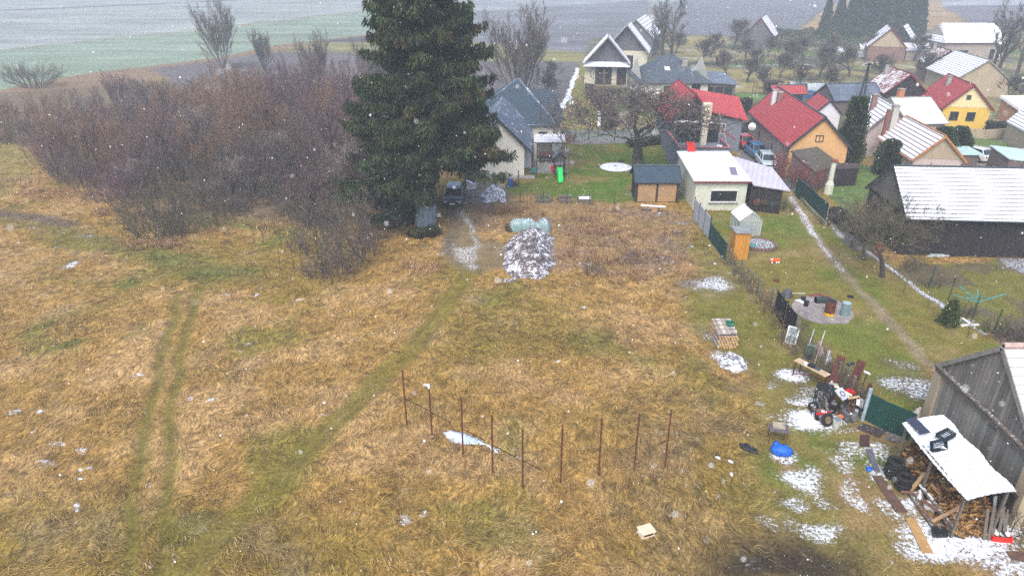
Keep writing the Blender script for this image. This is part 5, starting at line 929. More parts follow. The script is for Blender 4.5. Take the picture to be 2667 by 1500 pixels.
# ---------------------------------------------------------------- parked cars
RUB = mk('tyre rubber', (.012, .012, .013), (.02, .02, .02), 20, .8, bump=.3); ALU = mk('wheel metal', (.35, .35, .37), rough=.4, metal=.6, bump=0)
def paint(name, c):
    t = NT(name); f = t.noise(t.co(), 14, 3); col = t.mix(t.ramp(f, .55, .68, 0., .35), c, (.6, .62, .66)); t.b.inputs['Coat Weight'].default_value = .4; return t.done(col, .35, 0, .5)
def car(name, label, x, y, rot, pt, L=4.1, W=1.72, H=1.46, snowy=False, group=None, est=True):
    t = thing(name, label, 'car', (x, y, 0), rot, group); w = W/2
    def loft(S_, mt, nm, par=t, sm=True):
        m = MB(); n = len(S_[0][1]); 
        for xx, ring in S_: m.v += [(xx, a, b) for a, b in ring]
        for i in range(len(S_)-1):
            for k in range(n): k2 = (k+1) % n; m.f.append((i*n+k, i*n+k2, (i+1)*n+k2, (i+1)*n+k))
        m.f.append(tuple(range(n))[::-1]); m.f.append(tuple((len(S_)-1)*n+k for k in range(n))); return m.build(nm, mt, par, smooth=False)
    ring = lambda ww, z0, zs, tw, zt: [(-ww*.93, z0), (-ww, z0+.18), (-ww, zs-.12), (-ww*.97, zs), (-tw, zt), (tw, zt), (ww*.97, zs), (ww, zs-.12), (ww, z0+.18), (ww*.93, z0)]
    hl = L/2; hz = H*.60
    loft([(-hl, ring(w*.84, .35, hz*.85, w*.7, hz*.9)), (-hl+.12, ring(w*.95, .25, hz*.98, w*.8, hz*1.02)), (-hl+.7, ring(w, .2, hz, w*.82, hz+.05)), (0, ring(w, .2, hz-.02, w*.82, hz+.02)), (hl-1.15, ring(w, .2, hz-.05, w*.82, hz+.02)), (hl-.4, ring(w*.96, .22, hz-.14, w*.8, hz-.08)), (hl-.08, ring(w*.86, .25, hz-.3, w*.7, hz-.24)), (hl, ring(w*.78, .32, hz-.42, w*.6, hz-.36))], pt, 'body')
    r2 = lambda b, tp, z0, z1: [(-b, z0), (-tp, z1), (tp, z1), (b, z0)]; zb = hz-.02; rx = -hl+(.35 if est else .7)
    loft([(rx, r2(w*.8, w*.78, zb, zb+.03)), (rx+.35, r2(w*.86, w*.68, zb, H-.06)), (-.1, r2(w*.87, w*.70, zb, H-.04)), (.55, r2(w*.87, w*.68, zb, H-.10)), (hl-.98, r2(w*.83, w*.80, zb, zb+.03))], glass(), 'glasshouse')
    m = MB(); m.poly((rx+.35, -w*.69, H-.05), (-.1, -w*.71, H-.03), (-.1, w*.71, H-.03), (rx+.35, w*.69, H-.05)); m.poly((-.1, -w*.71, H-.03), (.55, -w*.69, H-.09), (.55, w*.69, H-.09), (-.1, w*.71, H-.03))
    for s in (-1, 1):
        m.bar((.55, s*w*.69, H-.09), (hl-1.0, s*w*.83, zb+.03), .06, .05); m.bar((rx+.35, s*w*.69, H-.06), (rx+.02, s*w*.8, zb+.03), .09, .05); m.bar((-.15, s*w*.715, H-.05), (-.1, s*w*.875, zb), .07, .04)
    m.build('roof', SNOWP if snowy else pt, t)
    for sx in (-1, 1):
        for sy in (-1, 1):
            c = (sx*hl*.62, sy*(w-.08), .31); q = MB(); q.tube([(c[0], c[1]-.09, c[2]), (c[0], c[1]+.09, c[2])], .31, 18); wh = q.build('wheel', RUB, t); MB().tube([(c[0], c[1]-.1, c[2]), (c[0], c[1]+.1, c[2])], .18, 12).build('rim', ALU, wh)
    LG = mk('headlight glass', (.5, .52, .55), rough=.15, bump=0); TL = mk('tail light', (.35, .01, .01), rough=.2, bump=0)
    for s in (-1, 1):
        MB().obox((hl-.16, s*w*.66, hz-.3), ((1, -.3*s, 0), (.3*s, 1, 0), (0, 0, 1)), (.13, .2, .07)).build('headlight', LG, t); MB().box(-hl-.0, s*w*.72-.08, hz*.7, -hl+.1, s*w*.72+.1, hz*.95).build('tail_light', TL, t)
        MB().ball((.75, s*(w+.08), hz+.1), (.06, .1, .07), 8, 5).build('mirror', pt, t)
    MB().box(hl-.02, -.25, .38, hl+.015, .25, .48).build('number_plate', WHITE, t)
    MB().box(hl-.05, -.5, .5, hl+.004, .5, .60).build('grille', BLACKM, t)
    return t
SNOWP = mk('snowy paint', (.62, .66, .72), (.5, .55, .62), 5, .7)
A0 = np.array(XY(1946, 385)); A1 = np.array(XY(1994, 436)); hd = math.atan2(A1[1]-A0[1], A1[0]-A0[0])
car('parked_car', 'bright red car at the far end of the row beside the long house', *XY(1938, 383), hd+.15, paint('red paint', (.45, .012, .012)), 3.7, 1.7, 1.45)
car('parked_car', 'blue car in the middle of the row beside the long house', *XY(1968, 406), hd+.1, paint('blue paint', (.03, .11, .26)), 4.1, 1.75, 1.46)
car('parked_car', 'pale silver car nearest the carport roof in the row', *XY(1994, 432), hd-.02, paint('silver paint', (.38, .46, .50)), 4.1, 1.7, 1.45)
car('dark_car', 'dark car with a white number plate parked under the spruce', -5.35, 60.4, -PI/2, paint('dark blue paint', (.015, .022, .03)), 4.2, 1.78, 1.5)
car('white_hatchback', 'white hatchback parked beside the teal roofed brick shed', 51.6, 75.3, R(110), paint('white paint car', (.62, .63, .62)), 4.0, 1.65, 1.42, est=True)

# ---------------------------------------------------------------- meadow: pipes, tarps, rubble, tank
for i, (xb, yb, xt, yt, br) in enumerate(((1060, 1106, 1053, 968, (1112, 1075)), (1126, 1143, 1117, 998, (1170, 1108)), (1206, 1188, 1200, 1037, (1256, 1152)), (1283, 1232, 1282, 1079, (1340, 1195)), (1361, 1273, 1360, 1110, (1414, 1232)), (1460, 1258, 1467, 1100, (1448, 1215)), (1559, 1240, 1567, 1084, (1535, 1197)), (1651, 1228, 1662, 1073, (1632, 1180)), (1731, 1218, 1741, 1062, (1706, 1178)))):
    b = P(xb, yb); h = 3.05; lab = ['rusty steel pipe at the far left end of the row, braced to the right', 'second rusty pipe from the left, a white rag at its top', 'third rusty pipe from the left, standing in front of the white tarpaulin', 'fourth rusty pipe, beside the right tip of the white tarpaulin', 'rusty corner pipe, nearest to the camera', 'rusty pipe just right of the corner pipe, with a short steep brace', 'third rusty pipe counted from the right end', 'second rusty pipe from the right, dark grass at its foot', 'rusty pipe at the right end of the row'][i]
    t = thing('steel_pipe_post', lab, 'post', (b[0], b[1], 0), 0, 'rusty pipes standing in an L in the meadow')
    ll = (rnd.uniform(-.03, .03), rnd.uniform(-.02, .02)); MB().tube([(0, 0, -.2), (ll[0], ll[1], h)], .038, 8).build('pipe', RUST, t)
    e = P(*br)[:2]-b[:2]; e = e/np.linalg.norm(e)*(1.3 if i < 5 else .85); MB().tube([(ll[0]*.5, 0, h*.5), (e[0]*1.05, e[1]*1.05, .12 if i < 5 else .55)], .018, 5).build('brace', mk('black green rod', (.02, .035, .025)), t)
    if i == 1: MB().ball((ll[0], ll[1]-.04, h-.12), (.07, .06, .14), 8, 6, .2).build('rag', WHITE, t)
def cloth(name, label, cat, outline, h, mt, seed=1, res=26, wrinkle=.5, group=None, edge=.25):
    """crumpled sheet lying on the ground inside a pixel-surveyed outline"""
    W = polyw(outline); c = W.mean(0); g = np.random.default_rng(seed); x0, y0 = W.min(0)-.05; x1, y1 = W.max(0)+.05
    nx = res; ny = max(6, int(res*(y1-y0)/(x1-x0))); xs, ys_ = np.meshgrid(np.linspace(x0, x1, nx), np.linspace(y0, y1, ny)); sdv = sd_poly(xs.ravel(), ys_.ravel(), W).reshape(ny, nx)+(fbm(xs, ys_, .5, seed)-.5)*.3*wrinkle
    z = .02+h*ss(sdv, 0, edge*(x1-x0)*.5+.05)*(1-wrinkle*.6*fbm(xs, ys_, .35, seed+3))+.05*wrinkle*np.abs(np.sin(xs*9+fbm(xs, ys_, .6, 9)*8))*(sdv > 0)
    m = MB(); idx = -np.ones((ny, nx), int); m.v = [(a-c[0], b-c[1], q) for a, b, q in zip(xs.ravel(), ys_.ravel(), z.ravel())]
    for j in range(ny-1):
        for i in range(nx-1):
            if sdv[j:j+2, i:i+2].mean() > 0: m.f.append((j*nx+i, j*nx+i+1, (j+1)*nx+i+1, (j+1)*nx+i))
    o = m.build(name, mt, smooth=True, label=label, cat=cat, group=group); o.location = (c[0], c[1], 0)
    s = o.modifiers.new('thick', 'SOLIDIFY'); s.thickness = .015; return o
TARPM = mk('white blue tarpaulin', (.66, .72, .78), (.25, .38, .55), 1.6, .5, bump=.5)
cloth('white_tarpaulin', 'crumpled white and pale blue tarpaulin lying behind the pipes', 'tarpaulin', [(1153, 1128), (1172, 1120), (1210, 1128), (1250, 1142), (1262, 1152), (1304, 1172), (1296, 1185), (1283, 1182), (1262, 1160), (1250, 1156), (1225, 1158), (1190, 1156), (1172, 1152)], .22, TARPM, 3, 40, 1.)
cloth('black_sheet', 'torn black plastic sheet lying in the dead grass left of the blue sack', 'sheet', [(1924, 1157), (1945, 1155), (1968, 1168), (1980, 1185), (1970, 1188), (1950, 1178), (1930, 1168)], .14, BLACKM, 5, 24, 1.)
t = thing('bee_box', 'cream wooden box with a slot standing alone in the meadow', 'box', XY(1682, 1393)+(0,), R(20)); CRM = mk('cream painted wood', (.68, .58, .42), (.55, .45, .3), 4, .7)
MB().box(-.27, -.2, 0, .27, .2, .12).box(-.27, -.2, .15, -.2, .2, .27).box(.2, -.2, .15, .27, .2, .27).box(-.2, .1, .12, .2, .2, .27).build('body', CRM, t, bevel=.01); MB().box(-.3, -.24, .272, .3, .24, .32).build('lid', CRM, t, bevel=.01); MB().box(-.2, -.19, .13, .2, .09, .26).build('slot', BLACKM, t)
def heap(name, label, cat, outline, h, mt, seed, nx=90, rough=.3, kind='stuff'):
    W = polyw(outline); c = W.mean(0); x0, y0 = W.min(0)-.3; x1, y1 = W.max(0)+.3; ny = int(nx*(y1-y0)/(x1-x0)); xs, ys_ = np.meshgrid(np.linspace(x0, x1, nx), np.linspace(y0, y1, ny))
    sdv = sd_poly(xs.ravel(), ys_.ravel(), W).reshape(ny, nx); z = h*ss(sdv, -.15, 1.5)*(.7+.6*fbm(xs, ys_, 1.4, seed))+rough*(fbm(xs, ys_, .32, seed+5, 3)-.5)*ss(sdv, -.1, .5)-.06*(sdv < -.1)
    V = np.stack([xs-c[0], ys_-c[1], z], -1).reshape(-1, 3); idx = np.arange(nx*ny).reshape(ny, nx); F_ = np.stack([idx[:-1, :-1], idx[:-1, 1:], idx[1:, 1:], idx[1:, :-1]], -1).reshape(-1, 4)
    o = fastmesh(name, V, F_, mt); o.location = (c[0], c[1], 0); return tag(o, label, cat, None, kind)
def lumpy(name, c1, c2, snow):
    t = NT(name); p = t.pos(); col = t.mix(t.ramp(t.noise(p, 3, 4), .35, .65), c1, c2); q = t.ma('ADD', t.ma('MULTIPLY', t.noise(p, 6, 6, .8), .7), t.ma('MULTIPLY', t.noise(p, 1.6, 3), .3)); nz = t.n('ShaderNodeSeparateXYZ'); t.set(nz.inputs[0], t.n('ShaderNodeNewGeometry').outputs['Normal'])
    cov = t.ma('MULTIPLY', t.ramp(q, 1-snow-.05, 1-snow+.05), t.ramp(nz.outputs[2], .35, .7)); cov = t.ma('MAXIMUM', cov, t.ma('MULTIPLY', t.ramp(t.noise(p, 12, 4, .7), .60, .68), .2)); col = t.mix(cov, col, (.74, .78, .85)); t.bump(q, .8, .1); return t.done(col, .95)
heap('rubble_heap', 'snow speckled heap of earth and rubble in front of the covered log pile', 'heap', [(1312, 700), (1318, 640), (1340, 612), (1400, 600), (1440, 612), (1446, 680), (1436, 705), (1405, 728), (1370, 722), (1335, 720)], .8, lumpy('snowy rubble', (.11, .085, .08), (.05, .04, .05), .46), 11)
heap('timber_scrap_heap', 'dark heap of broken timber with an orange scrap before the white house', 'heap', [(1255, 510), (1270, 488), (1290, 480), (1315, 500), (1315, 525), (1265, 528)], .8, lumpy('scrap', (.07, .06, .055), (.14, .11, .09), .50), 12, 40, .5)
heap('ash_heap', 'low ash and twig heap in front of the birch log stack', 'heap', [(1870, 930), (1900, 915), (1930, 930), (1945, 960), (1910, 970), (1880, 955)], .22, lumpy('ash', (.10, .085, .075), (.07, .06, .06), .50), 13, 50, .15)
heap('weed_heap', 'small heap of dark dead weeds left of the netting fence', 'heap', [(1690, 675), (1725, 668), (1755, 680), (1710, 684)], .3, lumpy('weeds', (.06, .05, .045), (.12, .09, .07), .42), 14, 40, .3)
# tarpaulin covered long pile
t = thing('covered_log_pile', 'long low pile under a pale teal tarpaulin behind the rubble heap', 'covered pile', XY(1378, 598)+(0,), R(9)); n = 30; m = MB(); ring = 14
for i in range(n+1):
    s = i/n; x = -1.75+3.6*s; r_ = .52*min(1, (s*9)**.5, ((1-s)*9)**.5)*(1-.38*math.exp(-((s-.66)/.06)**2)) + .001; yy = .22*math.sin(s*5)
    for k in range(ring):
        a = PI*k/(ring-1); q = 1+.07*math.sin(a*9+i*1.7)+.05*math.sin(i*2.3+k); m.v.append((x, yy-math.cos(a)*r_*1.25*q, abs(math.sin(a))**.8*r_*1.7*q))
for i in range(n):
    for k in range(ring-1): m.f.append((i*ring+k, (i+1)*ring+k, (i+1)*ring+k+1, i*ring+k+1))
m.build('tarpaulin', mk('pale teal tarpaulin', (.22, .32, .32), (.13, .21, .22), 1.8, .6, bump=.5, snow=.42), t, smooth=True); m = MB()
for k, s in enumerate((.1, .3, .5, .75, .9)):
    x = -1.75+3.6*s; m.tube([(x, .22*math.sin(s*5)-.70, 0), (x, .22*math.sin(s*5)-.5, .7), (x, .22*math.sin(s*5), .93), (x, .22*math.sin(s*5)+.6, .6)], .012, 4)
m.build('rope', mk('grey rope', (.1, .1, .1)), t)
for k in range(7): MB().tube([(-1.95-.05*(k % 2), -.5+.17*k, .12+.16*(k % 3)), (-1.5, -.5+.17*k, .12+.16*(k % 3))], .08, 7).build('log_end', mk('dark log', (.07, .045, .03)), t)
# corrugated tank
t = thing('corrugated_tank', 'tilted blue grey corrugated metal tank in the ivy under the spruce', 'tank', XY(1106, 592)+(0,), (R(-8), R(7), 0)); m = MB(); b = 0
for j in range(2):
    for k in range(56): a = 2*PI*k/56; r_ = .82+(.035 if k % 4 < 2 else -.02); m.v.append((math.cos(a)*r_*1.0, math.sin(a)*r_*.8, .1+j*1.75))
for k in range(56): k2 = (k+1) % 56; m.f.append((k, k2, 56+k2, 56+k))
m.f.append(tuple(range(56, 112))); m.build('shell', mk('blue grey galvanised sheet', (.16, .22, .27), (.10, .14, .18), 2.5, .5, .3, stretch=(1, 1, .4), snow=.34), t); MB().torus((0, 0, 1.86), .82, .03, 28, 6).build('rim', mk('pale rim', (.35, .4, .42)), t)
# birch logs
BIR = mk('white birch bark', (.50, .46, .42), (.10, .08, .07), 7, .85, stretch=(1, 1, 1), snow=.30); ENDW = mk('cut log end', (.52, .33, .13), (.38, .22, .08), 5, .85)
lg = thing('birch_log', 'birch log with pale cut end in the stack on the lawn edge', 'log', (0, -500, 0), 0, 'logs of the birch stack'); MB().tube([(0, -.49, 0), (0, .49, .0)], [.078, .072], 9, cap=False).build('bark', BIR, lg)
m = MB(); m.f.append(tuple(range(9))); m.v = [(math.cos(2*PI*k/9)*.079, -.492, math.sin(2*PI*k/9)*.079) for k in range(9)]; b = 9; m.v += [(math.cos(2*PI*k/9)*.073, .492, math.sin(2*PI*k/9)*.073) for k in range(9)]; m.f.append(tuple(range(17, 8, -1))); m.build('cut_end', ENDW, lg)
bx, by = XY(1893, 908); first = True; rr = .16
def plog(x, y, z, rz, sc, lab, grp='logs of the birch stack'):
    global first
    if first: lg.location = (x, y, z); lg.rotation_euler = (0, 0, rz); lg.scale = sc; lg['label'] = lab; first = False; return
    copy_tree(lg, (x, y, z), rz, sc, lab, grp)
for r_ in range(5):
    for k in range(7):
        if r_ % 2 == 0 or r_ == 3 or r_ == 1: plog(bx-.48+k*rr+(.08 if r_ % 2 else 0)-.0, by+rnd.uniform(-.04, .04)+.5, .08+r_*.158, rnd.uniform(-.03, .03), (rnd.uniform(.85, 1.05),)*3, 'birch log laid end on in the lower rows of the stack')
for r_ in range(5):
    for k in range(4): plog(bx-.02, by+1.12+k*.17, .08+r_*.15, PI/2+rnd.uniform(-.05, .05), (1, rnd.uniform(1., 1.15), 1), 'log laid crosswise at the back of the birch stack')
for k in range(7): plog(bx-.05+rnd.uniform(-.06, .06), by+.1+k*.26, .92+(.02 if k % 2 else .05), PI/2+rnd.uniform(-.08, .08), (1.25, 1.12, 1.25), 'long white birch log lying crosswise on top of the stack')
t = thing('green_box', 'small green plastic box on top of the birch stack', 'box', (bx+.3, by+.95, 1.06)); MB().box(-.2, -.2, 0, .2, -.18, .16).box(-.2, .18, 0, .2, .2, .16).box(-.2, -.18, 0, -.18, .18, .16).box(.18, -.18, 0, .2, .18, .16).box(-.18, -.18, 0, .18, .18, .02).build('tray', mk('green plastic', (.01, .18, .10), rough=.4), t)

# ---------------------------------------------------------------- white house yard
for x, l in ((1414, 'left of the three raised beds on the lawn, empty and green inside'), (1473, 'middle raised bed on the lawn with brown boards'), (1523, 'right raised bed on the lawn filled with snowy rubble')):
    t = thing('raised_bed', l, 'raised bed', XY(x, 526)+(0,), 0, 'raised garden beds behind the wire fence'); m = MB(); 
    for s in (-1, 1): m.box(s*.58-.04, -.55, 0, s*.58+.04, .75, .42).box(-.54, s*.6+.1-.04, 0, .54, s*.6+.1+.04, .42)
    m.build('frame', WOODG, t); MB().box(-.54, -.46, .0, .54, .66, .3).build('soil', mk('bed soil %d' % x, (.09, .12, .03) if x == 1414 else (.10, .07, .05), (.05, .05, .03), 6, snow=.3 if x < 1500 else .62), t)
    for sx in (-.45, 0, .45): MB().tube([(sx, -.56, .0), (sx, -.56, .44)], .03, 5).build('stake', WOODG, t)
# play tower
t = thing('play_tower', 'brown play tower with little roof and bright green slide', 'play tower', XY(1457, 462)+(0,)); BRN = mk('dark stained play timber', (.05, .03, .025), (.03, .02, .02)); 
for sx in (-.52, .52):
    for sy in (0, .9): MB().bar((sx, sy, 0), (sx, sy, 2.15), .1).build('leg', BRN, t)
MB().box(-.5, 0, .95, .5, .9, 1.02).build('platform', BRN, t); MB().poly((-.75, -.15, 1.95), (0, -.15, 2.65), (0, 1.1, 2.65), (-.75, 1.1, 1.95)).poly((.75, -.15, 1.95), (.75, 1.1, 1.95), (0, 1.1, 2.65), (0, -.15, 2.65)).build('roof', T_SLATE, t)
MB().poly((-.45, .9, 1.3), (.45, .9, 1.3), (.45, .9, 2.), (0, .9, 2.45), (-.45, .9, 2.)).build('panel', WTRIM, t)
m = MB(); a = np.array((0, -.05, 1.05)); b = np.array((0, -1.75, .12)); m.bar(a, b, .46, .04); 
for s in (-.24, .24): m.bar(a+[s, 0, .07], b+[s, 0, .07], .04, .16)
m.bar(b, b+[0, -.35, -.02], .46, .04); m.build('slide', mk('bright green plastic', (.02, .62, .12), (.02, .5, .1), 2, .35, bump=0), t)
t = thing('swing_frame', 'swing frame reaching left from the play tower', 'swing', XY(1410, 462)+(0,)); MB().tube([(-.5, 0, 0), (-.5, 0, 1.75)], .05, 6).build('leg', BRN, t); MB().tube([(-.6, 0, 1.75), (1.05, .1, 1.75)], .05, 6).build('crossbar', BRN, t)
for s in (0, .5): m = MB(); m.tube([(s-.15, 0, 1.7), (s-.15, 0, .5)], .01, 4).tube([(s+.15, 0, 1.7), (s+.15, 0, .5)], .01, 4).box(s-.2, -.1, .47, s+.2, .1, .5); m.build('swing_seat', WOODG, t)
def chair(label, x, y, mt):
    t = thing('toy_chair', label, 'chair', XY(x, y)+(0,), .4)
    for a in (-.18, .18):
        for b in (-.16, .16): MB().bar((a*1.15, b*1.15, 0), (a, b, .32), .04).build('leg', mt, t)
    MB().box(-.22, -.2, .32, .22, .2, .36).build('seat', mt, t, bevel=.01); MB().box(-.22, .17, .36, .22, .21, .62).build('backrest', mt, t, bevel=.01)
chair('small teal plastic chair on the paving by the white house', 1391, 455, mk('teal plastic', (.02, .33, .26), rough=.4)); chair('small red toy seat beside the play tower', 1441, 448, mk('red plastic', (.7, .03, .02), rough=.4))
# pergola
t = thing('pergola', 'lean-to pergola with white ribbed roof behind the play tower', 'pergola', XY(1430, 412)+(0,)); MB().poly((-1.75, -.9, 2.05), (1.75, -.9, 2.05), (1.7, 1.1, 2.45), (-1.7, 1.1, 2.45)).poly((-1.7, 1.1, 2.38), (1.7, 1.1, 2.38), (1.75, -.9, 1.98), (-1.75, -.9, 1.98)).poly((-1.75, -.9, 1.98), (1.75, -.9, 1.98), (1.75, -.9, 2.05), (-1.75, -.9, 2.05)).build('roof', tiles('pale pergola sheets', (.28, .27, .29), snow=.9, row=.42, colw=5, line=.35), t)
for s in (-1.6, 1.55): MB().box(s-.14, -.8, 0, s+.14, -.5, 1.97).build('post', W_BRICK if s > 0 else W_CREAM2, t)
MB().box(-1.6, .75, 0, 1.6, .95, 2.1).build('back_wall', W_CREAM2, t); MB().box(.3, -.75, 0, 1.3, -.7, 1.8).build('tarpaulin', mk('grey tarp', (.35, .38, .4)), t)
t = thing('wood_store', 'dark stack of garden furniture under the pergola', 'furniture stack', XY(1424, 424)+(0,)); MB().box(-.8, -.3, .62, .8, .3, .7).build('table_top', BLACKM, t)
for a in (-.7, .7): MB().box(a-.05, -.25, 0, a+.05, .25, .62).build('leg', BLACKM, t)
MB().box(-.9, .45, .3, .9, .55, 1.1).build('bench_back', mk('brown slats', (.14, .06, .04), (.07, .035, .03)), t)
t = thing('snow_trampoline', 'round snow covered mat lying on the lawn with a dark spot in it', 'mat', XY(1604, 437)+(0,)); m = MB(); m.v = [(1.75*math.cos(2*PI*k/40)*(1+.03*math.sin(k*2.2)), 1.6*math.sin(2*PI*k/40), .07) for k in range(40)]; m.f.append(tuple(range(40))); m.build('mat', T_SNOWS, t); MB().torus((0, 0, .05), 1.72, .05, 40, 6).build('rim', mk('grey rim', (.4, .42, .45)), t); MB().box(-.15, .35, .07, .12, .47, .11).build('mark', BLACKM, t)
o = thing('tyre_ring', 'dark ring lying on the lawn behind the snowy round mat', 'ring', XY(1618, 421)+(0,)); MB().torus((0, 0, .05), .3, .06, 20, 6).build('ring', RUB, o)
o = thing('boulder', 'small grey boulder on the lawn right of the play tower', 'stone', XY(1491, 428)+(0,)); MB().ball((0, 0, .12), (.35, .3, .3), 9, 6, .12).build('stone', CONC, o)
def barrel(label, x, y, r_, h, mt, ring=None, lid=None, name='barrel', z=0., lying=False, px=True, top=None):
    l = XY(x, y) if px else (x, y); t = thing(name, label, 'barrel' if name == 'barrel' else 'bucket', (*l, z)); n = 20; m = MB()
    if lying: m.tube([(-h/2, 0, r_), (h/2, .0, r_)], r_, n); m.build('drum', mt, t); m = MB(); [m.tube([(s, 0, r_), (s+.03, 0, r_)], r_+.02, n) for s in (-h/2, -.15, .12, h/2-.03)]; m.build('hoop', ring or mt, t); return t
    k = .85 if name == 'bucket' else 1; m.tube([(0, 0, 0), (0, 0, h*.35), (0, 0, h)], [r_*k, r_*(1+k)/2*1.01, r_], n, cap=not top)
    m.build('drum' if name == 'barrel' else 'bucket_body', mt, t); m = MB()
    for s in ((.33, .66, .98) if name == 'barrel' else (.97,)): m.torus((0, 0, h*s), r_*1.0, .018, n, 6)
    m.build('hoop', ring or mt, t)
    if lid: MB().tube([(0, 0, h), (0, 0, h+.02)], r_*.95, n).build('lid', lid, t)
    return t
barrel('bright blue plastic drum against the white gable wall', 1329, 487, .27, .8, mk('blue plastic', (.02, .10, .32), rough=.4)); barrel('dark brown small drum beside the blue one', 1341, 486, .2, .5, mk('dark brown drum', (.06, .04, .04)))
o = thing('black_drain_post', 'tall black post leaning on the white gable wall', 'post', XY(1350, 489)+(0,)); MB().box(-.05, -.05, 0, .05, .05, 1.65).box(-.07, -.07, 1.651, .07, .07, 1.69).build('shaft', BLACKM, o)
def box_thing(name, label, cat, x, y, sx, sy, sz, mt, rot=0., z=0., open_=False, mt2=None):
    t = thing(name, label, cat, (*XY(x, y), z), rot); m = MB()
    if open_:
        w = .04; m.box(-sx/2, -sy/2, 0, sx/2, -sy/2+w, sz).box(-sx/2, sy/2-w, 0, sx/2, sy/2, sz).box(-sx/2, -sy/2+w, 0, -sx/2+w, sy/2-w, sz).box(sx/2-w, -sy/2+w, 0, sx/2, sy/2-w, sz).box(-sx/2+w, -sy/2+w, 0, sx/2-w, sy/2-w, .04)
        m.build('body', mt, t)
        if mt2: MB().box(-sx/2+w, -sy/2+w, .05, sx/2-w, sy/2-w, sz*.85).build('contents', mt2, t, bevel=.05)
    else: m.box(-sx/2, -sy/2, 0, sx/2, sy/2, sz); m.build('body', mt, t, bevel=.02); MB().box(-sx/2-.02, -sy/2-.02, sz+.002, sx/2+.02, sy/2+.02, sz+.05).build('lid', mt2 or mt, t)
    return t
box_thing('grey_cabinet', 'grey cabinet standing against the white gable wall', 'cabinet', 1287, 490, .5, .4, .7, mk('grey cabinet', (.28, .27, .27)))
box_thing('paint_box', 'low box of white containers beside the blue drum', 'box', 1305, 489, .8, .4, .35, W_BEIGE, 0, 0, True, WHITE)
t = box_thing('white_bathtub', 'discarded white sink unit beside the green gate posts', 'sink unit', 1228, 492, .95, .6, .55, mk('off white enamel', (.6, .62, .64), rough=.4), .1, 0, True, WHITE); MB().obox((-.2, -.1, .75), ((.9, 0, -.4), (0, 1, 0), (.4, 0, .9)), (.35, .28, .03)).build('loose_panel', WHITE, t)
box_thing('shelf_unit', 'dark shelf unit with white lid beside the sink unit', 'shelf', 1222, 476, .9, .5, .7, mk('dark shelf', (.08, .05, .06)), .05, 0, False, WHITE)
for x, y, l in ((1209, 520, 'dark green gate post at the near end of the yard drive'), (1213, 490, 'dark green gate post at the far end of the yard drive')):
    o = thing('gate_post', l, 'post', XY(x, y)+(0,)); MB().box(-.05, -.05, 0, .05, .05, 1.7).box(-.06, -.06, 1.701, .06, .06, 1.74).build('shaft', GREENM, o)
# fruit garden in front of garage
t = thing('greenhouse', 'small glass greenhouse with snowy ridged roof behind the wooden cabin', 'greenhouse', (19.1, 52.6, 0), R(2)); GF = mk('aluminium profile', (.5, .53, .55), rough=.4, bump=0)
gm = NT('greenhouse glass'); gm.b.inputs['Alpha'].default_value = .38; gm.done((.62, .70, .72), .2, 0, .6); gm = gm.m; w, l, h, hr_ = .88, 1.05, 1.3, 2.0
m = MB()
for s in (-1, 1): m.poly((s*w, -l, .02), (s*w, l, .02), (s*w, l, h), (s*w, -l, h)); m.poly((-w, s*l, .02), (w, s*l, .02), (w, s*l, h), (0, s*l, hr_), (-w, s*l, h))
m.build('glazing', gm, t); m = MB()
for sx in (-1, 1):
    for sy in (-1, -.33, .33, 1): m.bar((sx*w, sy*l, 0), (sx*w, sy*l, h), .05)
    m.bar((sx*w, -l, h), (sx*w, l, h), .05); m.bar((0, sx*l, hr_), (w, sx*l, h), .06).bar((0, sx*l, hr_), (-w, sx*l, h), .06).bar((-w, sx*l, h), (w, sx*l, h), .05)
for x in (-.3, .3): m.bar((x, -l-.01, 0), (x, -l-.01, h+.35), .05)
m.bar((-.3, -l-.01, .7), (.3, -l-.01, .7), .05).bar((0, -l, hr_), (0, l, hr_), .06); m.build('frame', GF, t)
m = MB()
for s in (-1, 1): a, b, c_, d = (0, -l-.05, hr_+.04), (0, l+.05, hr_+.04), (s*(w+.08), l+.05, h), (s*(w+.08), -l-.05, h); m.poly(a, b, c_, d); m.poly(d[:2]+(h-.03,), c_[:2]+(h-.03,), (0, l+.05, hr_+.01), (0, -l-.05, hr_+.01))
m.build('roof', tiles('snowy glazing', (.5, .58, .6), snow=.80, row=3, colw=.36, line=.01), t)
for k in range(5): MB().ball((-.5+k*.25, -.6+.2*(k % 3), .3), (.16, .2, .3), 7, 5, .2).build('plant', mk('pot plant', (.07, .09, .03)), t)
t = thing('wooden_cabin', 'narrow orange wooden cabin with grey slatted top in front of the greenhouse', 'cabin', (16.95, 47.25, 0), R(-2)); MB().box(-.55, -.55, 0, .55, .55, 2.1).build('wall', planks('orange varnished boards', (.55, .26, .04), (.38, .17, .03), .09, .08), t); m = MB()
m.box(-.62, -.66, 2.102, .62, .66, 2.16)
for k in range(7): m.box(-.6, -.6+k*.18, 2.16, .6, -.48+k*.18, 2.2)
m.build('roof', mk('grey slats', (.17, .19, .21), (.3, .32, .34), 3, snow=.36), t)
t = thing('raised_round_bed', 'round bed of dark soil edged with wooden blocks beside the cabin', 'flower bed', XY(1978, 642)+(0,)); MB().tube([(0, 0, 0), (0, 0, .22)], [1.15, 1.1], 30).build('soil', mk('dark bed soil', (.10, .09, .09), (.06, .055, .06), 6, snow=.45), t)
for k in range(30): a = 2*PI*k/30; MB().obox((1.2*math.cos(a), 1.2*math.sin(a), .15), ((math.cos(a), math.sin(a), 0), (-math.sin(a), math.cos(a), 0), (0, 0, 1)), (.06, .11, .15)).build('block', mk('reddish block', (.22, .12, .10), (.12, .08, .07), snow=.3), t)
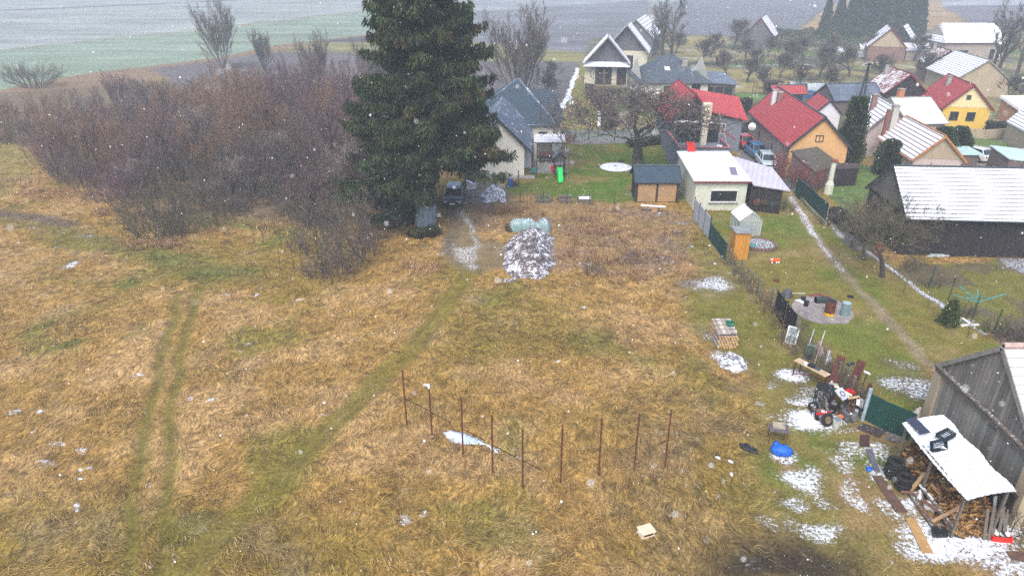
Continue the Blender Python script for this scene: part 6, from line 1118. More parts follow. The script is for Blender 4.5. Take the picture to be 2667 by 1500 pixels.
t = thing('garden_cart', 'teal cloth covered cart with a white bag by the round bed', 'cart', XY(1957, 648)+(0,), .2); MB().ball((0, 0, .22), (.35, .28, .22), 12, 8, .12).build('cover', mk('teal cloth', (.07, .28, .30), (.03, .14, .16), 6), t, smooth=True); MB().ball((-.4, .25, .28), (.3, .25, .15), 10, 7, .12).build('bag', WHITE, t, smooth=True)
for s in (-.2, .2): MB().torus((s, -.22, .09), .08, .03, 14, 6, 'x').build('wheel', RUB, t)
t = thing('toy_truck', 'bright orange plastic toy truck on the long lawn', 'toy truck', XY(2017, 684)+(0,), R(8)); OR_ = mk('orange plastic', (.85, .14, .01), (.7, .1, .01), 3, .35)
MB().box(-.12, -.14, .1, .36, .14, .3).build('tipper', OR_, t, bevel=.02); MB().box(-.36, -.13, .1, -.15, .13, .26).build('cab', OR_, t, bevel=.03); MB().box(-.34, -.11, .262, -.18, .11, .3).build('snow_cap', WHITE, t)
for x in (-.26, .08, .26):
    for s in (-.14, .14): MB().tube([(x, s-.02, .07), (x, s+.02, .07)], .07, 12).build('wheel', WHITE, t)
barrel('shallow rust brown dish lying on the long lawn', 2022, 732, .2, .08, RUST, name='dish')
# fire place on the slab
W = polyw([(2060, 797), (2072, 784), (2104, 774), (2140, 773), (2172, 782), (2214, 803), (2224, 826), (2209, 843), (2141, 845), (2093, 832), (2068, 817)]); c = W.mean(0); m = MB(); q = [(a-c[0], b-c[1]) for a, b in W][::-1]
m.poly(*[(a, b, .09) for a, b in q])
for i in range(len(q)): a, b = q[i], q[(i+1) % len(q)]; m.poly((*a, -.02), (*b, -.02), (*b, .09), (*a, .09))
m.build('concrete_slab', mk('wet concrete slab', (.30, .27, .25), (.17, .15, .15), 1.2, .5, snow=.34), label='rounded wet concrete slab with barrels standing on it', cat='slab').location = (c[0], c[1], 0)
barrel('scorched rusty barrel with yellow bottom on the concrete slab', 2158, 822, .3, .95, RUST, lid=BLACKM, z=.09); MB().tube([(0, 0, .0), (0, 0, .16)], .31, 20).build('yellow_band', mk('yellow paint', (.75, .42, .02), rough=.5), bpy.context.scene.objects[-1] if False else [o for o in bpy.data.objects if o.get('label', '').startswith('scorched')][0])
barrel('pale teal barrel on the right of the concrete slab', 2198, 824, .27, .85, mk('pale teal metal', (.18, .27, .28), (.13, .2, .21), 3, .5), lid=mk('teal lid', (.32, .42, .43)), z=.09)
barrel('dark drum lying on its side at the back of the slab', 2139, 791, .2, .85, mk('dark teal drum', (.035, .055, .06)), z=.09, lying=True)
barrel('black bucket in the middle left of the slab', 2098, 800, .16, .34, BLACKM, name='bucket', z=.09); barrel('black bucket at the back left edge of the slab', 2090, 787, .16, .28, BLACKM, name='bucket', z=.09)
bm = MB().box(-.13, -.06, 0, .13, .06, .08)
for k, (x, y) in enumerate(((2112, 775), (2121, 773), (2131, 773), (2141, 775), (2150, 778), (2159, 780))): o = MB().box(-.14, -.07, 0, .14, .07, .12).build('loose_brick', BRICK, label='red brick in the short row behind the slab', cat='brick', group='bricks behind the slab', bevel=.01); o.location = (*XY(x, y), .09); o.rotation_euler = (0, 0, rnd.uniform(-.4, .4))
cloth('white_film', 'crumpled white plastic film on the slab between the buckets', 'plastic film', [(2070, 784), (2085, 780), (2100, 786), (2122, 781), (2122, 785), (2102, 792), (2104, 799), (2088, 797), (2082, 790)], .17, WHITE, 21, 30, 1.)
cloth('grey_tarpaulin', 'dark grey tarpaulin lump at the left end of the slab', 'tarpaulin', [(2030, 770), (2040, 760), (2055, 762), (2066, 770), (2060, 778), (2045, 779)], .4, mk('dark grey tarp', (.05, .05, .055), (.09, .09, .1), 4, .5), 22, 24, .7)
o = thing('white_rod', 'long white rod lying on the grass behind the grey tarpaulin', 'rod', XY(2080, 766)+(0,)); MB().tube([(-.45, 0, .05), (.45, 0, .05)], .02, 6).build('rod', WHITE, o)
# red coil, rotary dryer, posts, planks
t = thing('red_coil', 'big coil of red hose hanging on the fruit tree', 'hose coil', (*XY(2283, 678), .75), (R(25), 0, R(10)))
for k in range(5): MB().torus((0, .03*k, 0), .40+.02*math.sin(k*2), .025, 26, 5, 'y').build('loop', mk('red hose', (.5, .03, .04), rough=.5), t)
t = thing('rotary_dryer', 'teal rotary clothes dryer with open arms above the gravel strip', 'clothes dryer', XY(2528, 838)+(0,)); MB().tube([(0, 0, 0), (.06, 0, 1.75)], .035, 8).build('pole', mk('dark green pole', (.02, .07, .06)), t)
TEAL = mk('teal painted steel', (.06, .34, .33), (.05, .25, .25), 3, .5)
for a, l in ((R(180), 1.5), (R(110), 1.35), (R(5), 1.75), (R(65), .8)): MB().bar((0.05, 0, 1.35), (l*math.cos(a), l*math.sin(a), 1.85), .04).bar((.05, 0, 1.72), (l*.5*math.cos(a), l*.5*math.sin(a), 1.6), .025).build('arm', TEAL, t)
m = MB(); m.tube([(0, 0, 0), (0, 0, .1)], .2, 10); m.build('foot', CONC, t)
t = thing('white_plank_cross', 'white planks lying crossed at the foot of the clothes dryer', 'planks', XY(2526, 848)+(0,), .1); MB().box(-.6, -.08, 0, .6, .08, .08).build('plank', WHITE, t); MB().box(-.07, -.1, .082, .09, .75, .15).build('plank', WHITE, t)
for x, y, l in ((2586, 869, 'green wire post nearest the right edge'), (2468, 783, 'green wire post left of the clothes dryer'), (2417, 752, 'short green wire post farther along the gravel strip')): o = thing('wire_post', l, 'post', XY(x, y)+(0,)); MB().tube([(0, 0, -.1), (.08, 0, 1.65)], .035, 6).box(.02, -.04, 1.55, .12, .04, 1.6).build('shaft', GREENM, o)
o = thing('plank_pile', 'small pile of pale planks by the wall of the dark barn', 'planks', XY(2442, 668)+(0,), .05); [MB().box(-.9+.2*k, -.12+.1*k, .05*k, .8+.1*k, 0+.1*k, .05*k+.045).build('plank', mk('pale green plank', (.42, .47, .45), snow=.4), o) for k in range(3)]
o = thing('long_lath', 'long pale lath lying at the edge of the snowy vegetable bed', 'lath', XY(2620, 667)+(0,), .03); MB().box(-1.3, -.04, .02, 1.3, .04, .09).build('lath', CRM, o)
for x, y, l in ((2592, 660, 'left thin pole leaning on the dark barn'), (2604, 660, 'right thin pole leaning on the dark barn')): o = thing('leaning_pole', l, 'pole', XY(x, y)+(0,)); MB().tube([(0, -.2, 0), (.5, .55, 2.3)], .02, 5).build('pole', WOODG, o)
barrel('shallow dark dish lying beside the garden path', 2215, 774, .2, .06, BLACKM, name='dish')
# utility poles
t = thing('utility_pole', 'black twin leg utility pole rising beside the columnar evergreen', 'utility pole', XY(2235, 300)+(0,)); MB().bar((-.5, 0, 0), (0, 0, 7.2), .2).build('leg', TRIM, t); MB().bar((.5, 0, 0), (0, 0, 7.2), .2).build('leg', TRIM, t); MB().box(-.55, -.06, 6.9, .55, .06, 7.05).build('crossarm', TRIM, t)
for s in (-.5, 0, .5): MB().cyl((s, 0, 7.05), .05, .25, 8).build('insulator', WHITE, t)
t = thing('utility_pole', 'grey wooden pole among the hedges below the nearest white roofed barn', 'utility pole', XY(1567, 320)+(0,)); MB().tube([(0, 0, 0), (0, 0, 7)], [.14, .1], 7).build('shaft', WOODG, t); MB().box(-.4, -.05, 6.5, .4, .05, 6.62).build('crossarm', WOODG, t)
# far gardens: white frames, trampolines, hut
for x, y, l, sx in ((2075, 232, 'white tunnel frame beside the blue trampolines', 3.), (2135, 236, 'larger white garden tunnel right of the trampolines', 5.), (2252, 128, 'white roofed coop in the far gardens', 3.4), (2188, 136, 'far white frame left of the coop', 2.5), (2235, 148, 'far low snowy cold frame', 3.)):
    t = thing('garden_tunnel', l, 'garden tunnel', XY(x, y)+(0,)); m = MB(); n = 9
    for i in range(n): a, b = PI*i/n, PI*(i+1)/n; m.poly((-sx/2, -math.cos(a)*1.0, math.sin(a)*1.2), (-sx/2, -math.cos(b)*1., math.sin(b)*1.2), (sx/2, -math.cos(b)*1., math.sin(b)*1.2), (sx/2, -math.cos(a)*1., math.sin(a)*1.2))
    m.build('cover', mk('milky film', (.55, .6, .64), (.35, .42, .45), 1.5), t); MB().box(-sx/2-.02, -.5, 0, -sx/2+.02, .5, .9).box(sx/2-.02, -.9, 0, sx/2+.02, .9, .7).build('end_frame', WTRIM, t)
for x, y, l in ((2095, 252, 'blue rimmed round pool nearest the red pavilion'),): t = thing('round_pool', l, 'pool', XY(x, y)+(0,)); MB().cyl((0, 0, 0), 2., .7, 28).build('wall', mk('blue film', (.04, .10, .25)), t); MB().cyl((0, 0, .701), 1.9, .02, 28).build('cover', mk('navy cover', (.04, .07, .13)), t); MB().torus((0, 0, .7), 2., .08, 28, 6).build('rim', mk('blue rim', (.12, .25, .45)), t)
t = thing('garden_hut', 'open brown garden hut with flat dark roof behind the long red roof', 'hut', XY(2008, 248)+(0,)); MB().box(-1.5, -1.1, 2.1, 1.5, 1.1, 2.3).build('roof', mk('dark brown roof', (.06, .03, .03)), t); MB().box(-1.1, .6, 0, 1.1, .7, 2.1).build('back_wall', mk('red brown boards', (.15, .07, .05)), t)
for a in (-1.2, 0, 1.2): MB().bar((a, -.9, 0), (a, -.9, 2.1), .1).build('post', WOODG, t)
for x, y in ((1958, 250), (1966, 248)): o = thing('bean_pole', 'thin dark garden pole on the lawn behind the long house', 'pole', XY(x, y)+(0,), 0, 'garden poles on the back lawn'); MB().tube([(0, 0, 0), (.15, 0, 2.)], .05, 5).tube([(.08, -.12, 1.7), (.22, .12, 1.7)], .03, 4).build('pole', TRIM, o)

# ---------------------------------------------------------------- junk heap along the fence
def lean(name, label, cat, x, y, w, h, th, tilt, rot, mt, z=0., part='panel', extra=None):
    t = thing(name, label, cat, (*XY(x, y), z), (R(tilt), 0, rot)); MB().box(-w/2, -th/2, 0, w/2, th/2, h).build(part, mt, t)
    if extra: extra(t)
    return t
def sash(t):
    m = MB(); [m.box(*q) for q in ((-.32, -.06, -.04, -.25, .04, 1.), (.25, -.06, -.04, .32, .04, 1.), (-.25, -.06, -.04, .25, .04, .03), (-.25, -.06, .93, .25, .04, 1.))]; m.build('frame', WHITE, t); m = MB(); m.box(-.25, -.05, .46, .25, .03, .5); m.build('crossbar', WHITE, t)
lean('old_window', 'white framed old window leaning at the end of the netting fence', 'window', 2058, 894, .5, .95, .02, -20, R(-35), mk('pale glass', (.28, .35, .38), rough=.15), extra=sash)
lean('glass_door', 'tall pale green glazed panel leaning in the scrap row', 'glazed panel', 2104, 935, .34, 1.7, .04, 35, R(-25), mk('greenish glass', (.16, .27, .24), rough=.2), extra=lambda t: MB().box(-.2, -.04, 0, -.165, .04, 1.7).box(.165, -.04, 0, .2, .04, 1.7).build('frame', mk('grey green frame', (.25, .33, .32)), t))
for x, y, l, hh in ((2094, 938, 'thin white pole leaning left of the glazed panel', 1.7), (2120, 950, 'thin grey green pole leaning right of the glazed panel', 1.9)): o = thing('leaning_rod', l, 'pole', XY(x, y)+(0,)); MB().tube([(0, 0, 0), (.45, .5, hh)], .025, 5).build('rod', GF, o)
t = thing('workbench', 'long plank workbench on rusty legs beside the scrap heap', 'workbench', XY(2107, 992)+(0,), R(-58)); MB().box(-.95, -.22, .82, .95, .22, .87).build('table_top', mk('plywood', (.50, .38, .24), (.38, .28, .18), 2, snow=.3), t)
for a in (-.8, .75):
    for b in (-.2, .2): MB().bar((a+.1*b, b*1.3, 0), (a, b, .82), .05).build('leg', RUST, t)
MB().bar((-.8, -.2, .1), (.75, -.2, .75), .04).bar((-.8, .2, .3), (.75, .2, .3), .04).build('brace', RUST, t)
t = thing('tool_case', 'black tool case lying open on the workbench', 'tool case', (*XY(2107, 992), .875), R(-50)); MB().box(-.2, -.13, 0, .12, .13, .15).build('case', BLACKM, t, bevel=.02); MB().box(.14, -.12, 0, .42, .12, .05).build('tray', mk('dark blue tray', (.04, .07, .1)), t)
t = thing('white_cup', 'white tub at the far end of the workbench', 'tub', (*(np.array(XY(2107, 992))+[-.28, .2]), .875)); MB().cyl((0, 0, 0), .1, .12, 12).torus((0, 0, .12), .1, .012, 12, 5).build('tub', WHITE, t)
RB = mk('rust red board', (.10, .03, .025), (.05, .018, .015), 5, .8, snow=.36)
lean('rusty_board', 'left wide rust red board leaning over the scrap heap', 'board', 2164, 1008, .42, 1.7, .04, -30, R(-40), RB); lean('rusty_board', 'right wide rust red board leaning over the scrap heap', 'board', 2213, 1022, .42, 1.75, .04, -25, R(-45), RB)
lean('fence_post', 'mossy concrete fence post between the two rusty boards', 'post', 2197, 1018, .14, 1.6, .14, 0, .3, mk('mossy concrete post', (.18, .17, .12)), part='shaft', extra=lambda t: MB().box(-.2, -.08, 1.601, .2, .08, 1.68).build('cap', TRIM, t))
for i, (x, y, h) in enumerate(((2243, 1060, 1.3), (2250, 1050, 1.1), (2256, 1062, 1.2))): lean('rusty_bar', ['rusty corrugated strip left of the pale blue post', 'dark rusty strip behind the corrugated one', 'rusty strip touching the pale blue post'][i], 'metal strip', x, y, .14, h, .05, -12, R(-60+i*20), RB)
def machine():
    t = thing('scrap_machine', 'black machine frame with racks at the left of the scrap heap', 'machine', XY(2138, 1062)+(0,), R(-20)); m = MB()
    for a in (-.35, .35):
        for b in (-.3, .3): m.bar((a, b, 0), (a, b, 1.25), .05)
        m.bar((a, -.3, 1.25), (a, .3, 1.25), .05).bar((a, -.3, .6), (a, .3, .6), .05)
    m.build('frame', BLACKM, t); m = MB()
    for k in range(9): m.bar((-.35, -.3+k*.075, 1.25), (.35, -.3+k*.075, 1.25), .025)
    m.build('rack', BLACKM, t)
    for i in range(7): MB().ball((rnd.uniform(-.3, .3), rnd.uniform(-.25, .25), rnd.uniform(.2, 1.)), (rnd.uniform(.1, .22), rnd.uniform(.1, .2), rnd.uniform(.08, .18)), 7, 5, .25).build('component', mk('oily part %d' % (i % 3), ((.03, .03, .035), (.10, .10, .10), (.05, .06, .05))[i % 3], rough=.5), t)
    for s in (-.5, .5): MB().torus((s*.8, -.36, .25), .2, .06, 16, 6, 'y').build('wheel', RUB, t)
machine()
t = thing('red_mower', 'small red garden machine with white marks before the scrap heap', 'mower', XY(2140, 1090)+(0,), R(-25)); MB().box(-.3, -.18, .2, .32, .2, .42).build('hood', mk('red paint worn', (.5, .015, .02), (.4, .01, .015), 3, .4), t, bevel=.06); MB().box(-.1, -.1, .423, .06, .1, .44).box(.1, -.12, .423, .15, .06, .44).build('white_mark', WHITE, t); MB().box(-.33, -.2, .05, .3, .2, .2).build('deck', BLACKM, t)
for s in (-1, 1): MB().torus((-.2, s*.24, .13), .1, .04, 14, 6, 'y').build('wheel', RUB, t)
def tyre(label, l, rot, grp=None, rim=True, r_=.3):
    t = thing('tyre', label, 'tyre', l, rot, grp); MB().torus((0, 0, 0), r_*.78, r_*.27, 22, 8, 'z', .95).build('tread', RUB, t)
    if rim: m = MB(); m.tube([(0, 0, -.05), (0, 0, .05)], r_*.55, 16).tube([(0, 0, -.07), (0, 0, .09)], r_*.18, 10); m.build('rim', mk('dull brass rim', (.20, .15, .10), rough=.5), t)
    return t
tyre('tyre on a dull brass coloured rim leaning in front of the red machine', (*XY(2152, 1106), .3), (R(68), 0, R(15)), None, True, .32)
barrel('white bucket half full beside the leaning tyre', 2177, 1108, .19, .36, mk('off white bucket', (.55, .56, .5), rough=.5), name='bucket', lid=mk('water in bucket', (.2, .25, .28), rough=.1))
o = thing('orange_rag', 'orange cap perched behind the white bucket', 'cap', (*XY(2186, 1098), .2)); MB().ball((0, 0, .1), (.14, .1, .1), 9, 6, .2).build('cap', mk('orange cloth', (.65, .2, .08)), o)
t = thing('engine_block', 'greasy grey engine with pulley on the right of the scrap heap', 'engine', XY(2208, 1092)+(0,), R(10)); MB().box(-.3, -.25, .05, .3, .25, .5).build('block', mk('greasy metal', (.07, .075, .08), (.14, .14, .15), 9, .45), t, bevel=.05); MB().tube([(.1, -.27, .3), (.1, -.34, .3)], .2, 18).build('pulley', ALU, t)
for k in range(6): MB().tube([(-.2+.08*k, rnd.uniform(-.2, .2), .5), (-.2+.1*k, rnd.uniform(-.3, .2), rnd.uniform(.6, .9))], .03, 6).build('pipe', BLACKM if k % 2 else RUST, t)
lean('stove_plate', 'white metal hob plate with a round ring on top of the heap', 'hob', 2196, 1072, .55, .6, .04, -62, R(30), mk('blue white enamel', (.5, .55, .62), rough=.35), .75, extra=lambda t: MB().torus((0, -.03, .3), .13, .02, 18, 5, 'y').build('ring', BLACKM, t))
o = thing('stove_pipe', 'short pale flue pipe with dark mouth on top of the heap', 'pipe', (*XY(2163, 1040), .75), R(-50)); MB().tube([(-.2, 0, .0), (.2, 0, .1)], .16, 16).build('pipe', mk('pale zinc', (.4, .4, .38), rough=.5), o); MB().tube([(.2, 0, .1), (.23, 0, .105)], .12, 14).build('mouth', BLACKM, o)
o = thing('red_bag', 'crumpled bright red bag at the foot of the right rusty board', 'bag', (*XY(2207, 1046), .5)); MB().ball((0, 0, .1), (.3, .2, .14), 10, 6, .25).build('bag', mk('red cloth', (.5, .01, .03)), o)
for i, (x, y, z, L_, rz, ti, mt, l) in enumerate(((2183, 1055, .9, 1.0, -40, 12, CRM, 'cream board lying across the top of the heap'), (2155, 1050, .85, .6, 60, 15, WHITE, 'short white post pointing left on the heap'), (2172, 1048, .9, .5, -100, 10, WHITE, 'short white post standing askew on the heap'), (2166, 1062, .6, .9, -70, -30, RUST, 'rusty pipe bundle sloping down the heap'), (2214, 1070, .8, .7, 20, 5, mk('pale pine', (.6, .42, .25)), 'pale pine offcut beside the hob plate'), (2228, 1085, .3, 1.2, -110, 55, WHITE, 'white tube leaning on the right of the heap'), (2150, 1075, .35, 1.1, -85, 50, WOODG, 'grey plank standing in the middle of the heap'))):
    o = thing('scrap_board', l, 'scrap', (*XY(x, y), z), (0, R(ti), R(rz))); MB().box(-L_/2, -.07, -.02, L_/2, .07, .02).box(-L_/2, -.02, .021, L_/2, .02, .04).build('board', mt, o)
lean('white_sheet', 'pale metal panel leaning at the right edge of the heap', 'panel', 2238, 1080, .5, .8, .03, -15, R(-50), mk('pale grey panel', (.45, .47, .5), rough=.4))
cloth('pink_blanket', 'pink and white padding hanging on the fence behind the glazed panel', 'blanket', [(2122, 905), (2140, 903), (2144, 928), (2132, 935)], .5, mk('pink padding', (.55, .42, .38), (.4, .25, .2), 3), 31, 18, 1.); cloth('white_padding', 'torn white padding on the fence right of the pink one', 'padding', [(2150, 915), (2168, 922), (2166, 940), (2150, 955), (2142, 945), (2148, 930)], .5, WHITE, 32, 18, 1.)
for i in range(46):
    x, y = 2118+rnd.uniform(0, 125), 1078+rnd.uniform(-50, 22); o = thing('scrap_part', 'small greasy scrap part lost in the heap', 'scrap', (*XY(x, y), rnd.uniform(0, .6)), (rnd.uniform(-1, 1), rnd.uniform(-1, 1), rnd.uniform(0, 3)), 'small parts in the scrap heap')
    MB().box(-.18, -.05, 0, .18, .05, .06).cyl((.1, 0, .06), .08, .12, 8).box(-.16, -.12, .0, -.1, .12, .1).build('part', (BLACKM, RUST, mk('greasy metal', (.07, .075, .08)), WOODG)[i % 4], o)
t = thing('lawn_lamp', 'thin leaning pole with a white flat head right of the heap', 'lamp', XY(2232, 1050)+(0,)); MB().tube([(0, 0, 0), (.25, .25, 1.6)], .025, 6).build('pole', BLACKM, t); MB().obox((.27, .27, 1.64), ((.9, 0, -.4), (0, 1, 0), (.4, 0, .9)), (.16, .09, .03)).build('head', WHITE, t)
# table with crate, blue sack
t = thing('steel_table', 'small dark steel table standing in the snow by the blue sack', 'table', XY(2022, 1148)+(0,), R(-15)); PUR = mk('purple grey steel', (.13, .11, .13), (.08, .07, .08), 4, .5, snow=.3); MB().box(-.42, -.32, .7, .42, .32, .74).build('table_top', PUR, t)
for a in (-.36, .36):
    for b in (-.27, .27): MB().bar((a, b, 0), (a, b, .7), .035).build('leg', RUST, t)
t = thing('wire_crate', 'pale slatted crate on the small steel table', 'crate', (*(np.array(XY(2022, 1148))+[0, .08]), .742), R(-12)); m = MB(); [m.box(-.25+.06*k, -.16, 0, -.22+.06*k, -.14, .14) for k in range(9)]; m.box(-.27, -.14, 0, -.25, .16, .15).box(.25, -.14, 0, .27, .16, .15).box(-.25, .14, 0, .25, .16, .15).box(-.25, -.13, 0, .25, .13, .03).box(-.25, -.17, .12, .25, -.161, .15); m.build('slats', mk('beige plastic', (.45, .4, .33)), t)
t = thing('blue_sack', 'bright blue plastic sack slumped in the snow under the steel table', 'sack', XY(2034, 1182)+(0,), R(-15)); MB().ball((0, 0, .2), (.48, .30, .27), 18, 11, .07).ball((-.25, .12, .38), (.16, .16, .2), 10, 7, .1).build('sack', mk('blue plastic sheet', (.01, .13, .62), (.01, .07, .38), 5, .35, bump=.6), t, smooth=True); MB().torus((-.3, .16, .52), .05, .02, 10, 5).build('tie', BLACKM, t)
def flat(name, label, cat, px, mt, th=.035, z=.02):
    W = polyw(px); c = W.mean(0); q = [(a-c[0], b-c[1]) for a, b in W]
    ar = sum(q[i][0]*q[(i+1) % len(q)][1]-q[(i+1) % len(q)][0]*q[i][1] for i in range(len(q)))
    if ar < 0: q = q[::-1]
    m = MB(); m.poly(*[(a, b, th) for a, b in q]); m.poly(*[(a, b, 0) for a, b in q[::-1]])
    for i in range(len(q)): a, b = q[i], q[(i+1) % len(q)]; m.poly((*a, 0), (*b, 0), (*b, th), (*a, th))
    o = m.build(name, mt, label=label, cat=cat); o.location = (c[0], c[1], z); return o
BRB = mk('wet brown board', (.13, .075, .055), (.075, .045, .035), 3, .55, snow=.30); DKB = mk('wet dark board', (.06, .045, .05), (.04, .03, .035), 3, .5, snow=.33)
flat('ground_board', 'dark trapezoid board lying before the green cloth fence', 'board', [(2246, 1103), (2308, 1124), (2290, 1141), (2231, 1116)], DKB); flat('ground_board', 'small square rust brown board lying in the snow', 'board', [(2240, 1134), (2265, 1135), (2264, 1165), (2238, 1162)], mk('rust brown board', (.07, .035, .03), (.04, .02, .02)))
flat('ground_board', 'narrow slate grey board near the blue scrap', 'board', [(2254, 1171), (2271, 1171), (2292, 1229), (2277, 1228)], mk('slate grey board', (.11, .115, .14), (.08, .08, .1), snow=.3)); flat('ground_board', 'long brown board lying between the slate and the tan one', 'board', [(2271, 1240), (2294, 1240), (2364, 1335), (2333, 1335)], BRB)
flat('ground_board', 'long tan board lying nearest the camera', 'board', [(2358, 1351), (2383, 1351), (2430, 1441), (2401, 1440)], mk('tan chipboard', (.42, .25, .10), (.30, .18, .07), 3, snow=.26)); flat('ground_board', 'dark brown board at the lower right corner', 'board', [(2619, 1437), (2690, 1438), (2690, 1468), (2633, 1456)], BRB)
flat('ground_board', 'cracked grey slab under the end of the green cloth fence', 'slab', [(2312, 1126), (2352, 1142), (2340, 1155), (2302, 1146)], mk('cracked slab', (.16, .14, .13), (.08, .07, .07), 5, snow=.36)); cloth('blue_scrap', 'small bright blue plastic scrap beside the slate grey board', 'plastic scrap', [(2256, 1218), (2270, 1218), (2269, 1227), (2257, 1226)], .08, mk('blue plastic sheet', (.01, .13, .62)), 41, 14, .8)
flat('mortar_tray', 'black tray lying at the foot of the timber pile', 'tray', [(2424, 1378), (2460, 1380), (2468, 1400), (2428, 1400)], BLACKM, .16); flat('green_board', 'dark green board beside the black tray', 'board', [(2470, 1382), (2492, 1386), (2500, 1402), (2478, 1396)], GREENM, .06)
t = box_thing('red_crate', 'red crate with white bags strapped in it beside the orange bush', 'crate', 2600, 1398, .72, .55, .22, mk('red plastic', (.7, .03, .02)), R(-8), 0, True); [MB().ball((-.2+.2*k, 0, .27), (.11, .22, .1), 10, 6, .1).build('bag', WHITE, t, smooth=True) for k in range(3)]; MB().box(-.05, -.28, .36, .03, .28, .39).build('strap', BLACKM, t)
o = barrel('small orange pot at the foot of the lean-to post', 2519, 1386, .1, .1, mk('orange plastic', (.85, .14, .01)), name='dish'); barrel('small white pot in front of the lean-to', 2517, 1402, .09, .1, WHITE, name='dish'); barrel('pale teal tub beside the lean-to post', 2516, 1366, .17, .2, mk('teal tub', (.12, .25, .28)), name='bucket')

# ---------------------------------------------------------------- lean-to wood store
t = thing('wood_shelter', 'lean-to with white corrugated roof over the firewood beside the grey barn', 'shelter', (17.5, 21.7, 0)); m = MB(); nn = 40; x0, x1, y0, y1 = -.70, .98, -2.38, 2.28
rows = []
for i in range(nn+1):
    yy = y0+(y1-y0)*i/nn; r_ = []
    for j in range(5): s = j/4; r_.append((x0+(x1-x0)*s+.06*math.sin(i*.4)*(j == 4)-.02, yy+.04*math.sin(s*3), 2.1+.42*s+.016*math.cos(i*2.2)-.10*math.sin(PI*(i/nn))*(1-s)+.05*math.sin(PI*s)))
    rows.append(r_)
for th in (0, -.02):
    b = len(m.v); m.v += [(x, y, z+th) for r_ in rows for x, y, z in r_]
    for i in range(nn):
        for j in range(4): q = (b+i*5+j, b+i*5+j+1, b+(i+1)*5+j+1, b+(i+1)*5+j); m.f.append(q if th == 0 else q[::-1])
m.build('roof', ribs('white roofing sheet', (.72, .77, .80), .55, .13, .12), t)
for x, y, h in ((-.6, -2.1, 2.0), (-.6, .1, 1.95), (-.6, 2.1, 2.0), (.9, -2.1, 2.4), (.9, 2.1, 2.4)): MB().bar((x, y, 0), (x, y, h), .09).build('post', WOODG, t)
MB().bar((-.6, -2.3, 2.02), (-.6, 2.2, 2.02), .08).bar((.9, -2.3, 2.44), (.9, 2.2, 2.44), .08).build('beam', WOODG, t)
def firewood():
    g = np.random.default_rng(17); n = 1500; x = g.uniform(17.05, 18.6, n); y = g.uniform(19.6, 24.1, n); sl = np.clip((x-16.7)/1.0, 0, 1); hmax = (.2+1.5*np.clip((x-17.)/.8, 0, 1))*ss(y, 19.2, 21.5)*.9+.1; z = hmax*g.random(n)**.35
    pass
    a = g.uniform(0, PI, n); e = g.normal(0, .25, n); L_ = g.uniform(.12, .2, n); d = np.stack([np.cos(a)*np.cos(e), np.sin(a)*np.cos(e), np.sin(e)], -1)*L_[:, None]; s = np.stack([-np.sin(a), np.cos(a), np.zeros(n)], -1)*g.uniform(.035, .07, n)[:, None]; u = np.array([0, 0, 1])*g.uniform(.03, .06, n)[:, None]
    c = np.stack([x, y, z], -1); V = np.stack([c-d-s-u, c-d+s-u, c-d+u*1.2, c+d-s-u, c+d+s-u, c+d+u*1.2], 1).reshape(-1, 3); i0 = (np.arange(n)*6)[:, None]
    Fq = np.concatenate([i0+np.array([[0, 3, 4, 1]]), i0+np.array([[1, 4, 5, 2]]), i0+np.array([[2, 5, 3, 0]])]); T = np.array([(.30, .16, .05), (.20, .10, .035), (.38, .22, .09), (.12, .06, .03), (.24, .17, .10)])[g.integers(0, 5, n)]*g.uniform(.5, 1.15, n)[:, None]
    o = fastmesh('firewood', V, Fq, grass_mat('split wood', None), None, {'tone': np.repeat(T, 6, 0)}); m = MB(); return tag(o, 'heap of orange split firewood under the white lean-to roof', 'firewood', None, 'stuff')
firewood()
dk2 = box_thing('back_boards', 'row of dark boards behind the firewood against the grey barn', 'boards', 2600, 1230, .1, 4.2, 1.9, W_DWOOD); dk2.location = (18.9, 21.8, 0)
crp = lambda x, y, z, rz, lab, tilt=(0, 0): None
for loc, rot, lab in (((17.72, 22.55, 2.46), (0, R(-12), R(20)), 'black plastic crate lying flat on the white roof'), ((17.22, 22.25, 2.36), (R(75), R(-10), R(5)), 'black plastic crate tipped on its side at the roof edge')):
    t = thing('black_crate', lab, 'crate', loc, rot); m = MB()
    for k in range(3): z = .03+k*.08; m.box(-.3, -.2, z, .3, -.18, z+.05).box(-.3, .18, z, .3, .2, z+.05).box(-.3, -.18, z, -.28, .18, z+.05).box(.28, -.18, z, .3, .18, z+.05)
    for k in range(7): m.box(-.3+.1*k-.01, -.201, 0, -.3+.1*k+.01, -.181, .25).box(-.3+.1*k-.01, .181, 0, -.3+.1*k+.01, .201, .25)
    for k in range(5): m.box(-.28, -.18+.08*k, 0, .28, -.16+.08*k, .02)
    m.build('body', mk('dark slate plastic', (.02, .03, .045)), t)
t = thing('dark_sheet', 'dark blue panel lying on the far corner of the white roof', 'panel', (17.15, 23.55, 2.30), (0, R(-13), R(4))); MB().box(-.21, -.55, 0, .21, .5, .03).build('sheet', mk('navy sheet', (.045, .05, .08), (.03, .035, .06), 4, .4, snow=.25), t)
for x0_, y0_, n, l in ((16.38, 23.05, 5, 'worn black tyre in the far stack beside the firewood'), (16.42, 22.30, 4, 'worn black tyre in the near stack beside the firewood'), (16.95, 22.7, 3, 'worn black tyre in the low stack behind the other two')):
    for k in range(n): tyre(l, (x0_+rnd.uniform(-.03, .03), y0_+rnd.uniform(-.03, .03), .1+k*.17), (rnd.uniform(-.05, .05), rnd.uniform(-.05, .05), 0), 'tyres stacked beside the firewood', False, .34)
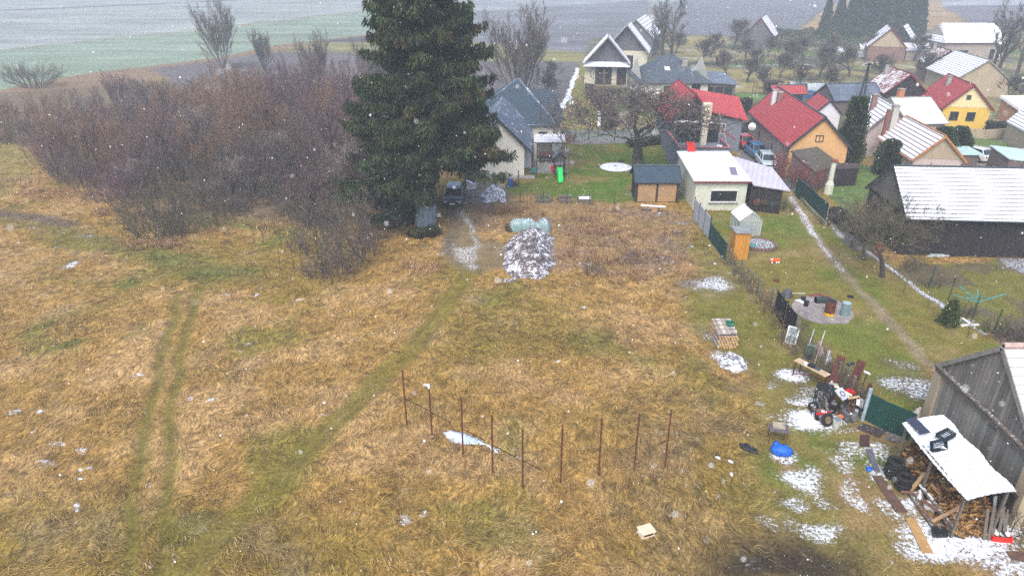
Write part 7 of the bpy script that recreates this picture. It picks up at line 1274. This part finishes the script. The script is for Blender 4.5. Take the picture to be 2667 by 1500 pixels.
WB = [((2410, 1231), (2372, 1277), .9, .15, .14, 'tan', 'thick tan beam sloping down from the firewood at the far end of the pile'), ((2369, 1284), (2430, 1371), .12, .1, .11, 'grey', 'long grey beam lying along the outer edge of the pile'), ((2410, 1279), (2487, 1379), .5, .25, .13, 'grey', 'long grey beam across the middle of the pile'), ((2428, 1358), (2505, 1317), .25, .75, .11, 'tan', 'tan beam lying crosswise over the pile'), ((2346, 1280), (2392, 1283), .15, .3, .08, 'rust', 'short red brown batten sticking out at the left'),
      ((2425, 1259), (2461, 1305), .8, .5, .09, 'tan', 'pale tan batten near the firewood'), ((2400, 1300), (2447, 1332), .35, .35, .12, 'rust', 'reddish beam in the heart of the pile'), ((2440, 1258), (2472, 1305), .9, .5, .1, 'rust', 'rust coloured board near the roof edge'), ((2487, 1338), (2507, 1384), .5, .05, .26, 'tan', 'wide tan board standing against the post'), ((2384, 1243), (2412, 1276), .3, .4, .06, 'white', 'white batten beside the near tyre stack'),
      ((2420, 1290), (2470, 1370), .45, .2, .09, 'rust', 'dark red batten under the long grey beam'), ((2445, 1290), (2500, 1350), .6, .3, .1, 'grey', 'grey batten close to the lean-to roof'), ((2385, 1310), (2450, 1378), .15, .15, .09, 'rust', 'brown batten beside the outer edge beam'), ((2440, 1365), (2478, 1380), .1, .1, .1, 'grey', 'short snowy grey offcut at the front'), ((2395, 1262), (2430, 1300), .5, .5, .08, 'white', 'white painted lath on the far part of the pile'), ((2455, 1340), (2490, 1372), .3, .2, .08, 'tan', 'small tan batten at the front of the pile')]
wm = {'tan': mk('weathered pine', (.36, .24, .13), (.24, .15, .085), 4, snow=.28), 'grey': WOODG, 'rust': mk('red brown batten', (.19, .09, .06), (.11, .055, .04), 4, snow=.36), 'white': WHITE}
for a, b, za, zb, w, mt, lab in WB:
    A_ = P(a[0], a[1], za); B_ = P(b[0], b[1], zb); c = (A_+B_)/2; o = MB().bar(A_-c, B_-c, w, .05 if w > .2 else w*.7).build('timber_beam', wm[mt], label=lab, cat='beam', group='beams in the timber pile'); o.location = tuple(c)
for px, h, l, s in (([(2376, 1284), (2400, 1278), (2412, 1290), (2398, 1306), (2382, 1300)], .45, 'white cloth lying on the left of the timber pile', 51), ([(2400, 1305), (2425, 1302), (2438, 1325), (2430, 1334), (2408, 1322)], .4, 'white plastic sheet in the middle of the timber pile', 52), ([(2458, 1308), (2490, 1308), (2504, 1316), (2480, 1322), (2462, 1322)], .7, 'grey white sheet beside the crosswise tan beam', 53)): cloth('torn_sheet', l, 'sheet', px, h, WHITE, s, 18, 1.)
t = lean('glazed_sash', 'pale framed glazing leaning at the right end of the lean-to', 'window', 2606, 1362, 1.1, .75, .04, -15, R(8), mk('milky glazing', (.42, .46, .45), rough=.3), .55, extra=lambda t: MB().box(-.2, -.05, 0, -.15, .05, .75).box(.15, -.05, 0, .2, .05, .75).build('bar', mk('dark green bar', (.05, .12, .1)), t))
for k in range(6): o = thing('grey_plank', 'grey plank leaning below the pale glazing', 'plank', (18.1+k*.17, 19.45, 0), (R(-14), R(rnd.uniform(-14, 14)), 0), 'planks leaning at the end of the lean-to'); MB().box(-.06, -.015, 0, .06, .015, 1.3+.1*(k % 2)).build('plank', WOODG, o)
cloth('hanging_cloth', 'pale cloth hung over the green cloth fence near the roof corner', 'cloth', [(2352, 1118), (2375, 1105), (2392, 1112), (2385, 1128), (2362, 1140)], 1.3, mk('beige cloth', (.45, .42, .38)), 61, 16, .6, edge=.1)
for x, y, l in ((1718, 556, 'lump of snowy debris beside the bench carcass'), (1848, 640, 'white stone beside the green screen'), (1862, 688, 'pale stone at the foot of the collapsed fence'), (1900, 712, 'pale teal sheet scrap lying left of the collapsed fence'), (1305, 664, 'white plank end lying left of the rubble heap'), (1903, 1203, 'small white stone in the grass left of the blue sack'), (1870, 1193, 'white lump in the grass below the black sheet'), (1905, 1235, 'white rag in the dead grass by the snow patch')):
    o = thing('white_stone', l, 'stone', XY(x, y)+(0,), rnd.uniform(0, 3)); MB().ball((0, 0, .03), (.13, .08, .05), 9, 6, .2).build('lump', WHITE if 'teal' not in l else mk('pale teal sheet', (.3, .42, .42)), o)

# ---------------------------------------------------------------- air
def haze():
    b = MB().box(-700, -140, -1, 700, 1540, 36); t = NT('haze'); t.t.nodes.remove(t.b)
    v = t.n('ShaderNodeVolumePrincipled'); v.inputs['Color'].default_value = (.90, .97, 1., 1); v.inputs['Density'].default_value = .0017; v.inputs['Anisotropy'].default_value = .2
    t.t.links.new(v.outputs[0], t.t.nodes['Material Output'].inputs['Volume'])
    return b.build('haze', t.m, kind='stuff', label='cold damp air thick with falling snow')
haze()
def snowfall():
    g = np.random.default_rng(99); n = 11000; V = []
    r_ = 34*g.random(n)**.62+2.5; az = g.uniform(-1.05, 1.05, n); el = g.uniform(-1.15, .25, n)   # denser round the place the drone hovers at
    p = np.stack([r_*np.cos(el)*np.sin(az), r_*np.cos(el)*np.cos(az), CH+r_*np.sin(el)], -1); p = p[(p[:, 2] > .1)]
    rn = g.uniform(.8, 2.6, 170); a2 = g.uniform(-.75, .75, 170); e2 = g.uniform(-1.0, .0, 170); pn = np.stack([rn*np.cos(e2)*np.sin(a2), rn*np.cos(e2)*np.cos(a2), CH+rn*np.sin(e2)], -1)
    g2 = np.stack([g.uniform(-60, 60, 26000), g.uniform(2, 110, 26000), g.uniform(.2, 30, 26000)], -1); p = np.concatenate([pn, p, g2]); n = len(p)
    s = g.uniform(.0025, .0065, n); s[-26000:] *= 1.6; s[:170] *= .42
    o = np.array([(1, 0, 0), (-1, 0, 0), (0, 1, 0), (0, -1, 0), (0, 0, 1.2), (0, 0, -1.2)]); V = (p[:, None]+o[None]*s[:, None, None]).reshape(-1, 3); i0 = (np.arange(n)*6)[:, None]
    F_ = np.concatenate([i0+np.array([q]) for q in ((0, 2, 4), (2, 1, 4), (1, 3, 4), (3, 0, 4), (2, 0, 5), (1, 2, 5), (3, 1, 5), (0, 3, 5))])
    t = NT('snowflake'); t.b.inputs['Subsurface Weight'].default_value = 0
    return tag(fastmesh('falling_snow', V, F_, t.done((.9, .92, .95), .8, 0, .1)), 'snowflakes drifting through the air', 'snow', None, 'stuff')
snowfall()
